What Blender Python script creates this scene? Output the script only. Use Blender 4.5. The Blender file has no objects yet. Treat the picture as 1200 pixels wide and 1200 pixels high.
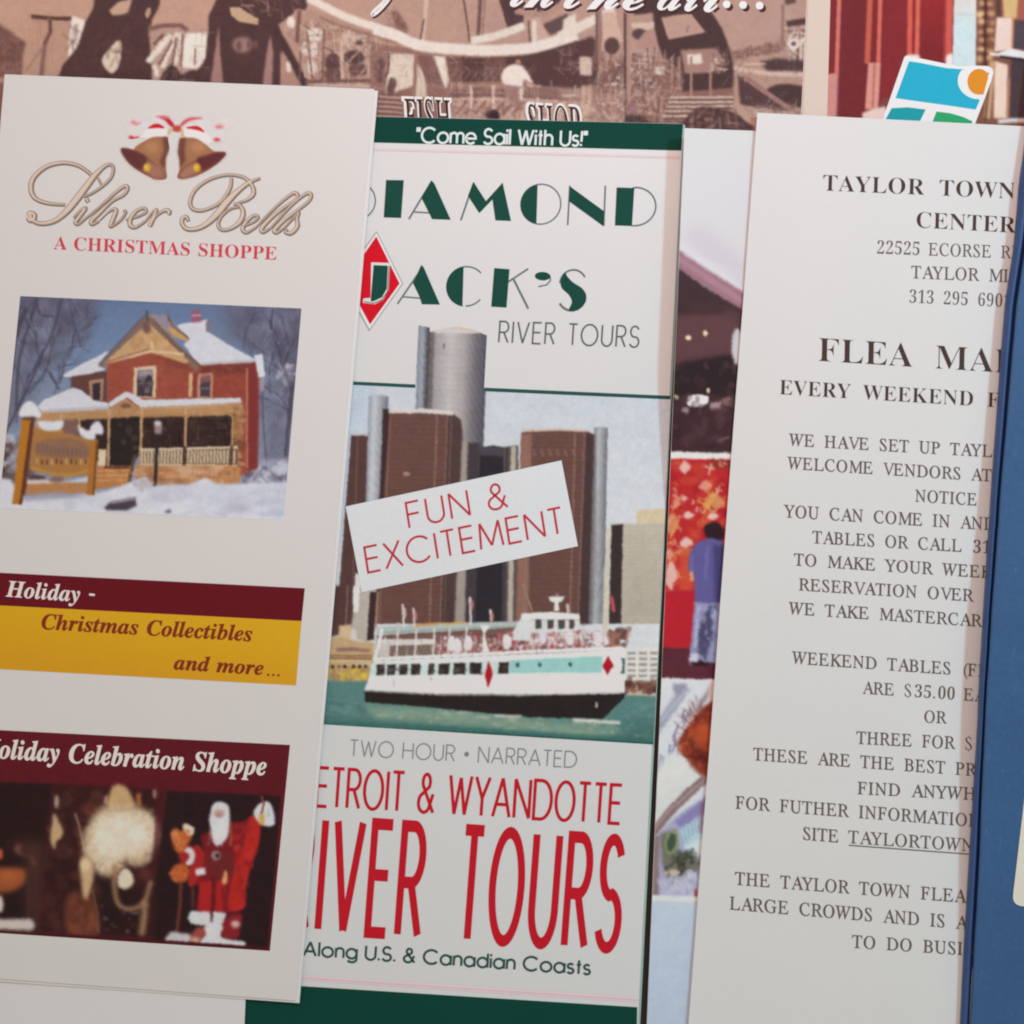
import bpy, math, random
import numpy as np
from mathutils import Vector, Matrix

random.seed(7)
rng = np.random.default_rng(7)
S = bpy.context.scene
COL = S.collection

# ------------------------------------------------------------------ camera
FPX = 1667.0                        # focal length in pixels of a 1200 px frame
DIST = 0.38                         # metres from the lens to the papers
TILT = math.radians(3.5)            # the phone is held slightly off square
cam_d = bpy.data.cameras.new('camera')
cam_d.sensor_width = 36.0
cam_d.sensor_fit = 'HORIZONTAL'
cam_d.lens = 36.0 * FPX / 1200.0
cam_d.clip_start = 0.01
cam_d.clip_end = 10.0
cam = bpy.data.objects.new('camera', cam_d)
cam.location = (DIST * math.sin(TILT), 0.0, DIST * math.cos(TILT))
cam.rotation_euler = (0.0, TILT, 0.0)
COL.objects.link(cam)
S.camera = cam

# ------------------------------------------------------------------ light
world = bpy.data.worlds.new('World')
S.world = world
world.use_nodes = True
bg = world.node_tree.nodes['Background']
bg.inputs[0].default_value = (1.0, 0.865, 0.70, 1.0)
bg.inputs[1].default_value = 0.395

def area(name, loc, target, size, energy, color):
    d = bpy.data.lights.new(name, 'AREA')
    d.shape = 'DISK'
    d.size = size
    d.energy = energy
    d.color = color
    o = bpy.data.objects.new(name, d)
    o.location = loc
    o.rotation_euler = (Vector(target) - Vector(loc)).to_track_quat('-Z', 'Y').to_euler()
    COL.objects.link(o)
    return o

area('window_light', (0.62, 0.36, 0.60), (0, 0, 0), 0.09, 3.3, (0.37, 0.79, 1.0))
area('added_top_light', (0.02, 0.27, 0.36), (0.0, 0.03, 0), 0.22, 0.72, (1.0, 0.68, 0.675))  # soft warm lamp added close above the top edge for the brightness gradient

S.view_settings.view_transform = 'Standard'
S.view_settings.look = 'None'
S.view_settings.exposure = 0.12
S.view_settings.gamma = 1.0
S.view_settings.use_curve_mapping = False
S.render.engine = 'CYCLES'
S.cycles.filter_width = 2.1
S.cycles.max_bounces = 6

# ------------------------------------------------------------------ helpers
CM = cam.rotation_euler.to_matrix()
CMN = np.array(CM)
CLOC = np.array(cam.location)

def P(px, py, z):
    """points of the table top seen at photograph position px, py (1200 px frame), at height z"""
    px = np.asarray(px, float); py = np.asarray(py, float); z = np.asarray(z, float)
    d = np.stack([(px - 600) / FPX, (600 - py) / FPX, -np.ones_like(px)], -1) @ CMN.T
    t = (z - CLOC[2]) / d[..., 2]
    return CLOC + d * t[..., None]

def lin(c):
    c = np.asarray(c, float) / 255.0
    return np.where(c <= 0.04045, c / 12.92, ((c + 0.055) / 1.055) ** 2.4)

PAPER = lin((206, 202, 198))
def ink_rgb(c):
    """reflectance of an ink: how bright it looks next to the white paper (0.8)"""
    return np.clip(lin(c) / PAPER * 0.80, 0.004, 0.9)

def smooth01(t):
    t = min(max(t, 0.0), 1.0)
    return t * t * (3 - 2 * t)

MATS = {}
def paper_mat(name, rgb, rough=0.5, coat=0.0, mottle=0.02, spec=0.35):
    if name in MATS: return MATS[name]
    m = bpy.data.materials.new(name)
    m.use_nodes = True
    nt = m.node_tree
    b = nt.nodes['Principled BSDF']
    b.inputs['Roughness'].default_value = rough
    b.inputs['Specular IOR Level'].default_value = spec
    b.inputs['Coat Weight'].default_value = coat
    b.inputs['Coat Roughness'].default_value = 0.35
    tc = nt.nodes.new('ShaderNodeTexCoord')
    n = nt.nodes.new('ShaderNodeTexNoise')
    n.inputs['Scale'].default_value = 900.0
    n.inputs['Detail'].default_value = 4.0
    n2 = nt.nodes.new('ShaderNodeTexNoise')
    n2.inputs['Scale'].default_value = 45.0
    n2.inputs['Detail'].default_value = 3.0
    mx = nt.nodes.new('ShaderNodeMix'); mx.data_type = 'RGBA'
    nt.links.new(tc.outputs['Object'], n.inputs['Vector'])
    nt.links.new(tc.outputs['Object'], n2.inputs['Vector'])
    ad = nt.nodes.new('ShaderNodeMath'); ad.operation = 'ADD'
    hv = nt.nodes.new('ShaderNodeMath'); hv.operation = 'MULTIPLY'; hv.inputs[1].default_value = 0.5
    nt.links.new(n.outputs['Fac'], ad.inputs[0]); nt.links.new(n2.outputs['Fac'], ad.inputs[1])
    nt.links.new(ad.outputs[0], hv.inputs[0])
    nt.links.new(hv.outputs[0], mx.inputs['Factor'])
    lo = [max(0, v * (1 - 2.5 * mottle)) for v in rgb]; hi = [min(1, v * (1 + 2.5 * mottle)) for v in rgb]
    mx.inputs['A'].default_value = (*lo, 1); mx.inputs['B'].default_value = (*hi, 1)
    nt.links.new(mx.outputs['Result'], b.inputs['Base Color'])
    bp = nt.nodes.new('ShaderNodeBump'); bp.inputs['Strength'].default_value = 0.06
    bp.inputs['Distance'].default_value = 0.0002
    nt.links.new(n.outputs['Fac'], bp.inputs['Height'])
    nt.links.new(bp.outputs['Normal'], b.inputs['Normal'])
    MATS[name] = m
    return m

def ink_mat(c, rough=0.6):
    return paper_mat('ink_%d_%d_%d' % tuple(c), ink_rgb(c), rough, 0.0, 0.035, 0.05)

def photo_mat():
    if 'photo_print' in MATS: return MATS['photo_print']
    m = bpy.data.materials.new('photo_print')
    m.use_nodes = True
    nt = m.node_tree
    b = nt.nodes['Principled BSDF']
    b.inputs['Roughness'].default_value = 0.55
    b.inputs['Specular IOR Level'].default_value = 0.08
    at = nt.nodes.new('ShaderNodeAttribute'); at.attribute_name = 'print'
    tc = nt.nodes.new('ShaderNodeTexCoord')
    n = nt.nodes.new('ShaderNodeTexNoise'); n.inputs['Scale'].default_value = 2600.0
    n.inputs['Detail'].default_value = 2.0
    nt.links.new(tc.outputs['Object'], n.inputs['Vector'])
    mr = nt.nodes.new('ShaderNodeMapRange')
    mr.inputs['To Min'].default_value = 0.965; mr.inputs['To Max'].default_value = 1.035
    nt.links.new(n.outputs['Fac'], mr.inputs['Value'])
    mx = nt.nodes.new('ShaderNodeMix'); mx.data_type = 'RGBA'; mx.blend_type = 'MULTIPLY'
    mx.inputs['Factor'].default_value = 1.0
    nt.links.new(at.outputs['Color'], mx.inputs['A'])
    nt.links.new(mr.outputs['Result'], mx.inputs['B'])
    nt.links.new(mx.outputs['Result'], b.inputs['Base Color'])
    MATS['photo_print'] = m
    return m

def link(name, verts, faces, mats, parent=None, mat_idx=None, smooth=False):
    me = bpy.data.meshes.new(name)
    me.from_pydata([tuple(v) for v in verts], [], faces)
    for m in mats: me.materials.append(m)
    if mat_idx is not None: me.polygons.foreach_set('material_index', mat_idx)
    if smooth: me.polygons.foreach_set('use_smooth', [True] * len(me.polygons))
    me.update()
    o = bpy.data.objects.new(name, me)
    COL.objects.link(o)
    if parent is not None: o.parent = parent
    return o

def tag(o, label, cat=None, group=None):
    o['label'] = label
    if cat: o['category'] = cat
    if group: o['group'] = group
    return o

def thing(name, label, cat, px, py, z):
    o = bpy.data.objects.new(name, None)
    o.empty_display_size = 0.01
    o.location = P(px, py, z)
    COL.objects.link(o)
    bpy.context.view_layer.update()
    return tag(o, label, cat)

def attach(o, par):
    """meshes are built at their place in the world; parts keep it under their thing"""
    o.parent = par
    o.matrix_parent_inverse = Matrix.Translation(-Vector(par.location)) if par.type == 'EMPTY' else Matrix.Identity(4)
    return o

def bil(q, u, v):
    q = np.asarray(q, float)
    u = u[..., None]; v = v[..., None]
    return (q[0] * (1 - u) + q[1] * u) * (1 - v) + (q[3] * (1 - u) + q[2] * u) * v

def leaf(name, root, quad, zf, thick, mat, nu=40, nv=80, rag=0.25):
    """one sheet of paper with real thickness: quad = corners TL TR BR BL, zf = height of its top"""
    U, V = np.meshgrid(np.linspace(0, 1, nu + 1), np.linspace(0, 1, nv + 1))
    pt = bil(quad, U, V)
    r = np.random.default_rng(len(name) + int(quad[0][0]) % 97)
    # the cut edges are never perfectly straight
    wob = np.cumsum(r.normal(0, 1, (2, nv + 1)), 1); wob -= np.linspace(0, 1, nv + 1) * wob[:, -1:]
    wob *= rag / max(1e-6, np.abs(wob).max())
    pt[:, 0, 0] += wob[0]; pt[:, -1, 0] += wob[1]
    z = np.vectorize(zf)(pt[..., 0], pt[..., 1])
    top = P(pt[..., 0], pt[..., 1], z)
    bot = top.copy(); bot[..., 2] -= thick
    W = nu + 1; N = W * (nv + 1)
    verts = np.concatenate([top.reshape(-1, 3), bot.reshape(-1, 3)])
    f = []
    for j in range(nv):
        for i in range(nu):
            a = j * W + i
            f.append((a, a + W, a + W + 1, a + 1))
            f.append((N + a, N + a + 1, N + a + W + 1, N + a + W))
    for i in range(nu):
        a = i; f.append((a, a + 1, N + a + 1, N + a))
        a = nv * W + i; f.append((a + 1, a, N + a, N + a + 1))
    for j in range(nv):
        a = j * W; f.append((a + W, a, N + a, N + a + W))
        a = j * W + nu; f.append((a, a + W, N + a + W, N + a))
    return attach(link(name, verts, f, [mat]), root)

# ------------------------------------------------------------------ flat printed shapes (ink on a sheet)
def fill_mesh(polys, offset=0.0):
    """triangles of a set of closed outlines (holes by even-odd)"""
    cu = bpy.data.curves.new('outline', 'CURVE')
    cu.dimensions = '2D'; cu.fill_mode = 'BOTH'; cu.offset = offset
    for p in polys:
        sp = cu.splines.new('POLY'); sp.points.add(len(p) - 1)
        for i, q in enumerate(p): sp.points[i].co = (q[0], q[1], 0, 1)
        sp.use_cyclic_u = True
    ob = bpy.data.objects.new('outline', cu)
    me = bpy.data.meshes.new_from_object(ob)
    v = np.array([tuple(x.co)[:2] for x in me.vertices]).reshape(-1, 2)
    f = [tuple(p.vertices) for p in me.polygons]
    bpy.data.objects.remove(ob); bpy.data.meshes.remove(me); bpy.data.curves.remove(cu)
    return v, f

def strip(pts, w):
    """a pen stroke: quads along a polyline, w = one width or one per point"""
    pts = [np.array(p, float) for p in pts]
    closed = np.hypot(*(pts[0] - pts[-1])) < 1e-6 and len(pts) > 3
    ws = w if hasattr(w, '__len__') else [w] * len(pts)
    n = len(pts); v = []
    def nrm(a, b):
        d = b - a; l = math.hypot(*d) or 1e-9
        return np.array([-d[1], d[0]]) / l
    for i in range(n):
        if closed and i in (0, n - 1): a = nrm(pts[-2], pts[0]); b = nrm(pts[0], pts[1])
        elif i == 0: a = b = nrm(pts[0], pts[1])
        elif i == n - 1: a = b = nrm(pts[-2], pts[-1])
        else: a = nrm(pts[i - 1], pts[i]); b = nrm(pts[i], pts[i + 1])
        m = (a + b) / max(0.35, 1 + float(a @ b))
        v += [pts[i] + m * ws[i] / 2, pts[i] - m * ws[i] / 2]
    f = [(2 * i, 2 * i + 1, 2 * i + 3, 2 * i + 2) for i in range(n - 1)]
    return np.array(v), f

def ink(name, root, zf, layers, off=0.00008, label=None):
    """layers = [(colour, [(verts in photograph pixels, faces), ...]), ...]: one mesh, lowest layer first"""
    V = []; F = []; MI = []; mats = []; n = 0; lift = off
    for c, pieces in layers:
        mats.append(ink_mat(c))
        for v, f in pieces:
            if len(v) == 0: continue
            z = np.array([zf(a, b) for a, b in v]) + lift
            lift += 0.0000006
            V.append(P(v[:, 0], v[:, 1], z))
            F += [tuple(i + n for i in q) for q in f]
            MI += [len(mats) - 1] * len(f)
            n += len(v)
        lift += 0.000006
    o = link(name, np.concatenate(V), F, mats, None, MI)
    # all faces look up
    me = o.data
    flip = [p.index for p in me.polygons if p.normal.z < 0]
    if flip:
        import bmesh
        bm = bmesh.new(); bm.from_mesh(me); bm.faces.ensure_lookup_table()
        bmesh.ops.reverse_faces(bm, faces=[bm.faces[i] for i in flip])
        bm.to_mesh(me); bm.free()
    if label: o['label'] = label
    return attach(o, root)

def patch(name, root, zf, quad, c, off=0.00004, nu=24, nv=24):
    U, V = np.meshgrid(np.linspace(0, 1, nu + 1), np.linspace(0, 1, nv + 1))
    pt = bil(quad, U, V).reshape(-1, 2)
    W = nu + 1
    f = [(j * W + i, j * W + W + i, j * W + W + i + 1, j * W + i + 1) for j in range(nv) for i in range(nu)]
    return ink(name, root, zf, [(c, [(pt, f)])], off)

# serif, bold, bold italic and script letters: outlines, 465 units to a capital
GLYPHS = {
  'roman': {
    '.': (210, '55,0 105,0 120,25 118,50 100,66 62,66 44,50 42,25'),
    '$': (379, '156,-9 109,-5 55,10 45,13 38,13 23,8 17,-8 5,-8 -16,146 -4,146 21,88 55,46 97,19 143,11 166,14 185,23 199,38 208,57 210,79 206,105 188,139 157,174 126,201 87,232 46,267 17,297 -2,325 -13,353 -19,386 -14,416 -1,440 20,459 49,471 85,475 117,473 147,466 171,459 182,457 196,461 203,473 216,473 233,336 223,336 202,387 174,424 140,446 102,453 71,448 51,433 43,408 47,376 56,356 72,334 117,291 157,259 199,224 240,179 265,126 270,89 265,57 251,29 227,8 195,-5|109,478 141,478 141,530 109,530|109,-66 141,-66 141,-14 109,-14'),
    '(': (240, '200,-120 215,-105 150,-30 115,80 110,180 115,280 150,390 215,465 200,480 120,400 70,290 55,180 70,70 120,-40'),
    'A': (444, '-36,0 -36,13 -1,20 22,45 190,478 214,478 389,50 409,20 444,13 444,0 264,0 264,13 299,18 309,35 302,60 262,160 92,160 59,75 52,45 62,20 104,13 104,0|103,188 251,188 177,385'),
    'B': (439, '-34,0 -34,13 -31,13 -4,17 12,27 19,45 22,73 15,385 11,420 4,434 -7,443 -48,451 -49,465 123,465 192,458 246,440 284,408 306,365 307,316 280,278 225,251 276,227 312,192 334,145 340,104 331,68 309,39 274,18 228,4 171,0|119,259 181,266 220,287 238,322 234,369 213,409 178,434 128,442 97,440 86,430 83,410 83,365 86,269 95,261|147,21 208,30 247,56 264,97 257,152 240,190 212,217 175,232 126,237 96,235 88,231 86,222 89,73 90,58 92,44 98,32 109,25'),
    'C': (471, '221,-10 165,-4 113,13 66,41 27,78 -4,125 -26,179 -35,227 -33,276 -22,322 -3,365 24,402 57,433 117,464 185,475 228,470 281,457 301,453 312,458 319,470 332,470 344,332 330,332 327,343 324,353 306,395 278,427 242,446 198,453 158,447 123,430 92,404 68,370 52,328 43,281 44,229 55,175 82,109 123,60 174,29 231,19 286,28 332,56 369,103 385,91 356,46 319,15 275,-4'),
    'D': (507, '-36,0 -35,13 -32,13 -6,16 10,26 19,43 21,73 15,385 11,419 4,433 -7,443 -49,451 -49,465 129,465 193,459 251,442 302,413 345,375 378,328 401,272 411,219 408,169 395,122 370,82 334,48 288,22 232,5 167,0|164,22 216,28 257,44 290,70 313,103 327,144 332,189 329,237 319,287 290,354 248,403 194,433 127,443 96,439 88,433 84,423 82,387 87,89 91,49 98,36 112,28 134,24'),
    'E': (454, '-34,0 -34,13 -31,13 -5,16 11,25 19,43 21,73 15,385 11,419 4,433 -7,443 -48,451 -49,465 307,465 316,364 305,364 304,367 294,394 283,414 268,427 248,436 182,442 125,442 96,439 84,426 82,396 85,260 141,260 183,264 210,275 223,296 228,326 240,326 241,161 228,161 223,187 209,220 199,229 186,234 146,237 86,237 88,83 89,62 91,47 97,36 108,28 146,24 193,24 236,26 272,34 300,48 321,67 338,94 350,128 363,128 351,0'),
    'F': (406, '-31,0 -31,13 -28,13 5,18 14,25 20,36 24,73 19,385 15,419 8,433 -4,443 -45,451 -45,465 288,465 299,355 285,355 284,361 282,367 267,403 247,425 219,437 180,441 127,441 105,440 93,435 87,418 88,373 91,258 129,258 182,264 199,272 211,284 223,325 237,325 241,156 226,156 224,173 220,190 210,212 197,226 177,233 145,235 92,235 96,69 97,56 99,44 107,29 120,19 166,12 168,0'),
    'G': (541, '248,-10 185,-4 126,13 74,42 31,80 -3,127 -25,181 -34,230 -33,278 -22,325 -3,367 23,404 57,435 118,465 191,475 238,471 282,459 319,446 338,442 358,448 368,469 380,469 390,327 378,327 349,380 308,420 258,444 201,453 145,443 100,413 68,366 49,306 45,239 56,173 86,105 130,53 187,21 251,11 284,15 312,26 330,43 336,64 333,158 332,173 330,185 322,199 310,208 260,214 260,227 453,227 453,214 417,208 407,200 403,188 401,171 401,146 406,35 333,1'),
    'H': (520, '-34,0 -34,13 -31,13 1,18 17,36 21,73 15,385 11,419 4,433 -7,443 -48,451 -49,465 137,465 137,451 135,451 109,448 93,439 85,421 82,390 84,285 86,271 94,262 111,259 283,259 298,262 302,274 300,385 296,419 289,433 277,443 236,451 236,465 421,465 421,451 416,451 392,448 377,439 369,421 366,392 373,80 374,60 376,45 383,31 395,21 436,13 437,0 251,0 251,13 253,13 286,18 296,25 302,36 306,73 303,212 303,217 302,222 294,232 276,234 105,234 89,231 85,220 88,80 89,60 91,45 98,31 110,21 151,13 152,0'),
    'I': (245, '-31,0 -31,13 -28,13 5,18 20,36 24,73 19,385 15,419 8,433 -4,443 -45,451 -45,465 142,465 143,451 137,451 113,448 98,439 90,421 88,392 93,80 97,45 104,31 116,21 157,13 157,0'),
    'K': (455, '-32,465 148,465 148,452 108,444 90,420 90,255 268,415 280,435 266,448 238,452 238,465 408,465 408,452 368,446 328,425 173,285 368,55 408,22 448,13 448,0 253,0 253,13 280,18 283,30 268,52 116,235 90,212 90,45 108,20 148,13 148,0 -32,0 -32,13 8,20 26,45 26,420 8,444 -32,452'),
    'L': (449, '-24,0 -25,13 -22,13 4,16 21,26 29,43 31,73 25,385 24,405 22,419 14,433 3,443 -39,451 -39,465 145,465 144,452 119,449 104,440 95,422 93,393 99,92 100,64 101,51 108,37 118,29 158,24 205,24 252,26 288,33 315,45 335,65 350,94 361,132 374,132 368,0'),
    'M': (575, '-20,465 100,465 260,110 418,465 536,465 536,452 495,443 482,415 482,50 495,22 536,13 536,0 368,0 368,13 408,22 420,50 420,395 246,0 234,0 62,388 62,80 70,35 88,20 120,13 120,0 -22,0 -22,13 15,20 30,40 36,80 36,405 20,440 -20,452'),
    'N': (500, '341,-11 47,373 51,84 52,60 56,43 63,29 74,20 118,13 118,0 -34,0 -34,13 -7,16 10,25 18,43 21,73 17,393 17,401 15,408 8,423 -6,438 -24,448 -43,451 -48,451 -49,465 49,465 322,108 318,381 317,405 314,422 306,436 295,445 251,451 250,465 403,465 402,451 370,447 352,429 348,392 354,-11'),
    'O': (516, '203,-10 150,-5 102,11 59,36 23,70 -5,112 -25,162 -34,207 -34,253 -27,296 -13,338 8,376 34,409 66,436 101,457 141,470 183,475 235,469 283,453 325,427 360,393 388,351 408,302 415,265 417,227 414,189 405,152 376,85 355,56 331,32 273,1|198,10 231,15 259,29 284,51 304,80 320,114 331,153 337,196 338,240 334,286 323,331 302,384 272,423 234,447 190,455 155,449 124,434 97,408 75,374 58,333 48,286 45,211 58,137 80,83 112,43 152,18'),
    'P': (403, '-34,0 -34,13 -31,13 -5,16 11,25 19,42 21,73 15,385 11,419 4,434 -7,443 -48,451 -49,465 134,465 198,458 247,439 283,406 305,361 310,323 302,289 282,261 251,240 209,227 157,222 95,222 88,220 86,214 89,64 90,55 92,46 100,30 113,20 161,13 161,0|123,242 182,251 218,275 234,313 228,364 212,400 189,425 157,440 116,445 100,443 90,438 84,426 83,405 85,263 87,253 94,244'),
    'R': (451, '-34,0 -34,13 -31,13 -4,17 12,27 19,45 22,73 15,385 11,420 4,434 -7,443 -48,451 -49,465 148,465 212,458 262,438 298,406 319,364 320,307 288,264 222,235 327,85 372,31 393,18 415,13 418,13 418,0 314,0 155,228 141,228 110,229 86,231 89,89 93,46 101,30 112,20 129,15 151,13 158,13 158,0|131,250 190,257 229,280 246,316 242,363 219,407 180,434 124,443 98,440 86,427 83,398 85,253 107,251'),
    'S': (369, '156,-9 109,-5 55,10 45,13 38,13 23,8 17,-8 5,-8 -16,146 -4,146 21,88 55,46 97,19 143,11 166,14 185,23 199,38 208,57 210,79 206,105 188,139 157,174 126,201 87,232 46,267 17,297 -2,325 -13,353 -19,386 -14,416 -1,440 20,459 49,471 85,475 117,473 147,466 171,459 182,457 196,461 203,473 216,473 233,336 223,336 202,387 174,424 140,446 102,453 71,448 51,433 43,408 47,376 56,356 72,334 117,291 157,259 199,224 240,179 265,126 270,89 265,57 251,29 227,8 195,-5'),
    'T': (420, '50,0 49,13 54,13 91,19 102,28 109,41 113,89 109,417 107,429 100,438 86,441 68,441 30,438 2,432 -18,420 -31,404 -39,381 -42,352 -57,353 -59,465 327,465 339,350 326,350 324,361 321,371 307,404 289,425 261,437 220,441 192,441 180,437 177,423 181,93 186,43 193,28 206,19 253,13 261,13 261,0'),
    'U': (491, '203,-10 139,-2 85,24 44,63 19,113 12,181 8,388 5,420 -3,435 -15,444 -62,452 -62,465 134,465 135,452 128,452 101,448 85,436 77,414 75,381 80,193 82,142 87,109 104,73 131,46 167,29 209,23 245,27 273,38 295,55 309,79 317,118 318,181 315,355 308,412 300,431 288,443 270,449 243,452 242,465 399,465 400,452 391,452 361,444 347,420 344,396 344,357 349,163 346,106 336,62 317,29 289,7 251,-6'),
    'V': (425, '-38,465 122,465 122,452 80,444 74,430 80,408 212,85 334,400 342,430 330,446 297,452 297,465 432,465 432,452 397,443 374,410 210,-8 194,-8 24,410 4,442 -38,452'),
    'W': (592, '85,-10 -14,394 -24,422 -39,439 -60,449 -90,453 -91,465 96,465 96,453 90,453 65,449 51,439 48,419 54,387 120,116 219,355 210,396 200,422 186,439 168,449 142,452 138,452 137,465 315,465 314,452 282,447 274,439 272,425 279,378 342,120 438,372 447,406 447,431 430,446 392,452 393,465 534,465 535,452 533,452 515,448 500,434 473,381 322,-10 309,-10 231,310 98,-10'),
    'Y': (412, '48,0 49,12 90,18 101,25 108,34 111,66 109,201 0,366 -39,418 -56,434 -74,444 -116,451 -116,465 85,465 84,451 45,445 38,437 39,423 45,409 54,393 157,235 230,358 251,400 255,427 249,438 236,445 218,449 193,451 192,465 352,465 353,450 335,446 318,433 282,383 176,205 179,66 179,53 181,40 189,26 203,17 254,12 254,0'),
    '0': (375, '188,-7 133,1 91,24 60,61 39,111 27,171 23,241 27,311 39,371 60,420 91,456 133,479 189,486 242,479 283,456 314,419 336,370 348,310 353,240 348,171 336,110 314,61 283,24 241,1|188,37 219,50 237,91 246,155 248,240 246,326 237,390 219,429 189,443 157,429 139,390 130,326 127,240 130,155 139,91 157,50'),
    '1': (375, '65,0 65,36 120,36 135,38 146,45 152,58 154,79 154,416 108,365 87,351 67,346 52,349 40,359 31,375 28,396 74,412 132,447 179,482 254,482 254,79 261,47 271,38 288,36 343,36 343,0'),
    '2': (375, '24,0 24,69 123,171 187,245 206,277 218,307 224,338 226,371 223,405 212,427 196,441 174,445 145,438 126,416 116,380 112,329 77,333 50,344 32,365 26,396 30,419 43,441 63,459 92,474 129,483 174,486 240,479 288,456 318,421 328,375 319,329 291,281 238,220 154,138 87,74 244,74 263,77 279,86 292,101 300,120 305,141 345,141 341,0'),
    '3': (375, '163,-7 117,-4 81,5 53,18 34,35 23,54 19,74 23,96 36,113 54,123 76,126 82,89 99,62 125,46 158,40 180,42 199,49 216,61 230,79 238,105 241,139 234,174 214,202 181,221 137,227 95,227 95,269 140,269 178,275 204,296 220,327 225,367 221,400 211,424 193,440 169,445 148,441 133,430 122,413 116,391 111,341 75,345 47,356 30,374 24,401 34,434 62,461 108,480 173,486 237,479 286,458 317,423 328,377 320,335 298,301 265,275 225,256 279,238 305,222 326,201 340,174 345,138 341,101 329,70 312,44 288,25 261,10 230,1'),
    '5': (375, '165,-7 119,-4 84,5 58,18 40,35 30,54 27,75 31,95 42,109 59,118 81,121 88,83 97,66 111,52 130,43 154,40 176,43 195,50 212,63 226,83 234,111 237,148 231,192 213,223 184,241 146,247 103,243 71,235 40,247 62,480 316,480 319,357 281,357 275,380 267,399 258,404 244,406 105,406 94,281 126,288 168,291 238,282 293,256 328,211 340,148 336,108 324,75 306,48 282,27 255,12 226,1'),
    '6': (375, '197,-7 150,-1 109,18 76,49 51,93 35,151 30,222 33,275 42,325 57,370 77,409 104,441 137,466 176,481 222,486 261,484 291,476 313,464 329,449 338,431 340,412 336,393 322,376 298,364 260,360 256,400 243,434 232,443 216,447 180,435 152,401 134,345 125,269 161,286 186,292 218,294 273,285 315,258 343,214 352,155 342,90 313,38 264,5|199,38 222,44 239,64 251,98 255,148 250,196 238,228 219,247 193,253 174,251 154,243 125,221 131,138 147,81 170,48'),
    '9': (375, '152,-7 116,-4 88,4 67,17 53,33 45,51 42,69 44,83 50,94 61,102 75,107 87,80 103,56 126,41 156,36 205,57 237,122 251,230 234,212 212,198 186,188 155,185 103,194 60,220 33,264 24,324 28,369 42,409 64,441 95,466 133,481 177,486 223,480 264,463 298,433 323,390 340,332 345,261 343,207 334,157 321,111 301,72 274,39 241,14 200,-2|184,233 206,236 224,245 239,260 251,278 245,352 231,403 209,432 181,441 156,434 137,413 125,377 121,328 128,275 149,244'),
  },
  'bold': {
    'A': (437, '-9,0 -9,18 9,21 24,30 36,47 49,75 206,466 224,465 384,87 411,34 425,22 443,18 443,0 229,0 229,18 270,25 283,46 273,81 253,132 103,132 79,71 76,59 75,48 87,26 124,18 128,18 128,0|113,161 242,161 177,319'),
    'C': (468, '257,-11 193,-3 137,20 91,56 56,104 34,162 26,228 34,294 56,351 92,399 139,435 195,458 259,465 309,459 367,440 388,435 408,443 419,465 437,465 437,308 420,308 392,364 356,407 313,434 265,443 212,430 174,389 151,321 144,226 152,138 177,74 219,36 278,24 318,29 358,45 395,71 428,106 447,89 395,33 332,0'),
    'D': (496, '20,0 20,17 47,21 63,30 71,46 74,75 74,374 71,407 61,426 43,435 15,439 15,455 222,455 296,449 357,429 405,396 440,351 461,295 468,228 459,146 430,82 382,36 315,9 228,0|222,24 279,37 319,75 343,139 351,229 343,318 319,382 279,420 223,433 202,431 190,423 184,409 182,385 182,72 184,48 190,34 202,27'),
    'E': (442, '14,0 14,17 44,20 62,30 72,48 75,78 75,369 72,405 62,425 44,435 16,439 16,455 399,455 399,320 383,320 369,373 340,406 295,424 232,430 200,428 191,424 186,417 183,388 183,246 193,246 232,252 259,269 277,300 288,345 304,345 304,118 287,118 282,154 273,181 259,201 241,213 216,220 185,222 183,222 183,67 185,47 192,35 206,29 230,28 276,30 313,39 345,53 371,75 393,105 411,143 430,143 402,0'),
    'F': (404, '15,0 15,17 45,23 62,34 72,53 75,84 75,375 71,405 61,423 43,433 14,439 14,455 394,455 394,320 377,320 369,357 355,385 336,406 310,420 275,428 230,431 200,429 186,421 182,398 182,247 190,247 229,253 256,270 274,301 284,347 302,347 302,118 285,118 274,168 257,200 229,218 189,224 182,224 182,81 188,43 196,31 210,24 257,17 257,0'),
    'H': (523, '15,0 15,17 45,22 62,32 72,50 75,81 75,379 71,406 62,424 44,434 16,439 16,455 242,455 242,439 204,432 193,425 187,415 182,379 182,251 342,251 342,379 337,415 331,425 320,432 282,439 282,455 507,455 507,439 478,434 461,424 452,407 449,379 449,81 452,52 461,33 478,22 507,17 507,0 282,0 282,17 311,21 329,31 339,49 342,81 342,221 182,221 182,81 185,50 194,32 212,22 242,17 242,0'),
    'I': (261, '13,0 13,17 42,23 61,32 72,49 75,75 75,387 72,412 63,427 45,435 13,439 13,455 244,455 244,439 214,435 196,427 186,412 183,387 183,77 187,44 194,34 206,26 246,17 246,0'),
    'K': (510, '16,0 16,17 45,22 63,32 72,50 75,81 75,379 72,406 63,424 45,434 17,439 17,455 242,455 242,439 205,432 194,425 187,415 183,379 183,234 321,373 342,398 349,418 334,434 291,439 291,455 486,455 486,439 477,439 415,419 345,361 271,285 463,46 487,25 519,17 519,0 281,0 281,17 306,18 322,21 331,27 334,34 329,47 316,66 199,214 183,198 183,81 186,50 195,32 213,22 242,17 242,0'),
    'L': (426, '15,0 15,17 45,22 62,32 72,50 75,81 75,379 71,407 62,425 44,434 16,439 16,455 250,455 250,439 208,434 196,427 188,416 182,379 182,83 185,47 191,37 200,31 234,28 278,31 315,40 345,56 370,80 391,112 409,154 427,154 402,0'),
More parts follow.
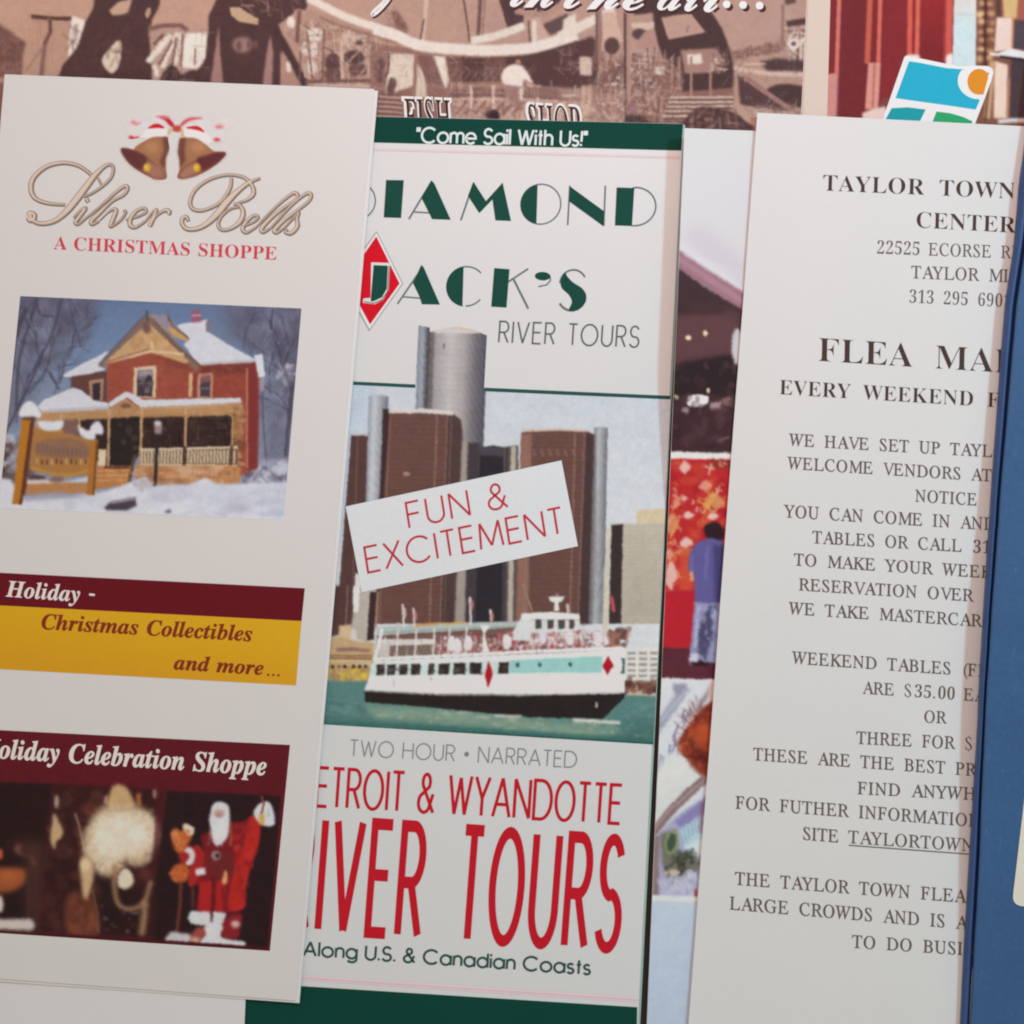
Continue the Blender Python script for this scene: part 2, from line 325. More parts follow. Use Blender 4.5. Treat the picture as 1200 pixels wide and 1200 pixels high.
    'M': (634, '14,0 14,17 43,22 61,32 72,50 75,79 75,382 71,416 64,426 53,432 15,439 15,455 185,455 317,142 449,455 617,455 617,439 590,433 573,423 563,405 560,378 560,85 565,43 571,31 582,23 617,17 617,0 396,0 396,17 433,25 443,32 450,44 455,83 455,399 288,0 270,0 105,389 105,80 109,48 120,30 139,20 169,17 169,0'),
    'N': (494, '403,-11 107,350 107,79 110,49 119,31 136,21 167,17 167,0 18,0 18,17 54,23 65,30 71,41 76,79 76,388 36,433 18,439 18,455 156,455 391,169 391,377 386,414 379,425 369,431 331,439 331,455 480,455 480,439 450,434 433,425 425,407 422,377 422,-11'),
    'O': (525, '261,-11 213,-6 169,7 129,29 94,58 66,93 45,134 32,179 28,228 32,276 45,321 66,362 95,397 130,426 170,448 216,462 265,466 313,462 357,448 397,427 431,399 459,364 481,323 494,277 498,228 494,179 481,134 459,93 430,58 395,29 355,7 310,-6|265,12 315,26 351,66 372,133 379,228 371,321 348,389 310,430 260,443 210,430 174,389 152,322 145,228 153,135 177,67 215,26'),
    'P': (418, '15,0 15,17 45,22 62,32 72,50 75,81 75,379 71,406 62,424 44,434 16,439 16,455 214,455 287,452 336,440 366,422 390,398 404,367 409,332 398,280 367,240 314,214 242,206 182,206 182,81 185,50 194,32 212,22 242,17 242,0|182,230 201,230 244,235 272,253 287,283 292,329 288,375 275,406 252,425 216,431 199,429 189,424 184,414 182,398'),
    'R': (473, '15,0 15,17 45,22 62,32 72,50 75,81 75,379 71,406 62,424 44,434 16,439 16,455 217,455 305,448 367,426 405,388 417,334 406,285 372,248 315,224 432,50 452,26 463,19 478,17 480,17 480,0 338,0 201,212 182,212 182,81 185,50 194,32 212,22 242,17 242,0|182,234 203,234 249,240 280,258 298,290 304,336 295,389 268,421 224,431 202,429 190,422 184,409 182,385'),
    'S': (390, '43,-11 43,158 62,158 83,94 111,50 149,24 197,15 231,20 257,36 273,60 279,89 265,129 225,160 163,191 112,221 77,253 56,289 50,332 54,370 67,403 88,429 115,449 148,462 185,466 229,461 282,448 291,446 300,445 313,450 320,466 339,466 339,319 322,319 310,354 293,385 272,410 248,429 222,441 194,445 163,440 140,426 125,406 120,380 124,356 137,336 159,319 189,303 253,273 290,253 317,233 337,211 350,188 357,162 359,133 354,93 339,58 314,29 281,8 240,-6 192,-10 158,-8 126,1 98,9 85,12 69,7 61,-11'),
    'T': (423, '92,0 92,17 123,21 142,31 152,50 156,81 156,433 149,433 102,426 65,403 41,367 29,318 11,318 11,455 410,455 410,317 394,317 375,382 333,420 269,433 263,433 263,81 267,49 276,30 296,21 328,17 328,0'),
    'V': (428, '212,-13 44,381 22,420 8,432 -14,439 -14,455 211,455 211,439 166,432 156,423 152,410 161,378 259,143 348,377 355,409 351,423 342,432 299,439 299,455 442,455 442,439 423,436 408,427 395,411 382,383 230,-13'),
    'W': (611, '171,-11 32,393 15,427 3,435 -15,439 -15,455 181,455 181,439 150,432 143,423 140,410 148,373 223,153 301,353 286,399 278,418 267,429 229,439 229,455 439,455 439,439 404,432 393,412 399,386 474,166 541,369 549,406 546,421 538,430 503,439 503,455 624,455 624,439 607,433 594,421 575,379 446,-11 428,-11 316,309 190,-11'),
    'Y': (426, '101,0 101,17 131,22 148,32 157,50 161,81 161,179 46,387 29,414 14,429 1,435 -13,438 -13,455 207,455 207,438 195,438 167,432 158,425 156,416 164,392 248,226 333,366 345,389 349,408 336,430 298,438 295,438 295,455 439,455 439,438 423,434 409,424 383,392 268,203 268,81 271,50 280,32 298,22 328,17 328,0'),
  },
  'bolditalic': {
    'C': (440, '202,-11 149,-6 104,10 69,36 42,71 26,114 20,165 24,214 37,262 56,309 83,352 116,389 154,420 218,452 287,463 333,459 385,448 397,446 407,444 421,449 431,463 449,463 420,308 401,310 395,366 377,406 348,431 309,439 264,430 222,401 184,353 152,287 130,212 122,142 129,91 151,53 185,28 229,20 280,30 326,58 368,105 387,91 335,34 273,0'),
    'H': (508, '-34,0 -34,15 0,20 12,28 22,41 39,85 115,369 119,387 120,404 117,417 109,426 94,432 73,435 73,451 283,451 283,435 249,429 237,421 228,409 212,365 181,252 341,252 373,369 378,404 375,417 367,426 352,432 330,435 330,451 541,451 541,435 508,430 496,423 487,412 470,369 394,82 388,48 390,34 399,24 413,18 435,15 435,0 224,0 224,15 258,20 270,28 280,41 297,85 333,221 173,221 136,82 130,47 141,24 177,15 177,0'),
    'S': (369, '154,-11 111,-6 58,10 38,14 24,9 9,-7 -9,-7 26,144 45,144 45,140 51,84 71,45 102,21 145,13 167,16 187,25 204,39 217,56 225,76 228,97 225,117 218,134 190,170 142,214 98,258 76,295 70,336 74,371 88,401 109,427 137,446 171,459 208,463 248,458 296,445 312,442 328,447 342,461 360,461 328,322 308,322 309,330 309,337 306,366 298,390 284,411 267,426 247,436 224,439 197,434 174,419 158,396 153,368 156,349 166,331 197,295 219,274 242,254 271,225 293,195 307,162 312,126 301,69 270,25 221,-2'),
    'a': (336, '53,-9 24,-3 1,14 -14,40 -19,73 -15,109 -5,147 11,184 32,220 57,251 84,276 126,301 165,310 198,299 214,265 225,303 297,303 241,108 232,74 228,56 231,44 238,40 259,52 285,87 300,78 248,13 197,-9 166,2 155,34 157,52 162,75 137,38 111,12 84,-4|93,41 108,45 124,56 152,95 176,147 192,202 198,248 192,272 172,281 157,276 141,264 109,219 83,159 70,115 65,81 72,51'),
    'b': (322, '77,-9 34,-3 1,12 -8,21 -11,31 -7,52 83,375 91,412 89,422 84,429 59,433 48,433 48,451 115,458 189,470 129,255 171,296 218,310 247,304 271,286 286,258 291,221 287,185 276,148 259,111 237,77 210,47 179,23 130,-1|91,15 109,18 127,29 159,65 185,116 203,171 210,223 207,240 201,253 191,261 179,263 154,256 134,232 115,193 97,138 77,69 70,33 75,19'),
    'c': (277, '93,-9 50,-2 17,19 -3,53 -9,97 -3,146 16,195 47,240 88,277 133,301 179,310 211,305 235,291 251,272 257,249 254,230 245,216 231,207 214,203 198,206 186,213 179,224 176,238 182,258 189,275 185,285 173,289 156,284 139,270 107,223 84,161 75,99 78,71 88,51 103,38 123,34 164,50 204,96 222,83 183,32 140,1'),
    'd': (334, '55,-9 26,-4 3,14 -11,43 -15,82 -13,114 -4,148 29,215 52,245 78,272 121,300 164,310 190,306 213,294 238,381 242,399 243,412 241,422 234,428 205,433 205,451 271,459 343,470 237,83 232,60 230,48 232,43 238,41 255,52 281,89 297,78 246,13 223,-4 198,-9 167,2 157,35 164,76 138,38 113,12 86,-4|96,42 111,46 127,58 156,99 180,153 196,208 201,249 195,275 177,283 164,280 149,269 120,231 93,181 74,126 66,79 69,63 75,51 84,44'),
    'e': (269, '87,-9 47,-2 16,19 -4,53 -11,98 -7,135 6,172 25,207 49,240 78,268 109,290 143,305 176,310 207,305 230,293 244,273 249,248 238,209 207,174 153,144 79,124 75,88 78,66 87,50 102,39 122,36 159,51 195,95 214,83 179,32 136,1|84,146 114,156 140,171 163,190 179,212 190,236 193,260 187,280 171,287 149,278 126,252 103,207'),
    'h': (357, '210,-9 176,3 165,41 173,84 194,153 217,222 223,246 220,257 210,261 172,242 131,185 92,100 63,0 -19,0 82,374 88,399 90,411 88,422 83,428 58,433 48,433 48,451 110,457 187,470 115,197 151,247 184,282 217,303 253,310 290,297 303,259 298,223 282,170 250,75 247,65 246,57 248,47 257,43 276,57 306,98 320,89 284,34 247,2'),
    'i': (194, '132,371 114,375 100,384 90,398 87,416 90,433 100,447 114,457 132,460 149,457 163,447 173,433 176,416 173,398 163,384 149,375|49,-8 29,-5 13,5 4,21 1,41 4,64 10,87 44,211 51,237 53,254 46,268 26,273 19,273 19,289 89,299 150,310 89,85 84,55 87,46 95,42 115,54 142,90 155,81 103,14'),
    'l': (173, '40,-9 19,-6 3,3 -7,19 -10,40 -8,61 -2,85 77,371 87,414 80,428 58,433 52,433 52,450 183,470 79,86 75,69 73,54 75,44 83,41 104,53 131,89 144,79 118,39 93,12 68,-4'),
    'm': (525, '380,-8 346,4 335,42 343,85 364,154 387,222 393,247 390,258 380,261 351,249 318,214 284,152 250,62 230,0 152,0 220,222 226,247 222,258 213,261 196,257 177,244 157,222 136,190 97,107 66,0 -14,0 42,211 50,240 52,254 45,268 24,273 18,273 17,289 151,310 116,193 153,245 187,281 220,303 256,310 294,297 306,260 299,217 330,258 361,287 391,304 422,310 460,297 473,260 468,224 452,171 420,76 417,66 416,58 418,47 426,44 436,47 446,56 457,70 471,91 486,81 459,42 433,14 407,-3'),
    'n': (357, '213,-9 179,3 168,41 175,84 197,153 220,222 226,246 222,257 213,261 176,243 136,190 97,107 66,0 -14,0 42,211 50,240 52,254 45,268 24,273 18,273 17,289 151,310 116,193 153,245 187,281 220,303 256,310 294,297 306,259 301,226 285,170 248,57 251,47 260,43 269,46 279,55 304,90 319,80 291,41 266,13 240,-4'),
    'o': (316, '96,-9 54,-2 20,20 -3,54 -10,98 -6,135 6,172 24,208 48,241 76,269 107,291 141,305 175,310 221,302 256,281 278,247 285,203 281,167 270,130 252,94 228,61 200,33 168,10 133,-5|103,13 119,18 134,30 162,74 184,132 200,191 206,240 197,276 172,288 157,284 141,272 113,229 90,172 75,111 69,58 78,25'),
    'p': (330, '-79,-139 -79,-121 -51,-114 -37,-95 -30,-71 48,228 52,253 50,263 44,269 16,273 16,290 85,300 144,310 124,242 176,293 228,310 257,304 279,288 293,261 298,224 294,184 282,143 263,103 239,67 211,36 180,11 147,-4 114,-9 90,-6 69,6 48,-69 44,-97 47,-109 54,-116 86,-122 86,-139|102,15 119,19 135,31 165,71 190,125 207,179 214,224 212,240 206,252 198,259 187,262 155,249 127,209 103,142 86,78 78,38 84,20'),
    'r': (261, '-14,0 42,211 50,240 52,254 45,268 24,273 18,273 17,289 151,310 114,189 144,243 171,280 197,302 222,310 250,298 259,265 257,245 249,230 236,221 220,218 202,223 186,238 180,241 157,225 127,175 95,97 66,0'),
    's': (253, '91,-9 63,-6 28,5 15,7 3,4 -7,-7 -24,-4 -7,109 13,105 23,55 46,24 81,14 110,24 120,52 114,77 95,106 69,138 39,185 31,207 28,228 35,260 53,286 82,303 116,309 145,306 179,298 186,296 192,295 204,298 212,307 230,307 215,205 197,207 184,252 163,279 134,288 119,286 107,278 99,268 97,255 104,231 124,202 146,176 165,149 183,116 190,82 187,58 177,36 162,17 142,3 118,-6'),
    't': (185, '30,-9 -4,3 -15,39 -14,52 -11,70 45,273 13,273 13,297 79,334 134,398 162,398 134,300 187,300 179,273 126,273 77,103 70,77 67,56 70,45 77,41 98,54 128,95 144,85 116,44 88,14 60,-3'),
    'y': (281, '-30,-140 -51,-137 -66,-129 -77,-115 -80,-99 -77,-84 -69,-72 -56,-64 -41,-61 -26,-64 -8,-73 20,-85 38,-77 58,-56 76,-30 83,-6 79,30 70,90 58,156 44,213 33,251 24,269 14,275 -1,277 -9,276 -9,294 22,298 48,304 85,310 99,296 112,254 127,181 148,75 191,160 205,211 200,225 187,238 173,252 168,269 171,285 179,298 193,307 210,310 227,307 240,298 248,284 251,265 241,219 214,152 174,74 126,-5 74,-74 20,-122 -5,-136'),
  },
  'script': {
    'a': (355, '210,-5 194,-2 180,7 170,21 167,40 127,7 83,-4 56,0 35,12 21,32 16,58 20,83 32,109 50,135 73,158 99,178 128,193 158,203 187,207 219,199 234,177 247,204 322,207 260,79 246,50 241,37 247,30 264,37 288,55 311,75 324,62 262,12 234,0|97,12 120,19 146,40 172,71 196,109 214,143 220,164 213,181 197,188 171,176 141,145 112,104 90,62 82,27 87,17'),
    'e': (276, '101,-5 65,1 37,16 18,40 11,66 16,90 28,114 47,138 71,160 126,194 155,204 182,207 205,204 224,194 236,180 240,162 236,142 222,123 199,105 171,90 97,69 88,47 85,30 90,19 106,15 135,19 165,30 196,48 228,75 240,62 206,33 170,12 134,-1|104,86 126,91 147,100 181,131 191,148 194,165 191,181 182,186 159,173 131,136'),
    'h': (381, '343,62 317,38 298,21 269,2 240,-4 221,0 206,11 196,29 192,52 199,83 210,103 233,132 271,175 274,181 271,185 251,179 222,160 186,125 147,74 99,1 14,-5 101,160 79,135 56,113 43,127 84,167 122,213 158,273 221,385 302,394 164,132 227,188 278,207 297,203 313,192 322,174 326,150 322,131 312,111 276,64 260,42 255,28 259,21 282,34 329,75'),
    'i': (231, '184,243 170,245 159,251 152,260 150,273 153,287 163,299 176,307 193,310 216,302 223,292 226,281 223,266 213,254 200,246|194,62 156,26 129,7 108,-2 85,-5 48,7 35,41 47,79 84,148 68,131 49,113 36,127 55,144 82,172 107,201 201,207 133,83 105,27 109,21 134,33 181,75'),
    'n': (388, '-1,-5 45,62 78,109 103,153 99,158 85,147 51,113 38,127 97,183 122,200 147,206 168,194 175,160 171,132 234,188 284,207 303,203 319,192 328,174 332,150 322,119 300,85 277,55 265,39 261,28 266,21 288,34 335,75 349,62 313,29 289,11 268,0 247,-4 228,0 213,11 202,29 199,52 205,83 239,132 277,175 280,179 280,181 277,185 251,174 212,141 161,84 99,0'),
    'o': (300, '91,-5 62,0 38,14 23,37 17,64 21,88 33,113 51,137 74,160 100,179 129,194 159,204 188,207 217,203 239,191 252,172 257,146 254,123 245,101 210,56 233,66 258,83 271,69 248,50 224,37 200,29 177,27 134,3|106,17 122,21 140,33 138,43 140,52 148,61 175,72 208,122 218,165 214,180 202,185 188,180 169,163 144,134 121,97 102,61 95,34 98,21'),
    'r': (275, '237,62 196,24 172,6 154,-2 136,-4 108,-1 86,10 71,26 66,46 77,84 105,127 148,165 120,163 101,163 77,138 50,113 36,127 60,148 81,168 95,216 106,222 115,220 116,210 116,206 116,201 122,193 143,189 178,184 204,173 212,163 214,150 208,131 191,103 171,75 156,54 144,30 147,23 154,21 177,33 225,76'),
    't': (297, '36,127 77,167 109,205 140,252 215,377 300,380 251,295 296,295 289,273 236,273 188,193 146,117 113,55 103,28 105,22 111,20 140,33 190,75 203,62 144,13 116,0 87,-4 66,-1 51,9 41,25 38,44 45,74 57,101 83,148 47,113'),
    'u': (396, '359,62 299,10 277,0 254,-3 228,0 210,9 198,24 194,42 195,52 197,62 171,33 143,13 115,1 88,-3 67,0 51,9 40,24 37,42 48,79 81,144 62,127 48,113 36,127 73,162 109,201 207,207 137,83 122,55 118,37 120,29 128,27 150,39 186,77 228,133 267,201 365,207 284,64 267,30 269,24 276,21 302,35 346,75'),
    'y': (388, '345,62 297,26 249,1 184,-102 132,-163 86,-192 36,-202 8,-198 -11,-187 -23,-170 -27,-148 -16,-112 15,-77 64,-45 128,-16 164,-3 195,55 149,10 110,-5 88,-1 70,8 59,24 55,44 63,82 88,124 103,152 100,158 77,140 62,126 49,113 35,127 62,153 90,177 111,192 130,203 148,206 175,195 185,163 182,141 173,117 141,62 126,38 121,26 123,19 130,17 150,29 184,66 228,124 277,200 366,206 266,30 299,50 333,75|36,-185 60,-175 87,-144 117,-94 154,-26 92,-54 46,-87 18,-121 8,-154 15,-175 24,-182'),
  },
}

def outline_text(font, s, p0, p1, cap, lean, offset=0.0, space=330, first=0, last=None, track=0):
    """letters of GLYPHS set on the baseline p0-p1; lean = sideways shift of a capital's top in px"""
    xs = []; x = 0
    for ch in s:
        xs.append(x)
        x += space if ch == ' ' else GLYPHS[font][ch][0] + track
    xs.append(x)
    x0 = xs[first]; x1 = xs[last if last is not None else len(s)]
    kx = 1.0 / (x1 - x0)
    V = []; f = []; n = 0
    for ch, gx in zip(s, xs):
        if ch == ' ': continue
        digit = font == 'roman' and ch.isdigit()      # the figures come from a bolder cut: thin them
        a, b = fill_mesh([[tuple(map(float, t.split(','))) for t in sp.split()] for sp in GLYPHS[font][ch][1].split('|')], 0 if ch == '$' else offset - (11 if digit else 0))
        V.append((a * [1, 1.06] + [gx, -8] if digit else a + [gx, 0])); f += [tuple(i + n for i in q) for q in b]; n += len(a)
    v = np.concatenate(V)
    u = (v[:, 0] - x0) * kx; h = v[:, 1] / 465.0
    px = p0[0] + (p1[0] - p0[0]) * u + lean * h
    py = p0[1] + (p1[1] - p0[1]) * u - cap * h
    return np.stack([px, py], 1), f

def arc(cx, cy, rx, ry, a0, a1, n=None):
    n = n or max(6, int(abs(a1 - a0) / 9))
    return [(cx + rx * math.cos(math.radians(a)), cy + ry * math.sin(math.radians(a))) for a in np.linspace(a0, a1, n + 1)]

XH = 0.70
PEN = {   # geometric sans: width, pen strokes; capital height 1
 'A': (.78, [[(0, 0), (.39, 1), (.78, 0)], [(.13, .32), (.65, .32)]]),
 'C': (.92, [arc(.5, .5, .5, .5, 42, 318)]),
 'D': (.80, [[(0, 0), (0, 1), (.32, 1)] + arc(.32, .5, .48, .5, 88, -88) + [(.32, 0), (-.0, 0)]]),
 'E': (.50, [[(.5, 1), (0, 1), (0, 0), (.5, 0)], [(0, .53), (.46, .53)]]),
 'F': (.48, [[(.48, 1), (0, 1), (0, 0)], [(0, .53), (.44, .53)]]),
 'H': (.68, [[(0, 0), (0, 1)], [(.68, 0), (.68, 1)], [(0, .52), (.68, .52)]]),
 'I': (.02, [[(.01, 0), (.01, 1)]]),
 'M': (.90, [[(0, 0), (.08, 1), (.45, .08), (.82, 1), (.90, 0)]]),
 'N': (.70, [[(0, 0), (0, 1), (.70, 0), (.70, 1)]]),
 'O': (1.0, [arc(.5, .5, .5, .5, 0, 360)]),
 'R': (.56, [[(0, 0), (0, 1), (.28, 1)] + arc(.28, .74, .27, .26, 88, -88) + [(.28, .48), (0, .48)], [(.28, .48), (.56, 0)]]),
 'S': (.56, [arc(.29, .74, .25, .26, 25, 262) + arc(.28, .25, .28, .25, 78, -158)]),
 'T': (.52, [[(0, 1), (.52, 1)], [(.26, 1), (.26, 0)]]),
 'U': (.64, [[(0, 1), (0, .32)] + arc(.32, .32, .32, .32, 185, 355) + [(.64, .32), (.64, 1)]]),
 'V': (.70, [[(0, 1), (.35, 0), (.70, 1)]]),
 'W': (1.0, [[(0, 1), (.26, 0), (.50, .95), (.74, 0), (1.0, 1)]]),
 'X': (.66, [[(0, 0), (.64, 1)], [(.02, 1), (.66, 0)]]),
 'Y': (.64, [[(0, 1), (.32, .45), (.64, 1)], [(.32, .45), (.32, 0)]]),
 '&': (.70, [[(.70, 0)] + arc(.33, .79, .17, .20, 212, -42) + arc(.27, .25, .27, .25, 112, 325) + [(.66, .48)]]),
 'a': (.66, [arc(.33, XH / 2, .33, XH / 2, 0, 360), [(.66, 0), (.66, XH)]]),
 'd': (.66, [arc(.33, XH / 2, .33, XH / 2, 0, 360), [(.66, 0), (.66, 1.02)]]),
 'g': (.66, [arc(.33, XH / 2, .33, XH / 2, 0, 360), [(.66, XH), (.66, -.05)] + arc(.36, -.05, .30, .22, 0, -150)]),
 'e': (.66, [[(.02, .34), (.66, .34)] + arc(.33, XH / 2, .33, XH / 2, 5, 318)]),
 'o': (.70, [arc(.35, XH / 2, .35, XH / 2, 0, 360)]),
 'n': (.50, [[(0, 0), (0, XH)], [(0, .40)] + arc(.25, .45, .25, .25, 170, 0) + [(.50, 0)]]),
 'h': (.50, [[(0, 0), (0, 1.02)], [(0, .40)] + arc(.25, .45, .25, .25, 170, 0) + [(.50, 0)]]),
 'm': (.88, [[(0, 0), (0, XH)], [(0, .40)] + arc(.22, .48, .22, .22, 170, 0) + [(.44, 0)], [(.44, .44)] + arc(.66, .48, .22, .22, 170, 0) + [(.88, 0)]]),
 'i': (.02, [[(.01, 0), (.01, XH)], [(.01, .84), (.01, 1.0)]]),
 'l': (.02, [[(.01, 0), (.01, 1.02)]]),
 't': (.28, [[(.14, 0), (.14, .98)], [(0, XH - .04), (.28, XH - .04)]]),
 's': (.40, [arc(.20, .52, .18, .17, 30, 262) + arc(.20, .18, .20, .18, 80, -155)]),
 '!': (.04, [[(.04, .28), (.06, 1.0)], [(.02, 0), (.02, .13)]]),
 '.': (.06, [[(.03, 0), (.03, .14)]]),
 '"': (.18, [[(.02, .72), (.04, 1.02)], [(.16, .72), (.18, 1.02)]]),
 '*': (.30, [arc(.15, .48, .07, .07, 0, 360, 14)]),
}

def pieces(p):
    """a stroke broken at its sharp corners"""
    out = [[p[0]]]
    for i in range(1, len(p)):
        out[-1].append(p[i])
        if i < len(p) - 1:
            a = np.subtract(p[i], p[i - 1]); b = np.subtract(p[i + 1], p[i])
            if a @ b < -.1 * np.linalg.norm(a) * np.linalg.norm(b): out.append([p[i]])
    return out

def pen_text(s, p0, p1, cap, lean, w, gap=.20, space=.42, first=0, last=None, asp=1.0, narrow=1.0):
    """w = thickness of level strokes in capital heights; upright strokes are asp times thinner; narrow squeezes O and C"""
    xs = []; x = 0
    nw = lambda ch: narrow if ch in 'OC' else 1.0
    for ch in s:
        xs.append(x)
        x += space if ch == ' ' else PEN[ch][0] * nw(ch) + gap
    xs.append(x - gap)
    x0 = xs[first]; x1 = xs[last] - gap if last is not None else xs[-1]
    k = math.hypot(p1[0] - p0[0], p1[1] - p0[1]) / (x1 - x0) / cap * asp      # squeeze before the pen goes over it
    out = []
    for ch, gx in zip(s, xs):
        if ch == ' ': continue
        for st in PEN[ch][1]:
            for part in pieces([((a * nw(ch) + gx) * k, b) for a, b in st]):
                v, f = strip(part, w * (2.2 if ch == '*' else 1))
                u = (v[:, 0] / k - x0) / (x1 - x0)
                out.append((np.stack([p0[0] + (p1[0] - p0[0]) * u + lean * v[:, 1],
                                      p0[1] + (p1[1] - p0[1]) * u - cap * v[:, 1]], 1), f))
    return out

def spline(pts, n=8, closed=False):
    """Catmull-Rom through pts (any dimension)"""
    p = np.array(pts, float); N = len(p); o = []
    rngk = range(N if closed else N - 1)
    for i in rngk:
        if closed: a, b, c, d = p[(i - 1) % N], p[i], p[(i + 1) % N], p[(i + 2) % N]
        else: a, b, c, d = p[max(i - 1, 0)], p[i], p[i + 1], p[min(i + 2, N - 1)]
        for t in np.linspace(0, 1, n, endpoint=False):
            o.append(0.5 * (2 * b + (c - a) * t + (2 * a - 5 * b + 4 * c - d) * t * t + (3 * b - a - 3 * c + d) * t ** 3))
    if not closed: o.append(p[-1])
    return np.array(o)

def view(pts, ox, oy, k):
    return [(ox + x / k, oy + y / k) for x, y in pts]

# ------------------------------------------------------------------ painter for the printed photographs
class Canvas:
    """a colour field over part of the papers, in photograph pixels, SS samples per pixel"""
    SS = 2
    def __init__(self, x0, y0, x1, y1, base, dash=False):
        self.dash = dash
        self.x0, self.y0 = x0, y0
        self.w = int((x1 - x0) * self.SS); self.h = int((y1 - y0) * self.SS)
        self.a = np.empty((self.h, self.w, 3)); self.a[:] = base
        self.v(0, 0, 1)
    def v(self, ox, oy, k): self.ox, self.oy, self.k = ox, oy, k; return self
    def tr(self, pts):
        p = np.asarray(pts, float)[:, :2]
        return np.stack([(self.ox + p[:, 0] / self.k - self.x0) * self.SS, (self.oy + p[:, 1] / self.k - self.y0) * self.SS], 1)
    def box(self, p, pad):
        x0 = max(0, int(p[:, 0].min() - pad)); x1 = min(self.w, int(p[:, 0].max() + pad) + 2)
        y0 = max(0, int(p[:, 1].min() - pad)); y1 = min(self.h, int(p[:, 1].max() + pad) + 2)
        return x0, x1, y0, y1
    @staticmethod
    def blur(m, r):
        r = int(round(r))
        if r < 1: return m
        for ax in (0, 1):
            for _ in (0, 1):
                c = np.cumsum(np.pad(m, [(r + 1, r) if i == ax else (0, 0) for i in (0, 1)], mode='edge'), ax)
                n = m.shape[ax]
                m = (np.take(c, range(2 * r + 1, 2 * r + 1 + n), ax) - np.take(c, range(0, n), ax)) / (2 * r + 1)
        return m
    def mask(self, p, blur):
        r = blur * self.SS
        x0, x1, y0, y1 = self.box(p, 2 * r + 2)
        if x1 <= x0 or y1 <= y0: return None
        # sample a padded window so soft edges stay right at the border of the canvas
        X, Y = np.meshgrid(np.arange(x0, x1) + .5, np.arange(y0, y1) + .5)
        m = np.zeros(X.shape, bool)
        for (ax, ay), (bx, by) in zip(p, np.roll(p, -1, 0)):
            if ay == by: continue
            c = (ay > Y) != (by > Y)
            m ^= c & (X < (bx - ax) * (Y - ay) / (by - ay) + ax)
        return self.blur(m.astype(float), r), x0, x1, y0, y1
    def put(self, r, col, a):
        if r is None: return self
        m, x0, x1, y0, y1 = r
        s = self.a[y0:y1, x0:x1]
        s += (np.asarray(col, float) - s) * (m * a)[..., None]
        return self
    def poly(self, pts, col, blur=.5, a=1.0):
        return self.put(self.mask(self.tr(pts), blur), col, a)
    def blob(self, pts, col, blur=.6, a=1.0):
        return self.poly(spline(pts, 6, True), col, blur, a)
    def ell(self, cx, cy, rx, ry, col, blur=.5, a=1.0, rot=0):
        c, s = math.cos(math.radians(rot)), math.sin(math.radians(rot))
        t = np.linspace(0, 2 * math.pi, 25)[:-1]
        x, y = rx * np.cos(t), ry * np.sin(t)
        return self.poly(np.stack([cx + c * x - s * y, cy + s * x + c * y], 1), col, blur, a)
    def line(self, pts, w, col, blur=.3, a=1.0, smooth=False):
        if smooth: pts = spline(pts, 6)
        v, f = strip(pts, w)
        return self.poly(np.concatenate([v[0::2], v[1::2][::-1]]), col, blur, a)
    def grad(self, pts, c0, c1, p0, p1, blur=.5, a=1.0):
        r = self.mask(self.tr(pts), blur)
        if r is None: return self
        m, x0, x1, y0, y1 = r
        q = self.tr([p0, p1]); d = q[1] - q[0]
        X, Y = np.meshgrid(np.arange(x0, x1), np.arange(y0, y1))
        t = np.clip(((X - q[0][0]) * d[0] + (Y - q[0][1]) * d[1]) / (d @ d), 0, 1)[..., None]
        return self.put(r, np.asarray(c0, float) * (1 - t) + np.asarray(c1, float) * t, a)
    def specks(self, pts, cols, n, smin, smax, a=.8, blur=.4, ratio=1.6, rot=None):
        p = np.asarray(pts, float); lo, hi = p.min(0), p.max(0)
        k = 0; tries = 0
        while k < n and tries < n * 8:
            tries += 1
            q = lo + rng.random(2) * (hi - lo)
            ins = False
            for (ax, ay), (bx, by) in zip(p, np.roll(p, -1, 0)):
                if (ay > q[1]) != (by > q[1]) and q[0] < (bx - ax) * (q[1] - ay) / (by - ay) + ax: ins = not ins
            if not ins: continue
            s = smin + rng.random() * (smax - smin)
            if self.dash:      # built clutter: short upright, level and raking strokes instead of dots
                an = math.radians(float(rng.choice([2, 4, 88, 92, 90, 35, 130])) + rng.normal() * 4); L = s * (1.2 + 2.2 * rng.random())
                d = (math.cos(an) * L, math.sin(an) * L)
                self.line([(q[0] - d[0], q[1] - d[1]), (q[0] + d[0], q[1] + d[1])], max(3.0, s * .75), cols[int(rng.integers(len(cols)))], .35, a * (.4 + .6 * rng.random()))
                k += 1
                continue
            self.ell(q[0], q[1], s * (0.6 + rng.random() * ratio), s, cols[int(rng.integers(len(cols)))], blur, a * (.4 + .6 * rng.random()),
                     rng.random() * 180 if rot is None else rot + rng.normal() * 8)
            k += 1
        return self
    def grain(self, amp=7.0, cell=3.0):
        def field(c):
            h, w = int(self.h / c) + 3, int(self.w / c) + 3
            g = rng.normal(0, 1, (h, w))
            y = np.arange(self.h) / c; x = np.arange(self.w) / c
            yi = y.astype(int); xi = x.astype(int); fy = (y - yi)[:, None]; fx = (x - xi)[None]
            return (g[yi][:, xi] * (1 - fy) * (1 - fx) + g[yi + 1][:, xi] * fy * (1 - fx) + g[yi][:, xi + 1] * (1 - fy) * fx + g[yi + 1][:, xi + 1] * fy * fx)
        t = field(cell) + field(cell * 3) * .8 + field(cell * 9) * .6
        self.a += (t * amp * .5)[..., None] * (0.35 + self.a / 255.0)
        self.a = np.clip(self.a, 0, 255)
        return self
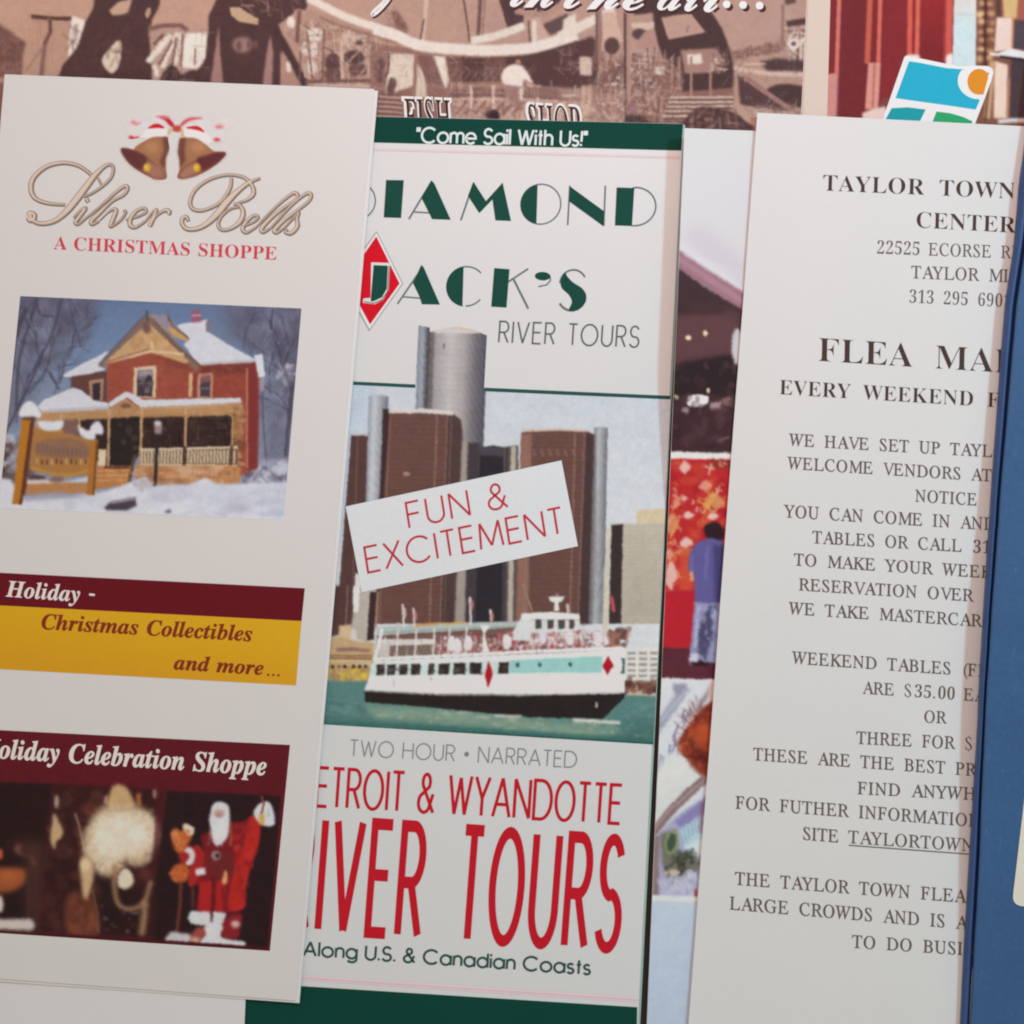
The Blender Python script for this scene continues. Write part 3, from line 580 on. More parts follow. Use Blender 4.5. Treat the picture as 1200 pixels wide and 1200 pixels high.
    def field(self, c):
        h, w = int(self.h / c) + 3, int(self.w / c) + 3
        g = rng.normal(0, 1, (h, w))
        y = np.arange(self.h) / c; x = np.arange(self.w) / c
        yi = y.astype(int); xi = x.astype(int); fy = (y - yi)[:, None]; fx = (x - xi)[None]
        return (g[yi][:, xi] * (1 - fy) * (1 - fx) + g[yi + 1][:, xi] * fy * (1 - fx) + g[yi][:, xi + 1] * (1 - fy) * fx + g[yi + 1][:, xi + 1] * fy * fx)
    def ruffle(self, amp=1.0):
        """lens and halftone softness of a small print: edges wander, tones smear a little"""
        d = self.SS
        dx = (self.field(2.4 * d) * .5 + self.field(6 * d) * .3) * amp * d; dy = (self.field(2.4 * d) * .5 + self.field(6 * d) * .3) * amp * d
        Y, X = np.meshgrid(np.arange(self.h), np.arange(self.w), indexing='ij')
        self.a = self.a[np.clip((Y + dy).round().astype(int), 0, self.h - 1), np.clip((X + dx).round().astype(int), 0, self.w - 1)]
        t = self.field(5 * d) * .6 + self.field(2.2 * d) * .7 + self.field(16 * d) * .6
        warm = self.field(9 * d)
        self.a = self.a * (1 + .009 * t)[..., None] + np.stack([warm * 1.0, t * 0, -warm * 1.0], -1) * 1.0
        self.a = np.clip(self.a, 0, 255)
        return self
    def wisps(self, cx, cy, rx, ry, r0, r1, cols, n, w, a=.6, a0=0, a1=360, bend=12):
        """hair: thin strokes running outward from an ellipse"""
        for _ in range(n):
            t = math.radians(a0 + rng.random() * (a1 - a0)); t2 = t + math.radians(rng.normal() * bend)
            p = r0 + rng.random() * .2; q = r1 * (.75 + .4 * rng.random())
            self.line([(cx + rx * p * math.cos(t), cy + ry * p * math.sin(t)), (cx + rx * (p + q) / 2 * math.cos((t + t2) / 2), cy + ry * (p + q) / 2 * math.sin((t + t2) / 2)), (cx + rx * q * math.cos(t2), cy + ry * q * math.sin(t2))],
                      w * (.6 + .8 * rng.random()), cols[int(rng.integers(len(cols)))], .35, a * (.4 + .6 * rng.random()))
        return self
    def hatch(self, pts, cols, n, l0, l1, w, a=.4, angles=(88, 91, 90, 2, 40, 128)):
        """fine built detail: thin straight strokes scattered over an area"""
        p = np.asarray(pts, float); lo, hi = p.min(0), p.max(0)
        for _ in range(n):
            q = lo + rng.random(2) * (hi - lo); ins = False
            for (ax, ay), (bx, by) in zip(p, np.roll(p, -1, 0)):
                if (ay > q[1]) != (by > q[1]) and q[0] < (bx - ax) * (q[1] - ay) / (by - ay) + ax: ins = not ins
            if not ins: continue
            an = math.radians(float(rng.choice(angles)) + rng.normal() * 3); L = (l0 + (l1 - l0) * rng.random()) / 2
            d = (math.cos(an) * L, math.sin(an) * L)
            self.line([(q[0] - d[0], q[1] - d[1]), (q[0] + d[0], q[1] + d[1])], w * (.6 + .8 * rng.random()), cols[int(rng.integers(len(cols)))], .25, a * (.4 + .6 * rng.random()))
        return self
    def twig(self, x, y, ang, L, w, col, depth, a=.7):
        """a bare branch and its side shoots"""
        x2, y2 = x + L * math.cos(ang), y - L * math.sin(ang)
        self.line([(x, y), ((x + x2) / 2 + rng.normal() * L * .06, (y + y2) / 2), (x2, y2)], w, col, .3, a)
        if depth:
            for _ in range(3):
                t = .35 + .65 * rng.random()
                self.twig(x + (x2 - x) * t, y + (y2 - y) * t, ang + rng.normal() * .55, L * (.45 + .3 * rng.random()), max(2.0, w * .6), col, depth - 1, a * .85)
        return self
    def soften(self, r):
        for c in range(3): self.a[..., c] = self.blur(self.a[..., c], r * self.SS)
        return self
    def sample(self, px, py):
        x = np.clip((px - self.x0) * self.SS - .5, 0, self.w - 1.001); y = np.clip((py - self.y0) * self.SS - .5, 0, self.h - 1.001)
        xi = x.astype(int); yi = y.astype(int); fx = (x - xi)[..., None]; fy = (y - yi)[..., None]
        A = self.a
        return A[yi, xi] * (1 - fx) * (1 - fy) + A[yi, xi + 1] * fx * (1 - fy) + A[yi + 1, xi] * (1 - fx) * fy + A[yi + 1, xi + 1] * fx * fy

def print_rgb(cv, x, y):
    """four-colour print: a little less pure than the tone picked by eye"""
    c = cv.sample(x, y)
    return ink_rgb(c + (c.mean(-1, keepdims=True) - c) * .10)

def photo(name, root, zf, quad, cv, step=1.0, off=0.00004, label=None):
    """a printed picture: a fine mesh lying on its sheet, one ink colour per vertex"""
    q = np.asarray(quad, float)
    nu = int(max(math.dist(q[0], q[1]), math.dist(q[3], q[2])) / step); nv = int(max(math.dist(q[0], q[3]), math.dist(q[1], q[2])) / step)
    U, V = np.meshgrid(np.linspace(0, 1, nu + 1), np.linspace(0, 1, nv + 1))
    pt = bil(q, U, V)
    # heights on a coarse grid of the same sheet function
    z = np.vectorize(zf)(pt[..., 0], pt[..., 1]) + off
    co = P(pt[..., 0], pt[..., 1], z).reshape(-1, 3)
    rgb = print_rgb(cv, pt[..., 0], pt[..., 1]).reshape(-1, 3)
    W = nu + 1
    J, I = np.meshgrid(np.arange(nv), np.arange(nu), indexing='ij')
    a = (J * W + I).ravel()
    fc = np.stack([a, a + W, a + W + 1, a + 1], 1)
    me = bpy.data.meshes.new(name)
    me.vertices.add(len(co)); me.vertices.foreach_set('co', co.ravel())
    me.loops.add(fc.size); me.loops.foreach_set('vertex_index', fc.ravel().astype(np.int32))
    me.polygons.add(len(fc)); me.polygons.foreach_set('loop_start', np.arange(0, fc.size, 4, dtype=np.int32))
    me.update(calc_edges=True)
    at = me.attributes.new('print', 'FLOAT_COLOR', 'POINT')
    at.data.foreach_set('color', np.concatenate([rgb, np.ones((len(rgb), 1))], 1).ravel())
    me.materials.append(photo_mat())
    o = bpy.data.objects.new(name, me)
    COL.objects.link(o)
    if label: o['label'] = label
    return attach(o, root)

# ------------------------------------------------------------------ the table under everything
wood = paper_mat('table_wood', (0.030, 0.020, 0.016), 0.5, 0.0, 0.10)
tb = link('table_top', [(-.6, -.6, -.03), (.6, -.6, -.03), (.6, .6, -.03), (-.6, .6, -.03), (-.6, -.6, 0), (.6, -.6, 0), (.6, .6, 0), (-.6, .6, 0)],
          [(0, 3, 2, 1), (4, 5, 6, 7), (0, 1, 5, 4), (1, 2, 6, 5), (2, 3, 7, 6), (3, 0, 4, 7)], [wood])
tb['kind'] = 'structure'
tb['label'] = 'dark brown table top seen in the gaps between the leaflets'

gloss = paper_mat('glossy_paper', (0.80, 0.80, 0.80), 0.42, 0.15, 0.012)
cool = paper_mat('coated_paper', (0.775, 0.795, 0.80), 0.40, 0.15, 0.012)
matte = paper_mat('copier_paper', (0.80, 0.795, 0.785), 0.65, 0.0, 0.018)
cream = paper_mat('cream_paper', (0.74, 0.62, 0.53), 0.5, 0.0, 0.02)
MMS = 0.001

# ================================================================== sepia leaflet
z_sepia = lambda x, y: 0.40 * MMS
root = thing('sepia_leaflet', 'sepia-toned leaflet with an old fairground photo and white script, along the top edge', 'leaflet', 470, 60, 0)
SEP = [(-45, -40), (952, -40), (934, 260), (-52, 250)]
leaf('paper_sheet', root, SEP, z_sepia, .3 * MMS, gloss, 20, 8)
TAN, MID, DK, CR, RED = (186, 146, 126), (140, 98, 86), (80, 54, 53), (218, 203, 188), (120, 80, 74)
cv = Canvas(-20, -20, 960, 200, TAN, True)
cv.grad([(-20, -20), (960, -20), (960, 200), (-20, 200)], (188, 146, 122), (178, 140, 126), (0, 0), (900, 0))
cv.poly([(-20, 96), (460, 105), (460, 200), (-20, 200)], MID, 3)
cv.poly([(440, 62), (960, 75), (960, 200), (430, 200)], MID, 4)
# -- far left: hill, house front, dark headframe
cv.v(0, 0, 5)
cv.blob([(-60, 130), (40, 170), (100, 215), (150, 250), (140, 320), (110, 370), (-60, 380)], (118, 80, 72), 2)
cv.specks([(-20, 180), (140, 250), (110, 370), (-20, 370)], [DK, (140, 100, 88), (105, 70, 66)], 50, 4, 12, .7)
cv.poly([(-20, 370), (140, 360), (130, 450), (-20, 460)], (128, 88, 78), 2)
cv.specks([(-20, 360), (130, 360), (130, 440), (-20, 440)], [DK, TAN, MID], 40, 4, 9, .6)
cv.poly([(185, 90), (415, 120), (405, 470), (125, 470)], (180, 139, 117), .8)
cv.line([(182, 96), (300, 108), (420, 110)], 24, (92, 60, 54), .6)
cv.line([(290, 110), (296, 180), (262, 265), (240, 470)], 26, (132, 92, 82), 1)
cv.line([(292, 115), (296, 180), (260, 260)], 12, (96, 62, 58), .6)
cv.line([(262, 265), (205, 340), (150, 420)], 10, (150, 108, 92), .8)
cv.poly([(425, 92), (500, 122), (488, 230), (430, 310), (398, 340), (408, 200)], (222, 208, 192), .8)
cv.poly([(560, -40), (700, -40), (940, -40), (935, 30), (890, 120), (872, 200), (884, 300), (900, 480), (330, 470), (370, 380), (450, 285), (500, 130), (545, 50)], DK, .9)
cv.poly([(640, 62), (690, 14), (775, -10), (750, 75), (700, 88), (660, 90)], (190, 152, 128), .8)
cv.ell(868, 75, 15, 32, (178, 138, 116), .7, 1, 12)
cv.blob([(702, 235), (710, 320), (690, 395), (655, 428), (612, 395), (598, 345), (640, 285)], (208, 188, 166), .8)
cv.line([(640, 400), (700, 290)], 10, (170, 140, 120), .8)
cv.specks([(420, 130), (880, 130), (880, 450), (400, 450)], [(92, 62, 60), (70, 46, 48)], 60, 8, 30, .35, 1.5)
# house behind
cv.poly([(890, 170), (1230, 170), (1230, 480), (890, 480)], (176, 140, 122), 1)
cv.poly([(1085, 195), (1215, 190), (1205, 380), (1150, 405), (1065, 395)], (224, 212, 198), .8)
for a, b, w in (((865, 365), (1000, 205), 36), ((950, 400), (1040, 190), 24), ((1030, 380), (1060, 190), 20), ((925, 450), (905, 380), 26)):
    cv.line([a, b], w, (220, 204, 190), .8)
for a, b, w in (((900, 260), (960, 200), 18), ((930, 380), (1010, 240), 12), ((1010, 380), (1030, 220), 9), ((1145, 280), (1140, 380), 8), ((1070, 200), (1062, 390), 8)):
    cv.line([a, b], w, (120, 84, 76), .6)
cv.line([(870, 170), (960, 150), (1060, 150), (1100, 180)], 26, (122, 84, 78), 1.2)
cv.poly([(935, 480), (955, 430), (1000, 370), (1040, 400), (1060, 440), (1120, 410), (1160, 410), (1200, 350), (1240, 330), (1240, 500)], (74, 50, 50), 1)
# second headframe
cv.v(220, 0, 5)
cv.poly([(188, -40), (720, -40), (692, 60), (640, 52), (598, 100), (545, 140), (548, 230), (700, 495), (640, 495), (546, 300), (545, 520), (60, 500), (98, 400), (105, 330), (118, 200), (122, 92)], DK, .8)
cv.poly([(182, 140), (190, 300), (208, 490), (132, 490), (160, 300)], (160, 118, 108), .8)
cv.poly([(484, 205), (500, 300), (494, 500), (438, 500), (464, 300)], (158, 118, 110), .8)
cv.poly([(245, 42), (300, 42), (416, 112), (410, 146), (300, 126), (255, 92)], (188, 154, 122), .7)
cv.ell(320, 262, 58, 46, (150, 112, 108), 2)
cv.ell(300, 268, 16, 30, (110, 78, 76), 1); cv.ell(360, 262, 14, 34, (112, 80, 78), 1); cv.ell(398, 262, 10, 26, (112, 80, 78), 1)
cv.specks([(300, 0), (680, 0), (660, 60), (480, 110), (300, 60)], [MID, (105, 72, 66), TAN], 40, 4, 14, .6)
cv.poly([(530, 140), (720, 60), (1250, 200), (1250, 480), (700, 490)], (176, 136, 118), 1)
cv.poly([(556, 290), (690, 470), (700, 495), (545, 500)], (170, 128, 112), .8)
cv.line([(505, 165), (560, 250), (690, 500)], 44, (76, 51, 51), .8)
cv.poly([(590, 390), (580, 360), (606, 410), (590, 425)], CR, 1)
cv.ell(605, 130, 24, 36, (224, 208, 192), .8); cv.line([(640, 250), (655, 60)], 24, (118, 82, 74), 1)
clut = [(660, 140), (820, 140), (1210, 240), (1210, 480), (690, 480)]
cv.specks(clut, [MID, CR, TAN, (112, 76, 70), (198, 166, 148)], 240, 4, 16, .75, .5, 1.4)
for x, y, rx, ry, c in ((850, 370, 46, 60, DK), (975, 335, 62, 42, DK), (1000, 410, 56, 40, (96, 64, 62)), (850, 440, 60, 40, (100, 68, 64)), (1125, 385, 22, 34, (104, 74, 70)),
                        (728, 395, 30, 46, CR), (690, 285, 26, 40, CR), (745, 205, 50, 40, CR), (740, 290, 20, 50, (226, 210, 196)), (590, 390, 14, 34, CR), (1005, 250, 20, 16, DK), (940, 225, 40, 50, (200, 170, 152))):
    cv.ell(x, y, rx, ry, c, .9, .9)
for a, b, w, c in (((700, 190), (730, 460), 9, (110, 76, 70)), ((800, 170), (790, 470), 10, (112, 78, 72)), ((900, 240), (905, 470), 14, (206, 174, 154)), ((1060, 280), (1055, 480), 14, (190, 156, 138)),
                   ((925, 380), (1020, 280), 9, TAN), ((990, 460), (1060, 380), 9, TAN), ((1170, 300), (1170, 480), 12, (112, 78, 72)), ((660, 300), (655, 470), 10, (120, 84, 76))):
    cv.line([a, b], w, c, .5)
cv.line([(690, 478), (1080, 472), (1230, 500)], 22, (112, 78, 72), .8)
cv.line([(740, 500), (1100, 508), (1230, 516)], 18, (188, 164, 148), .8)
cv.line([(700, -10), (760, 16), (900, 88), (1010, 130), (1120, 166), (1260, 214)], 46, (222, 206, 190), 1, 1, True)
cv.line([(770, 100), (900, 155), (1060, 200), (1230, 250)], 12, (140, 100, 88), .8)
# -- middle: sagging white banner, stalls, man in a white shirt
cv.v(440, 0, 5)
cv.poly([(90, 60), (130, 70), (190, 165), (180, 195), (120, 160)], (118, 80, 72), 2)
cv.specks([(20, 40), (120, 40), (190, 190), (60, 150)], [(120, 84, 74), (160, 118, 100)], 40, 5, 14, .6)
cv.poly([(-30, 260), (250, 280), (420, 320), (760, 330), (1250, 240), (1250, 520), (-30, 520)], (146, 104, 92), 1.2)
cv.poly([(500, 330), (760, 330), (930, 300), (1250, 230), (1250, 530), (915, 505), (870, 420), (760, 470), (500, 490)], (86, 57, 55), 1)
cv.poly([(415, 335), (510, 340), (505, 480), (430, 490)], (116, 80, 72), .8); cv.poly([(640, 340), (770, 340), (740, 480), (640, 470)], (112, 76, 70), .8)
cv.poly([(74, 312), (232, 318), (225, 500), (60, 560)], (214, 193, 172), .9); cv.poly([(232, 360), (290, 430), (300, 570), (220, 570)], (206, 182, 162), .9)
cv.line([(240, 240), (232, 440), (225, 570)], 20, (150, 108, 94), .6)
cv.line([(80, 310), (74, 420), (60, 450)], 12, (96, 64, 60), .6)
cv.poly([(238, 310), (322, 318), (392, 470), (385, 490), (300, 490)], (126, 88, 80), .7)
cv.poly([(338, 322), (408, 335), (432, 470), (432, 510), (408, 515)], (226, 208, 190), .8)
for i in range(34):
    x = 420 + i * 14; cv.line([(x, 490 - (i % 3) * 20), (x + 60, 380 + (i % 4) * 12)], 5, (158, 116, 104), .4, .45)
for x, y in ((100, 490), (90, 530), (30, 380), (25, 450)): cv.ell(x, y, 24, 36, (104, 72, 70), 1.2)
cv.poly([(430, 480), (740, 480), (760, 510), (1250, 525), (1250, 580), (400, 580)], (150, 110, 98), 1)
cv.poly([(440, 570), (1250, 560), (1250, 720), (430, 720)], (190, 150, 132), 1.5)
cv.specks([(400, 500), (1240, 520), (1240, 700), (440, 700)], [(120, 84, 78), (206, 172, 152), (150, 108, 98), (100, 70, 70)], 230, 4, 18, .6, .5, 1.6)
for i in range(7): cv.line([(470 + i * 55, 670), (540 + i * 55, 590)], 16, (136, 92, 84), .6, .8)
for y, w, c in ((500, 10, (176, 136, 120)), (530, 12, (130, 92, 84)), (556, 20, (112, 78, 76)), (580, 10, (204, 170, 152))): cv.line([(440, y), (780, y + 4), (1240, y + 26)], w, c, .6, .8)
for x in (560, 690, 1140, 950): cv.line([(x, 500), (x, 640)], 14, (214, 184, 166), .5)
cv.poly([(880, 500), (960, 500), (1240, 530), (1240, 580), (860, 570)], (136, 98, 90), 1, .8)
# man
cv.poly([(765, 490), (860, 500), (868, 590), (845, 640), (800, 625), (760, 560)], (160, 120, 108), .8)
cv.poly([(840, 520), (868, 510), (862, 580), (845, 600)], (226, 206, 190), .8)
cv.blob([(738, 440), (765, 395), (815, 376), (860, 388), (900, 440), (925, 500), (900, 505), (868, 470), (862, 505), (790, 500), (752, 490), (742, 480)], (228, 211, 197), .8)
cv.ell(836, 366, 17, 20, (168, 122, 108), .7)
cv.line([(870, 470), (925, 500), (970, 505)], 16, (176, 130, 114), .6)
for y in (548, 578, 606, 634, 662): cv.line([(-20, y), (160, y + 12)], 14, (114, 78, 72), .7, .8); cv.line([(-20, y + 15), (160, y + 26)], 10, (206, 176, 156), .7, .7)
cv.blob([(650, 690), (660, 655), (690, 642), (722, 660), (725, 700)], (60, 38, 40), .8)
# right-hand posts and the sheds
cv.poly([(720, -20), (760, -20), (865, -20), (870, 130), (772, 165)], (82, 56, 57), .7)
cv.poly([(935, -20), (1090, -20), (1080, 22), (950, 92)], (78, 54, 55), .7); cv.poly([(975, 145), (1124, 78), (1130, 165), (1026, 205)], (96, 72, 70), .8)
cv.line([(820, 60), (960, 90), (1110, 20)], 40, (176, 134, 118), .8)
cv.line([(300, -20), (290, 110), (275, 250)], 24, (204, 172, 152), .7); cv.line([(284, 110), (262, 238)], 9, (92, 62, 58), .6)
cv.line([(516, -10), (530, 80), (552, 246)], 9, (84, 56, 54), .4); cv.line([(614, -10), (602, 230)], 22, (110, 78, 76), .5); cv.line([(640, -10), (628, 210)], 6, (120, 86, 80), .4)
cv.line([(560, 240), (700, 212), (800, 178), (872, 150)], 46, (222, 206, 190), .9)
cv.poly([(910, 110), (960, 100), (1000, 180), (1015, 235), (930, 250)], (196, 160, 142), .8)
cv.line([(896, 120), (905, 260)], 10, (106, 74, 72), .5); cv.line([(932, 120), (930, 270)], 26, (220, 198, 180), .6)
cv.line([(-10, 168), (120, 208), (245, 262), (400, 284), (620, 296), (800, 292), (930, 278), (1050, 244), (1180, 200)], 66, (224, 209, 195), 1, 1, True)
cv.line([(240, 320), (420, 326), (640, 336), (900, 318)], 8, (160, 124, 100), .6, .8, True)
cv.v(660, 0, 4)
cv.poly([(0, 90), (60, 60), (60, 150), (0, 190)], (218, 200, 182), 1)
cv.line([(-20, 175), (60, 135), (130, 100), (200, 68), (240, 48)], 46, (222, 204, 188), 1.2)
cv.poly([(180, 60), (240, 55), (280, 190), (180, 240)], (206, 168, 146), 1)
cv.poly([(-20, 230), (130, 170), (160, 190), (160, 390), (60, 420), (-20, 410)], (88, 58, 57), 1.3)
cv.specks([(-20, 220), (150, 240), (150, 330), (-20, 330)], [(120, 84, 80), (150, 112, 104)], 30, 5, 14, .6)
cv.poly([(75, 265), (135, 268), (135, 355), (78, 352)], (206, 180, 162), 1.2)
cv.ell(228, 215, 36, 40, (90, 62, 60), 1)
cv.specks([(170, 260), (420, 260), (480, 560), (140, 560)], [MID, TAN, CR, (104, 72, 70), (198, 160, 142)], 250, 4, 15, .75, .5, 1.4)
for i in range(8): cv.line([(160 + i * 38, 430), (240 + i * 38, 300)], 9, (112, 78, 74), .5, .7)
cv.poly([(330, -40), (720, -40), (705, 60), (745, 130), (790, 260), (810, 410), (560, 430), (560, 330), (470, 280), (430, 160), (420, 60), (330, 70)], (78, 53, 52), .8)
cv.poly([(460, 82), (598, 62), (668, 152), (492, 186)], (186, 146, 128), .7); cv.line([(580, 150), (590, 120)], 4, (120, 84, 80), .4)
cv.poly([(690, 50), (800, -40), (1160, -40), (1160, 200), (1035, 215), (800, 248), (745, 125)], (184, 143, 127), .8)
cv.poly([(550, 235), (720, 225), (760, 300), (740, 340), (570, 345)], (164, 122, 108), 1)
cv.poly([(580, 255), (648, 252), (652, 298), (585, 302)], (222, 205, 190), .8); cv.poly([(434, 312), (480, 312), (480, 350), (436, 350)], (220, 202, 186), .7)
cv.poly([(320, 108), (428, 104), (424, 132), (380, 146), (322, 128)], (208, 178, 156), .7); cv.ell(358, 160, 36, 26, (92, 64, 66), .8)
cv.poly([(380, 150), (430, 140), (440, 210), (400, 235), (330, 220)], (178, 134, 118), .8)
cv.specks([(320, 240), (560, 260), (560, 450), (330, 450)], [MID, TAN, (100, 70, 68), (206, 172, 152)], 120, 4, 13, .7)
for x in (510, 545, 600, 690): cv.line([(x, 265), (x, 450)], 12, (166, 124, 110), .5)
cv.specks([(690, 250), (770, 250), (770, 350), (690, 350)], [CR, TAN, DK], 34, 5, 11, .8)
cv.line([(165, 40), (168, 150), (162, 300)], 30, (150, 112, 102), .8); cv.line([(158, 60), (158, 400)], 6, (96, 66, 62), .4)
cv.line([(306, 60), (306, 420), (310, 520)], 20, (176, 134, 116), .5); cv.line([(290, 60), (290, 540)], 12, (92, 62, 60), .5)
cv.poly([(-20, 410), (280, 420), (280, 600), (-20, 600)], (184, 144, 126), 2, .5); cv.line([(110, 400), (110, 560)], 50, (206, 170, 146), 1, .7)
cv.specks([(-20, 420), (560, 430), (560, 590), (-20, 590)], [MID, TAN, CR, (118, 84, 80), (206, 170, 150)], 170, 4, 14, .65)
for i, y in enumerate((458, 480, 500, 522, 545)): cv.line([(500 - i * 8, y), (800, y - 2)], 11, (206, 176, 156), .5); cv.line([(500 - i * 8, y + 11), (800, y + 9)], 9, (116, 82, 76), .5)
cv.ell(322, 505, 26, 30, (156, 110, 108), 1); cv.poly([(290, 540), (380, 540), (420, 590), (280, 590)], (84, 58, 56), 1.4)
cv.poly([(800, 250), (1045, 205), (1160, 190), (1160, 620), (800, 600)], (180, 140, 122), 1)
cv.line([(790, 262), (900, 240), (1045, 212)], 42, (150, 108, 96), 1); cv.specks([(800, 240), (1040, 190), (1040, 240), (800, 290)], [(104, 72, 70), TAN], 70, 4, 10, .6)
cv.poly([(920, 290), (1000, 272), (1150, 285), (1150, 335), (960, 335)], (84, 58, 58), 1.4); cv.line([(800, 320), (960, 345), (1150, 352)], 20, (208, 178, 158), .8); cv.line([(850, 300), (950, 300)], 8, (210, 180, 160), .6)
cv.blob([(955, 420), (1010, 395), (1090, 398), (1150, 420), (1150, 490), (1060, 505), (980, 470)], (78, 54, 52), 1.2)
cv.poly([(818, 355), (870, 365), (1010, 470), (1060, 520), (980, 515), (830, 490)], (88, 60, 59), 1); cv.line([(850, 362), (960, 440), (1090, 530)], 24, (158, 114, 104), .7)
cv.poly([(800, 480), (850, 500), (900, 600), (800, 600)], (188, 146, 128), 1.5); cv.specks([(900, 480), (1150, 500), (1150, 540), (900, 540)], [CR, TAN, MID], 60, 4, 9, .7)
cv.line([(1030, 20), (1030, 230)], 14, (150, 112, 100), .6)
cv.line([(1048, 112), (1150, 98)], 30, (84, 58, 58), .8); cv.line([(1040, 10), (1090, 0)], 26, (100, 70, 66), .8)
cv.specks([(1050, 130), (1150, 130), (1150, 260), (1050, 260)], [CR, (220, 204, 190), DK, MID], 55, 6, 16, .8)
cv.ell(1080, 205, 28, 26, (220, 204, 190), .7); cv.ell(1080, 205, 12, 11, (120, 84, 78), .6)
cv.blob([(560, 600), (575, 555), (615, 512), (665, 500), (735, 508), (800, 530), (845, 560), (880, 610)], (84, 57, 55), 1.2)
cv.specks([(580, 510), (800, 510), (870, 600), (580, 600)], [(120, 84, 78), MID, TAN, (66, 44, 46)], 80, 4, 16, .7)
FINE = [(82, 56, 54), (112, 78, 72), (206, 176, 156), (222, 204, 188), (150, 108, 96), (96, 66, 62)]
cv.v(220, 0, 5).hatch(clut, FINE, 260, 20, 90, 4.5, .42); cv.hatch([(545, 150), (1250, 250), (1250, 480), (700, 480)], FINE, 160, 30, 120, 3.6, .35)
cv.v(440, 0, 5).hatch([(400, 340), (770, 340), (740, 490), (430, 490)], FINE, 110, 20, 90, 4, .35); cv.hatch([(-20, 280), (440, 320), (440, 560), (-20, 560)], FINE, 110, 20, 80, 4, .31); cv.hatch([(400, 490), (1250, 520), (1250, 700), (420, 700)], FINE, 260, 20, 100, 4, .38); cv.hatch([(0, 0), (900, 0), (900, 240), (300, 240)], [(176, 136, 118), (200, 164, 142), (150, 110, 96)], 60, 30, 120, 3.5, .35)
cv.v(660, 0, 4).hatch([(170, 240), (560, 250), (560, 580), (120, 570)], FINE, 330, 15, 80, 3.4, .42); cv.hatch([(690, 240), (1150, 220), (1150, 500), (800, 520)], FINE, 160, 15, 70, 3.2, .35); cv.hatch([(-20, 220), (160, 240), (160, 400), (-20, 400)], FINE, 60, 15, 60, 3.4, .31)
cv.v(0, 0, 5).hatch([(870, 180), (1230, 180), (1230, 480), (880, 480)], FINE, 130, 20, 90, 4.5, .35); cv.hatch([(130, 120), (410, 120), (400, 460), (130, 450)], [(160, 118, 98), (192, 150, 126), (140, 100, 86)], 60, 30, 120, 4, .4, (86, 92, 100))
cv.v(0, 0, 1).grain(5, 1.6).ruffle(0.5).soften(.5)
cv.a *= np.interp(np.arange(cv.w), [0, 700, 1200, 1960], [1, .985, .94, .92])[None, :, None]      # print colour darkened towards the right to offset the lamp's brightness there
photo('fairground_photo', root, z_sepia, [(-40, -36), (947, -36), (936, 190), (-46, 190)], cv, 1.0)
# white script with its dark drop shade, cut by the top of the picture
def script_word(t, a, b, lean):
    sh = lambda d, e, o: [outline_text('script', t, (a[0] + d, a[1] + e), (b[0] + d, b[1] + e), 46, lean, o)]
    ink('script_word', root, z_sepia, [((70, 44, 42), sh(1.6, 2.4, 14)), ((232, 224, 212), sh(0, 0, 6))])
script_word('in', (594, 7), (650, 9), 10)
script_word('the', (656, 9), (756, 12), 12)
script_word('air', (768, 11), (842, 14), 12)
tail = lambda d: [strip(spline(view([(175 + d, -40 + d), (140 + d, 15 + d), (95 + d, 62 + d), (70 + d, 76 + d), (78 + d, 55 + d), (130 + d, 5 + d), (150 + d, -40 + d)], 420, 0, 4.286), 6), 3.6)]
ink('script_flourish', root, z_sepia, [((70, 44, 42), tail(8)), ((232, 224, 212), tail(0))])
dot = lambda k, d: [fill_mesh([[(851.5 + k * 19.3 + d + 4.6 * math.cos(t), 5 + k * .8 + d + 4.6 * math.sin(t)) for t in np.linspace(0, 6.28, 17)[:-1]]])]
for k in range(3): ink('script_dot', root, z_sepia, [((70, 44, 42), dot(k, 3.2)), ((232, 224, 212), dot(k, 0))])
lad = lambda s, x0, y0, x1, y1, o: outline_text('roman', s, (x0, y0), (x1, y1), 42, -2, o)
ink('sign_lettering', root, z_sepia, [((228, 216, 204), [lad('FISH', 475, 157, 534, 159, 26), lad('SHOP', 619, 164, 686, 167, 26)]),
                                      ((58, 36, 36), [lad('FISH', 477.5, 158, 532, 160, 4), lad('SHOP', 621.5, 165, 684, 168, 4)])])

# ================================================================== leaflet with the red striped photo
z_red = lambda x, y: 0.80 * MMS
root = thing('emblem_leaflet', 'pale-margined leaflet with red striped photo and cyan flag emblem, top right corner', 'leaflet', 1080, 80, 0)
leaf('paper_sheet', root, [(949, -40), (1340, -40), (1328, 250), (935.5, 240)], z_red, .35 * MMS, cream, 20, 12)
cv = Canvas(955, -10, 1260, 260, (112, 36, 40))
cv.v(940, 0, 4.615)
cv.grad([(640, -50), (780, -50), (780, 700), (640, 700)], (146, 36, 38), (118, 32, 36), (0, 0), (0, 330))
cv.poly([(440, -50), (572, -50), (560, 400), (420, 600)], (128, 36, 40), 1)
for pts, w, c in (([(160, -50), (150, 420)], 34, (126, 36, 40)), ([(202, -50), (186, 400)], 22, (200, 104, 92)), ([(370, -50), (352, 345)], 30, (188, 84, 62)), ([(396, -50), (384, 345)], 20, (126, 34, 36)),
                  ([(424, -50), (412, 345)], 22, (206, 96, 78)), ([(586, -50), (580, 330)], 28, (204, 84, 66)), ([(606, -50), (602, 320)], 14, (140, 34, 34)), ([(628, -50), (620, 320)], 24, (206, 92, 74)),
                  ([(795, -50), (786, 330)], 44, (198, 80, 68)), ([(776, -50), (770, 330)], 8, (152, 42, 42))):
    cv.line(pts, w, c, .7)
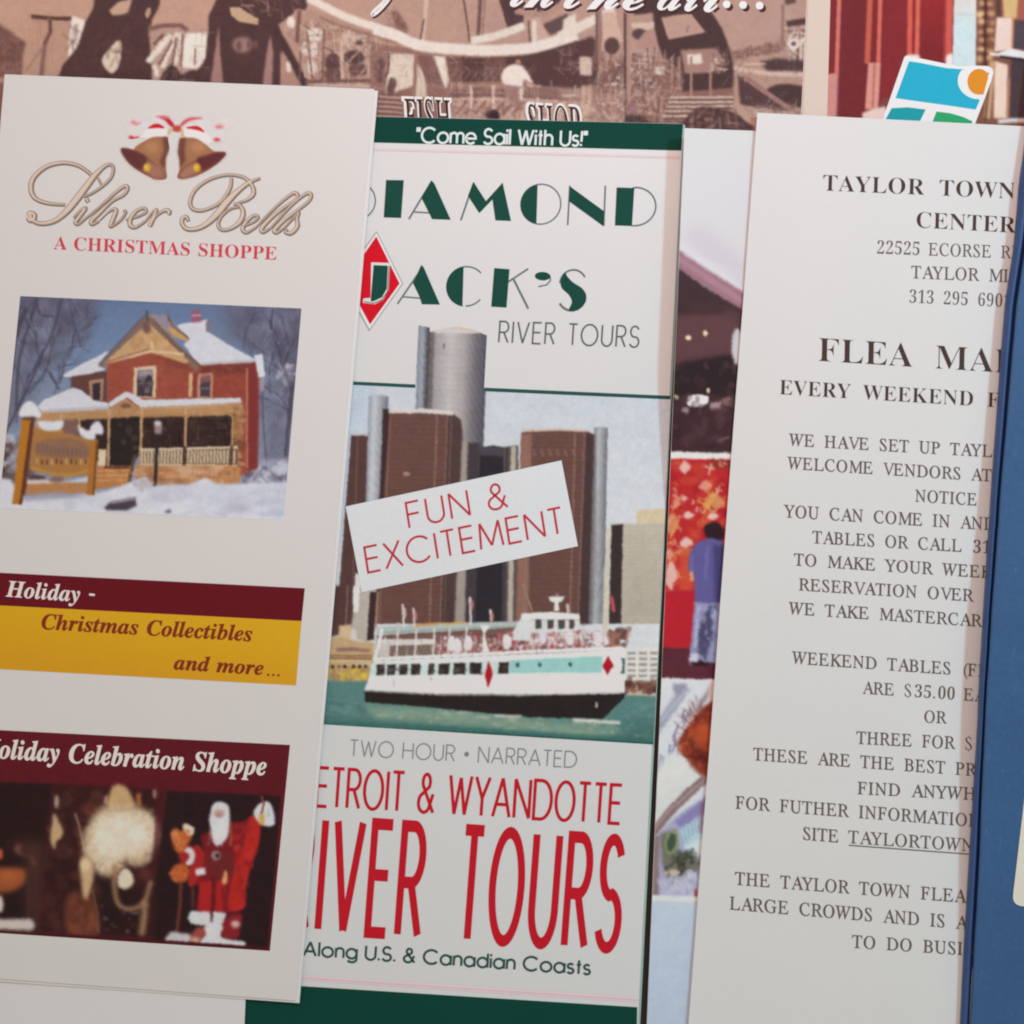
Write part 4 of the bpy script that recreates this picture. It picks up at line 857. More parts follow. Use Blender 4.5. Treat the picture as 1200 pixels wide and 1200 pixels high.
cv.poly([(130, 400), (196, 395), (186, 640), (120, 640)], (192, 124, 114), .7); cv.line([(196, 395), (186, 640)], 7, (150, 80, 76), .4)
cv.poly([(358, 340), (425, 340), (412, 590), (340, 590)], (206, 134, 118), .7); cv.line([(392, 345), (380, 590)], 10, (170, 92, 80), .5)
cv.poly([(420, 540), (560, 500), (560, 640), (420, 640)], (120, 60, 58), 2); cv.poly([(325, 612), (370, 592), (450, 575), (470, 660), (325, 660)], (216, 182, 172), .8)
cv.poly([(780, 300), (815, 285), (820, 400), (770, 400)], (222, 206, 200), .8); cv.ell(600, 308, 40, 14, (222, 196, 188), .8)
cv.grad([(822, -50), (945, -50), (938, 700), (806, 700)], (206, 196, 186), (190, 204, 202), (0, 0), (0, 120))
cv.line([(830, 78), (940, 80)], 8, (180, 184, 182), .8)
cv.poly([(946, -50), (1300, -50), (1300, 700), (936, 700)], (122, 74, 58), 1)
for i in range(8):
    y = -30 + i * 50
    for x, c in ((966, (214, 176, 120)), (1018, (206, 158, 104))): cv.ell(x + rng.normal() * 5, y + rng.normal() * 8, 12 + 14 * rng.random(), 8 + 11 * rng.random(), c, 1.6, .55 + .45 * rng.random())
    cv.ell(990, y + 24, 18, 12, (96, 44, 36), 1)
cv.line([(992, -50), (990, 340)], 9, (70, 34, 34), .5); cv.line([(1060, -50), (1062, 90)], 24, (84, 56, 48), .8)
cv.poly([(1082, -50), (1175, -50), (1165, 100), (1090, 95)], (204, 164, 106), 1); cv.poly([(1172, -50), (1300, -50), (1300, 110), (1160, 108)], (162, 84, 66), 1)
cv.poly([(1052, 95), (1140, 95), (1140, 270), (1040, 280)], (224, 190, 174), 1.2); cv.line([(1140, 95), (1136, 270)], 12, (200, 128, 96), .8)
cv.poly([(1150, 110), (1300, 110), (1300, 270), (1140, 262)], (76, 60, 66), 1)
cv.poly([(1130, 320), (1300, 320), (1300, 660), (1120, 660)], (72, 52, 54), 1.2); cv.poly([(1040, 330), (1112, 350), (1108, 640), (1036, 640)], (222, 190, 168), 1)
cv.line([(1030, 330), (1000, 640)], 34, (190, 146, 104), 1); cv.line([(1012, 440), (990, 660)], 10, (96, 58, 44), .6); cv.line([(1118, 420), (1110, 640)], 12, (176, 120, 92), .8)
cv.poly([(1010, 285), (1060, 288), (1125, 262), (1160, 268), (1300, 300), (1300, 335), (1180, 312), (1080, 304), (1020, 300)], (214, 208, 202), .5)
cv.line([(1070, 306), (1180, 322), (1300, 345)], 13, (44, 34, 38), .5)
cv.line([(1060, 658), (1140, 650), (1300, 652)], 22, (206, 196, 188), .8)
cv.v(0, 0, 1).grain(4, 1.6).ruffle(0.2).soften(.4)
photo('striped_photo', root, z_red, [(974, -30), (1320, -30), (1310, 245), (966.5, 245)], cv, 1.2)
E1 = lambda p: view(p, 940, 0, 4.615)
circ = lambda cx, cy, rx, ry, a0, a1: [(cx + rx * math.cos(math.radians(a)), cy + ry * math.sin(math.radians(a))) for a in np.linspace(a0, a1, 24)]
ink('flag_emblem', root, z_red, [
    ((232, 230, 224), [fill_mesh([E1([(553, 308), (566, 300), (620, 312), (780, 345), (866, 360), (930, 354), (1008, 358), (1030, 372), (1034, 392), (1022, 440), (985, 540), (900, 760), (396, 760)])])]),
    ((42, 158, 182), [fill_mesh([E1([(578, 331), (640, 340), (780, 368), (884, 376)] + circ(955, 436, 113, 100, 215, 93)[::1] + [(962, 540), (938, 593), (800, 572), (505, 531)])])]),
    ((206, 130, 40), [fill_mesh([E1(circ(956, 442, 62, 70, 82, 330) + [(1008, 388), (1004, 430), (980, 512)])])]),
    ((34, 142, 148), [fill_mesh([E1([(484, 585), (570, 580), (668, 592), (640, 650), (600, 740), (400, 740)])])]),
    ((46, 150, 96), [fill_mesh([E1([(727, 603), (800, 612), (870, 632), (922, 656), (885, 745), (670, 745)])])]),
])

# ================================================================== river cruise brochure
z_cruise = lambda x, y: (1.45 + 0.10 * math.sin(y / 210.0)) * MMS
root = thing('cruise_brochure', 'white river cruise brochure with green end bands, ferry and skyscraper photo, second from the left', 'brochure', 560, 640, 0)
DQ = [(345, 134.2), (801, 145), (745.5, 1240), (278, 1212)]
leaf('back_panel', root, [(352, 136), (803, 146.5), (747.8, 1246), (286, 1216)], lambda x, y: z_cruise(x, y) - .55 * MMS, .35 * MMS, paper_mat('green_edge_paper', ink_rgb((150, 172, 160)), .5, 0, .02), 12, 30)
leaf('front_panel', root, DQ, z_cruise, .4 * MMS, cool, 24, 60)
GR = (16, 62, 52)
patch('top_band', root, z_cruise, [(345, 134.4), (800.6, 145.2), (798.5, 176.5), (343, 164.5)], GR)
patch('bottom_band', root, z_cruise, [(280, 1151), (746.8, 1180.3), (745.7, 1239), (278.4, 1211)], GR)
def rule(x0, y0, x1, y1, w): return [strip([(x0 + (x1 - x0) * t, y0 + (y1 - y0) * t) for t in np.linspace(0, 1, 14)], w)]
ink('pink_rule', root, z_cruise, [((226, 190, 190), rule(344, 172.6, 797, 184.6, 2.4)), ((205, 190, 190), rule(344, 171.8, 797, 183.8, .6))])
ink('pink_rule', root, z_cruise, [((220, 196, 198), rule(282, 1141, 747, 1171.5, 6)), ((214, 178, 184), rule(282, 1141.5, 747, 1172, 2.2))])
ink('slogan_lettering', root, z_cruise, [((206, 214, 210), pen_text('"Come Sail With Us!"', (488, 167), (687, 171.2), 17.5, 1.0, .15, .17, .40))])
C1 = lambda p: view(p, 400, 130, 2.857)
GL = (26, 68, 58); HL = (96, 108, 108)
hair = lambda pts, w=1.5: strip(C1(pts), w)
arcp = lambda cx, cy, rx, ry, a0, a1: [(cx + rx * math.cos(math.radians(a)) - .03 * ry * math.sin(math.radians(a)), cy + ry * math.sin(math.radians(a))) for a in np.linspace(a0, a1, 30)]
F = lambda pts: fill_mesh([C1(pts)])
title_hair = [hair(arcp(48, 302, 66, 64, -85, 90)), hair([(302, 236), (226, 362)], 2.0), hair([(240, 338), (312, 342)], 1.6), hair([(443, 240), (400, 366)], 2.0),
              hair(arcp(668, 312, 67, 67, 0, 360)), hair([(765, 250), (758, 382)], 1.8), hair([(884, 250), (879, 384)], 1.8), hair(arcp(984, 320, 69, 64, -93, 90), 1.7),
              hair([(975, 257), (990, 257)]), hair([(972, 384), (986, 384)])]
title_fill = [F([(150, 231), (209, 232), (200, 358), (142, 356)]), F([(302, 232), (312, 244), (366, 364), (304, 362), (268, 290)]),
              F([(443, 238), (484, 302), (540, 240), (568, 368), (516, 366), (506, 296), (462, 342), (424, 284)]),
              F(arcp(664, 312, 64, 66, 98, 262)), F([(765, 252), (880, 336), (878, 386), (762, 302)]), F([(922, 256), (981, 258), (973, 385), (916, 383)])]
ink('title_lettering', root, z_cruise, [(HL, title_hair), (GL, title_fill)], label='wide art deco capitals, dark green with hairline strokes, upper row')
jack_hair = [hair([(270, 526), (188, 646)], 2.0), hair([(206, 622), (282, 628)], 1.6), hair(arcp(418, 587, 65, 66, -42, -262), 1.6), hair(arcp(418, 587, 65, 66, 90, 42), 1.6),
             hair([(626, 528), (556, 574)], 2.0), hair([(576, 562), (626, 662)], 2.4), hair([(699, 552), (700, 568), (688, 582), (660, 588)], 1.5),
             hair(arcp(776, 578, 44, 46, -178, -28), 2.0), hair(arcp(772, 620, 46, 48, 28, 150), 2.6)]
jack_fill = [F([(268, 515), (276, 524), (330, 648), (270, 647), (262, 622), (240, 576)]), F(arcp(414, 587, 63, 66, 96, 264)), F([(512, 526), (563, 530), (553, 658), (502, 655)]),
             F([(674 + 26 * math.cos(t) - 2 * math.sin(t), 553 + 14 * math.sin(t) + 2 * math.cos(t)) for t in np.linspace(0, 6.28, 24)[:-1]]),
             F(spline([(748, 542), (735, 566), (738, 592), (762, 616), (772, 640), (762, 668), (790, 666), (815, 645), (820, 618), (806, 594), (776, 574), (758, 556)], 5, True))]
ink('title_lettering', root, z_cruise, [(HL, jack_hair), (GL, jack_fill)], label='wide art deco capitals, dark green with hairline strokes, lower row')
ink('diamond_emblem', root, z_cruise, [((150, 152, 152), [F([(118, 402), (207, 578), (93, 738), (0, 566)])]), ((214, 214, 212), [F([(118, 408), (203, 578), (94, 731), (6, 566)])]),
    ((198, 22, 38), [F([(117, 420), (195, 578), (96, 715), (16, 566)])]),
    ((206, 206, 204), [F([(100, 507), (163, 509), (158, 600), (140, 632), (112, 647), (72, 642), (74, 628), (98, 626)])]), ((60, 80, 76), [strip(C1([(160, 520), (155, 604), (136, 632), (108, 644), (76, 638)]), 1.0)]),
    (GL, [F([(108, 516), (156, 518), (152, 596), (136, 624), (106, 638), (98, 636)])])])
ink('subtitle_lettering', root, z_cruise, [((92, 94, 96), pen_text('RIVER TOURS', (584.5, 401), (748, 407), 24.5, 1.6, .078, .27, .62))])

# -- the printed picture
SKY0, SKY1 = (190, 196, 201), (204, 205, 205)
BR, BR2, BLK = (104, 70, 62), (86, 58, 54), (52, 44, 48)
cv = Canvas(330, 376, 800, 884, SKY0)
cv.grad([(320, 370), (810, 370), (810, 890), (320, 890)], SKY0, SKY1, (0, 455), (0, 650), 0)
cv.grad([(384, 440), (440, 440), (420, 640), (384, 640)], (180, 192, 203), (198, 204, 208), (0, 450), (0, 640), 6)
# pale tower block and low white building on the right
cv.v(380, 430, 2.857)
cv.poly([(1046, 480), (1140, 474), (1140, 540), (1046, 540)], (206, 186, 148), .5)
cv.grad([(960, 524), (1145, 524), (1145, 860), (955, 860)], (186, 176, 156), (176, 164, 146), (0, 520), (0, 800))
for i in range(22): cv.line([(1002, 535 + i * 14), (1142, 533 + i * 14)], 3, (164, 152, 134), .4, .4)
for i in range(7): cv.line([(1005 + i * 20, 530), (1000 + i * 20, 850)], 2, (168, 158, 140), .4, .3)
# central round tower
def cyl(l0, r0, l1, r1, y0, y1, stops):
    for (a, c0), (b, c1) in zip(stops[:-1], stops[1:]):
        n = max(2, int((b - a) * (r0 - l0) / 3))
        for k in range(n):
            t0 = a + (b - a) * k / n; t1 = a + (b - a) * (k + 1) / n + .01; m = (k + .5) / n
            cv.poly([(l0 + (r0 - l0) * t0, y0), (l0 + (r0 - l0) * t1, y0), (l1 + (r1 - l1) * t1, y1), (l1 + (r1 - l1) * t0, y1)], [c0[j] * (1 - m) + c1[j] * m for j in range(3)], .3)
cv.v(400, 130, 2.857)
cv.ell(396, 744, 92, 18, (196, 190, 184), .6)
cyl(302, 488, 282, 466, 744, 1330, [(0, (110, 104, 106)), (.08, (150, 144, 142)), (.35, (184, 178, 174)), (.6, (160, 152, 148)), (.8, (104, 98, 102)), (1, (70, 68, 80))])
for i in range(26): cv.line([(304, 752 + i * 20), (394, 762 + i * 20), (484, 752 + i * 20)], 3, (126, 120, 120), .4, .14)
for i in range(14): cv.line([(316 + i * 12.4, 752), (298 + i * 12.2, 1330)], 2, (120, 112, 112), .4, .10)
cv.line([(340, 720), (400, 728), (452, 735)], 5, (206, 172, 128), .6); cv.line([(344, 778), (344, 796)], 6, (90, 84, 84), .4)
cv.ell(277, 716, 18, 6, (150, 154, 164), .5)
cyl(258, 298, 238, 276, 714, 1330, [(0, (104, 110, 124)), (.4, (140, 144, 156)), (.62, (112, 112, 122)), (.8, (56, 50, 54)), (1, (64, 54, 54))])
cyl(294, 312, 274, 290, 740, 1330, [(0, (70, 60, 60)), (1, (110, 100, 98))])
# brown slabs
cv.v(380, 430, 2.857)
cv.poly([(520, 272), (560, 262), (612, 272), (616, 860), (500, 860)], (44, 40, 46), .6)
cv.poly([(520, 272), (560, 264), (600, 270), (600, 300), (520, 296)], (70, 66, 74), .8)
cv.poly([(600, 268), (650, 262), (648, 860), (596, 860)], (92, 78, 74), .6); cv.line([(634, 266), (622, 860)], 17, (176, 164, 148), .5); cv.line([(612, 270), (600, 860)], 10, (66, 58, 62), .4)
cv.poly([(90, 226), (146, 226), (140, 860), (40, 860)], BR2, .6); cv.line([(90, 226), (146, 228)], 6, (200, 190, 180), .5); cv.line([(112, 232), (92, 860)], 3, (142, 110, 100), .4, .7)
cv.ell(182, 100, 32, 8, (174, 178, 184), .5)
cyl(150, 214, 126, 178, 98, 860, [(0, (128, 134, 144)), (.3, (186, 188, 190)), (.6, (150, 152, 158)), (1, (90, 90, 98))])
cv.poly([(196, 140), (222, 140), (200, 860), (172, 860)], (62, 44, 44), .6)
cv.poly([(218, 152), (432, 158), (456, 178), (462, 240), (440, 860), (172, 860)], BR, .6)
cv.poly([(410, 160), (432, 158), (458, 180), (464, 240), (446, 860), (390, 860)], (78, 58, 56), .8)
cv.line([(216, 148), (330, 146), (432, 156)], 14, (206, 196, 184), .5)
for x0, x1, c in ((378, 352, (158, 122, 108)), (412, 388, (150, 114, 100)), (222, 184, (140, 100, 86)), (426, 402, (120, 88, 80))): cv.line([(x0, 162), (x1, 860)], 4, c, .4, .8)
for i in range(40): cv.line([(216, 172 + i * 17), (410, 176 + i * 17)], 3, (84, 54, 50), .3, .35)
cv.poly([(462, 250), (480, 250), (470, 860), (436, 860)], (156, 142, 130), .8); cv.poly([(480, 252), (520, 256), (506, 860), (470, 860)], (66, 56, 60), .8)
cv.poly([(660, 218), (690, 212), (880, 214), (905, 226), (910, 300), (902, 860), (640, 860)], BR, .6)
cv.poly([(660, 226), (690, 222), (684, 860), (642, 860)], (140, 100, 84), .8)
cv.poly([(876, 222), (908, 228), (914, 640), (900, 860), (850, 860)], (70, 52, 52), .8)
cv.line([(664, 214), (780, 208), (890, 214)], 8, (200, 178, 160), .5)
for x0, x1, c in ((840, 822, (158, 122, 106)), (872, 850, (146, 110, 98)), (694, 666, (150, 112, 96))): cv.line([(x0, 222), (x1, 860)], 4, c, .4, .8)
for i in range(40): cv.line([(690, 234 + i * 17), (876, 236 + i * 17)], 3, (84, 54, 50), .3, .35)
for i in range(6): cv.line([(700 + i * 26, 276), (708 + i * 26, 300)], 7, (138, 104, 92), .5, .6)
cv.ell(275, 358, 12, 7, (160, 122, 108), .6)
cv.ell(926, 206, 24, 6, (170, 172, 176), .5)
cyl(904, 948, 884, 936, 204, 860, [(0, (96, 92, 96)), (.35, (168, 168, 168)), (.6, (142, 142, 146)), (1, (92, 90, 96))])
cv.line([(952, 540), (940, 860)], 14, (196, 190, 170), .6); cv.poly([(962, 530), (1000, 526), (994, 860), (952, 860)], (58, 46, 46), .5)
cv.line([(962, 770), (970, 820)], 10, (196, 90, 86), .7)
cv.poly([(128, 745), (170, 740), (162, 860), (110, 860)], (186, 178, 166), .8); cv.poly([(104, 690), (130, 700), (122, 800), (100, 800)], (214, 212, 206), .6)
# waterfront, left
cv.v(380, 690, 6)
cv.poly([(50, -20), (210, -20), (200, 300), (40, 340)], BR2, .8); cv.line([(165, -20), (150, 260)], 10, (136, 104, 96), .4)
cv.poly([(205, -20), (320, -20), (300, 380), (180, 340), (205, 160)], (178, 168, 154), .8); cv.poly([(322, 20), (368, 20), (350, 360), (298, 365)], (60, 42, 42), .6)
cv.poly([(203, -20), (248, -20), (240, 160), (203, 170)], (222, 220, 214), .7); cv.line([(378, 20), (362, 280)], 12, (168, 128, 108), .5)
cv.poly([(104, 260), (190, 252), (200, 390), (100, 400)], (206, 178, 132), .8); cv.poly([(190, 280), (225, 290), (225, 380), (190, 376)], (208, 200, 196), .8)
cv.poly([(20, 345), (105, 335), (230, 370), (350, 375), (350, 520), (20, 540)], (190, 158, 112), 1); cv.line([(84, 432), (200, 424), (320, 436)], 26, (148, 112, 92), 1); cv.line([(90, 425), (240, 425)], 10, (110, 90, 104), .8, .8)
for y, c in ((468, (120, 84, 62)), (488, (112, 74, 56)), (505, (206, 178, 130)), (528, (196, 166, 120))): cv.line([(20, y), (340, y + 4)], 12, c, .6, .8)
cv.poly([(20, 530), (330, 540), (310, 660), (20, 650)], (176, 146, 92), 1)
for x in (60, 105, 145, 205, 250, 290): cv.ell(x, 548, 13, 14, (62, 42, 40), .6)
cv.poly([(90, 580), (310, 560), (300, 640), (100, 655)], (198, 166, 66), 1.4); cv.specks([(40, 560), (310, 560), (300, 650), (50, 650)], [(222, 190, 60), (150, 120, 80), (190, 150, 110)], 60, 6, 18, .7)
# river
W0, W1 = (84, 126, 120), (74, 122, 118)
cv.v(370, 670, 2.857)
cv.poly([(0, 362), (100, 366), (200, 366), (900, 420), (1040, 410), (1180, 414), (1180, 640), (0, 640)], W0, .8)
cv.poly([(1032, 258), (1150, 250), (1150, 410), (1030, 410)], (214, 210, 200), .6)
for j in range(6):
    for i, x in enumerate((1044, 1082, 1120)): cv.poly([(x, 268 + j * 19), (x + 28, 268 + j * 19), (x + 27, 277 + j * 19), (x - 1, 277 + j * 19)], (150, 142, 134), .4)
cv.poly([(1030, 378), (1150, 384), (1150, 416), (1030, 412)], (190, 168, 146), .8); cv.specks([(1034, 368), (1148, 372), (1145, 402), (1036, 402)], [(104, 58, 52), (130, 82, 66), (70, 44, 42)], 40, 5, 13, .9)
cv.grad([(0, 490), (160, 430), (600, 480), (1000, 500), (1180, 440), (1180, 600), (0, 600)], (96, 132, 122), (56, 98, 90), (0, 430), (0, 570), 5, .8)
cv.poly([(160, 452), (420, 460), (700, 490), (980, 520), (1040, 540), (900, 560), (560, 520), (200, 490)], (140, 160, 134), 4, .75)
cv.specks([(170, 450), (600, 475), (1000, 510), (1010, 545), (500, 520), (200, 480)], [(168, 176, 150), (120, 150, 132), (100, 138, 128)], 130, 3, 7, .5, .5, 5, 4)
cv.specks([(20, 400), (160, 440), (160, 520), (20, 510)], [(70, 108, 106), (98, 138, 132)], 70, 3, 7, .5, .5, 5, 4); cv.specks([(1030, 440), (1140, 440), (1140, 560), (1000, 540)], [(76, 118, 118), (104, 144, 140)], 70, 3, 7, .5, .5, 4, 4)
cv.line([(0, 508), (300, 522), (700, 546), (1140, 574)], 24, (52, 104, 96), 1.6, .8); cv.line([(0, 516), (600, 546), (1140, 578)], 7, (30, 66, 60), .6, .9)
cv.line([(40, 440), (100, 442)], 8, (70, 110, 112), .8, .7)
# ferry: hull
cv.poly([(163, 398), (400, 410), (700, 414), (1000, 408), (1042, 402), (1030, 426), (960, 494), (700, 486), (400, 456), (165, 436)], (42, 34, 34), .5)
cv.poly([(200, 296), (560, 276), (1000, 258), (1034, 262), (1034, 404), (1000, 408), (700, 410), (400, 408), (163, 396)], (222, 222, 218), .5)
cv.line([(165, 398), (400, 411), (700, 413), (1036, 404)], 5, (176, 160, 150), .5, .8)
cv.poly([(650, 296), (960, 282), (958, 338), (648, 340)], (146, 196, 188), .5); cv.poly([(1002, 292), (1035, 290), (1034, 340), (1004, 340)], (70, 96, 90), .6)
cv.poly([(195, 304), (560, 296), (610, 300), (610, 344), (180, 346)], (192, 210, 203), .5)
cv.poly([(210, 300), (560, 290), (560, 304), (206, 314)], (214, 220, 214), .5)
for x, w in ((205, 26), (240, 28), (280, 28), (320, 30), (378, 20), (412, 36), (462, 40), (516, 40), (613, 34)):
    cv.poly([(x, 312 - (x - 200) * .022), (x + w, 311 - (x - 200) * .022), (x + w - 2, 346 - (x - 200) * .012), (x - 2, 347 - (x - 200) * .012)], (52, 42, 40), .5)
    cv.specks([(x, 315), (x + w, 315), (x + w, 342), (x, 342)], [(110, 96, 88), (84, 70, 62)], 4, 4, 8, .6)
for x in (676, 750, 853): cv.ell(x, 312 - (x - 676) * .01, 6, 8, (40, 76, 80), .5); cv.ell(x + 2, 308, 3, 3, (110, 150, 150), .4)
for i in range(9): cv.poly([(700 + i * 18, 268), (712 + i * 18, 267.6), (710 + i * 18, 279), (699 + i * 18, 279)], (196, 200, 196), .4, .8)
cv.ell(1000, 314, 26, 40, (224, 220, 216), .5)
for x, y, a, b in ((580, 344, 14, 46), (979, 314, 19, 33)): cv.poly([(x, y - b), (x + a, y), (x - 3, y + b), (x - a, y)], (176, 22, 34), .4)
cv.ell(940, 446, 4, 10, (190, 180, 174), .5); cv.ell(262, 372, 5, 14, (180, 160, 150), .6, .5); cv.line([(385, 352), (388, 366)], 6, (150, 140, 130), .5, .7)
cv.line([(860, 496), (920, 500), (1020, 506)], 11, (206, 204, 190), .8); cv.line([(600, 482), (690, 484)], 7, (190, 192, 180), .8)
# ferry: open deck
cv.poly([(205, 212), (560, 190), (680, 178), (690, 250), (1000, 236), (1000, 262), (560, 282), (198, 298)], (116, 84, 76), .6)
cv.poly([(205, 226), (300, 226), (400, 224), (400, 244), (204, 248)], (206, 200, 192), .7); cv.poly([(212, 238), (250, 236), (246, 284), (208, 286)], (196, 184, 174), .7)
for x in (258, 290, 325, 356, 380): cv.poly([(x, 246), (x + 22, 246), (x + 20, 282), (x - 2, 283)], (112, 92, 78), .6)
pax = [(186, 100, 92), (206, 170, 160), (214, 206, 206), (150, 60, 62), (196, 130, 110), (220, 190, 186), (120, 70, 64), (190, 80, 96)]
cv.specks([(400, 224), (560, 214), (560, 276), (410, 282)], pax + [(70, 50, 48)], 170, 3, 8, .9, .3, .7)
cv.specks([(580, 218), (700, 194), (720, 200), (720, 264), (585, 272)], pax + [(70, 50, 48)], 190, 3, 8, .9, .3, .7); cv.specks([(710, 196), (1030, 196), (1010, 256), (715, 264)], pax + [(216, 208, 210), (220, 214, 214), (90, 60, 56)], 330, 3, 8, .9, .3, .7)
for x, y in ((455, 240), (475, 248), (510, 240), (640, 235), (760, 215), (850, 220), (945, 225), (970, 220)): cv.ell(x, y, 14, 26, (218, 212, 212), .7)
cv.specks([(985, 192), (1045, 196), (1036, 250), (985, 250)], [(150, 100, 80), (120, 70, 56), (190, 130, 100), (90, 60, 56)], 34, 5, 12, .9)
for i in range(5): cv.line([(680, 208 + i * 12), (1000, 200 + i * 12)], 2, (190, 140, 140), .4, .5)
cv.line([(196, 292), (560, 276), (700, 268), (1030, 256)], 11, (228, 228, 224), .5)
cv.poly([(205, 186), (420, 172), (680, 166), (682, 182), (560, 192), (204, 212)], (172, 184, 176), .6); cv.line([(210, 204), (560, 188), (680, 182)], 7, (150, 158, 152), .6)
cv.line([(222, 190), (218, 212), (198, 298)], 12, (218, 220, 214), .5)
for x in (276, 338, 398, 449, 506): cv.line([(x, 196 - (x - 276) * .05), (x - 6, 290 - (x - 276) * .03)], 6, (214, 206, 198), .4)
cv.poly([(548, 180), (582, 180), (566, 206), (582, 270), (556, 270), (562, 206)], (224, 224, 220), .5)
for x in (232, 420, 640, 720, 780, 860, 930): cv.line([(x, 216), (x, 262)], 4, (216, 208, 206), .4, .8)
cv.poly([(330, 176), (410, 170), (410, 178), (330, 182)], (206, 140, 70), .6); cv.poly([(420, 172), (505, 168), (505, 175), (420, 178)], (212, 160, 80), .6)
cv.hatch([(205, 226), (560, 214), (1030, 200), (1010, 256), (560, 276), (205, 290)], [(222, 218, 214), (96, 66, 60), (200, 180, 172)], 150, 14, 40, 2.2, .55, (90, 88, 92))
for i in range(5): cv.line([(206, 250 + i * 9), (560, 232 + i * 9)], 1.8, (206, 196, 188), .3, .5)
# wheelhouse, mast, flags
cv.poly([(660, 200), (690, 150), (720, 150), (720, 230), (660, 230)], (206, 208, 204), .7)
cv.poly([(700, 158), (885, 162), (880, 198), (700, 206)], (206, 206, 202), .6)
for x, w in ((736, 20), (776, 20), (812, 22), (848, 18)): cv.poly([(x, 160), (x + w, 160), (x + w, 190), (x, 192)], (78, 70, 66), .5)
cv.poly([(688, 140), (780, 134), (884, 142), (884, 160), (790, 160), (690, 158)], (222, 226, 220), .5)
cv.poly([(780, 84), (834, 82), (826, 98), (812, 104), (816, 130), (796, 132), (800, 104), (784, 98)], (216, 212, 204), .5); cv.ell(808, 78, 5, 5, (160, 140, 130), .5); cv.line([(842, 108), (846, 136)], 9, (206, 190, 176), .5)
cv.line([(694, 40), (724, 132)], 7, (150, 120, 104), .5); cv.line([(975, -20), (968, 210)], 18, (200, 190, 170), .8)
for x, y0, y1 in ((291, 108, 186), (327, 120, 182), (516, 84, 178), (584, 126, 168)): cv.line([(x, y0), (x + 4, y1)], 7, (216, 206, 200), .5); cv.ell(x + 6, y0 + 28, 6, 18, (200, 130, 124) if x != 291 else (206, 186, 176), .6, .8)
cv.line([(988, 80), (998, 130)], 9, (190, 70, 76), .7)
cv.line([(276, 172), (276, 196)], 12, (190, 190, 184), .6)
cv.v(0, 0, 1).grain(5, 1.6).ruffle(0.55).soften(.4)
# the tower rises over the horizon rule, so the picture is a sheet with a step cut around it
PHQ = [(351, 446), (786.2, 466.2), (765.6, 872.4), (331, 846)]
photo('skyline_photo', root, z_cruise, PHQ, cv, 1.0)
TW = [(490.6, 381.5), (503.4, 383.6), (503.8, 388.6), (520, 384.6), (538, 383.2), (556, 386.5), (570.6, 393.2), (567, 459), (486.6, 455)]
def cut_photo(name, outline, cv, off, step=1.0):
    """a printed picture cut to an outline"""
    p = np.array(outline); x0, y0 = p.min(0); x1, y1 = p.max(0)
    xs = np.arange(x0, x1 + step, step); ys = np.arange(y0, y1 + step, step)
    V = []; F_ = []; ci = []
    for b, t in zip(ys[1:], ys[:-1]):
        m = (b + t) / 2
        c = sorted((ax + (m - ay) / (by - ay) * (bx - ax)) for (ax, ay), (bx, by) in zip(p, np.roll(p, -1, 0)) if (ay > m) != (by > m))
        for l, r in zip(c[0::2], c[1::2]):
            n = max(1, int((r - l) / step)); s = np.linspace(l, r, n + 1); k = len(V)
            V += [(x, t) for x in s] + [(x, b) for x in s]
            F_ += [(k + i, k + n + 1 + i, k + n + 2 + i, k + i + 1) for i in range(n)]
    V = np.array(V)
    co = P(V[:, 0], V[:, 1], np.array([z_cruise(a, b) for a, b in V]) + off)
    o = link(name, co, F_, [photo_mat()])
    at = o.data.attributes.new('print', 'FLOAT_COLOR', 'POINT')
    at.data.foreach_set('color', np.concatenate([print_rgb(cv, V[:, 0], V[:, 1]), np.ones((len(V), 1))], 1).ravel())
    return attach(o, root)
cut_photo('tower_photo', TW, cv, .00007)
ink('horizon_rule', root, z_cruise, [((40, 78, 72), rule(351, 446, 487.5, 452.6, 4.0)), ((40, 78, 72), rule(567.5, 456.4, 785.8, 466, 4.2))], .00006)
# tilted white card with its own lettering
card = patch('slogan_card', root, z_cruise, [(405, 593.5), (658, 539.5), (677.3, 640), (424, 694)], (208, 209, 208), .00012)
ink('card_lettering', card, z_cruise, [((182, 50, 60), pen_text('FUN &', (480, 618.5), (595, 594), 29, -4.6, .085, .28, .50) + pen_text('EXCITEMENT', (431.5, 671), (661, 624), 29.5, -4.6, .085, .24))], .00018)
ink('tagline_lettering', root, z_cruise, [((122, 130, 134), pen_text('TWO HOUR * NARRATED', (410, 885.5), (675, 899.5), 18.5, 1.2, .075, .22, .46))])
REDT = (184, 28, 40)
ink('route_lettering', root, z_cruise, [(REDT, pen_text('DETROIT & WYANDOTTE', (388, 945.5), (726, 965.2), 45, 3.0, .088, .22, .52, 2, None, 1.1, .85))], label='tall narrow red capitals, smaller of two rows')
ink('route_lettering', root, z_cruise, [(REDT, pen_text('RIVER TOURS', (372, 1088.5), (722, 1111.5), 127, 9.5, .108, .34, .80, 1, None, 1.7, .80))], label='tallest red capitals, stretched upward')
ink('coast_lettering', root, z_cruise, [((48, 78, 74), pen_text('Along U.S. & Canadian Coasts', (356, 1119.5), (691, 1142), 16, 1.0, .165, .20, .40))])

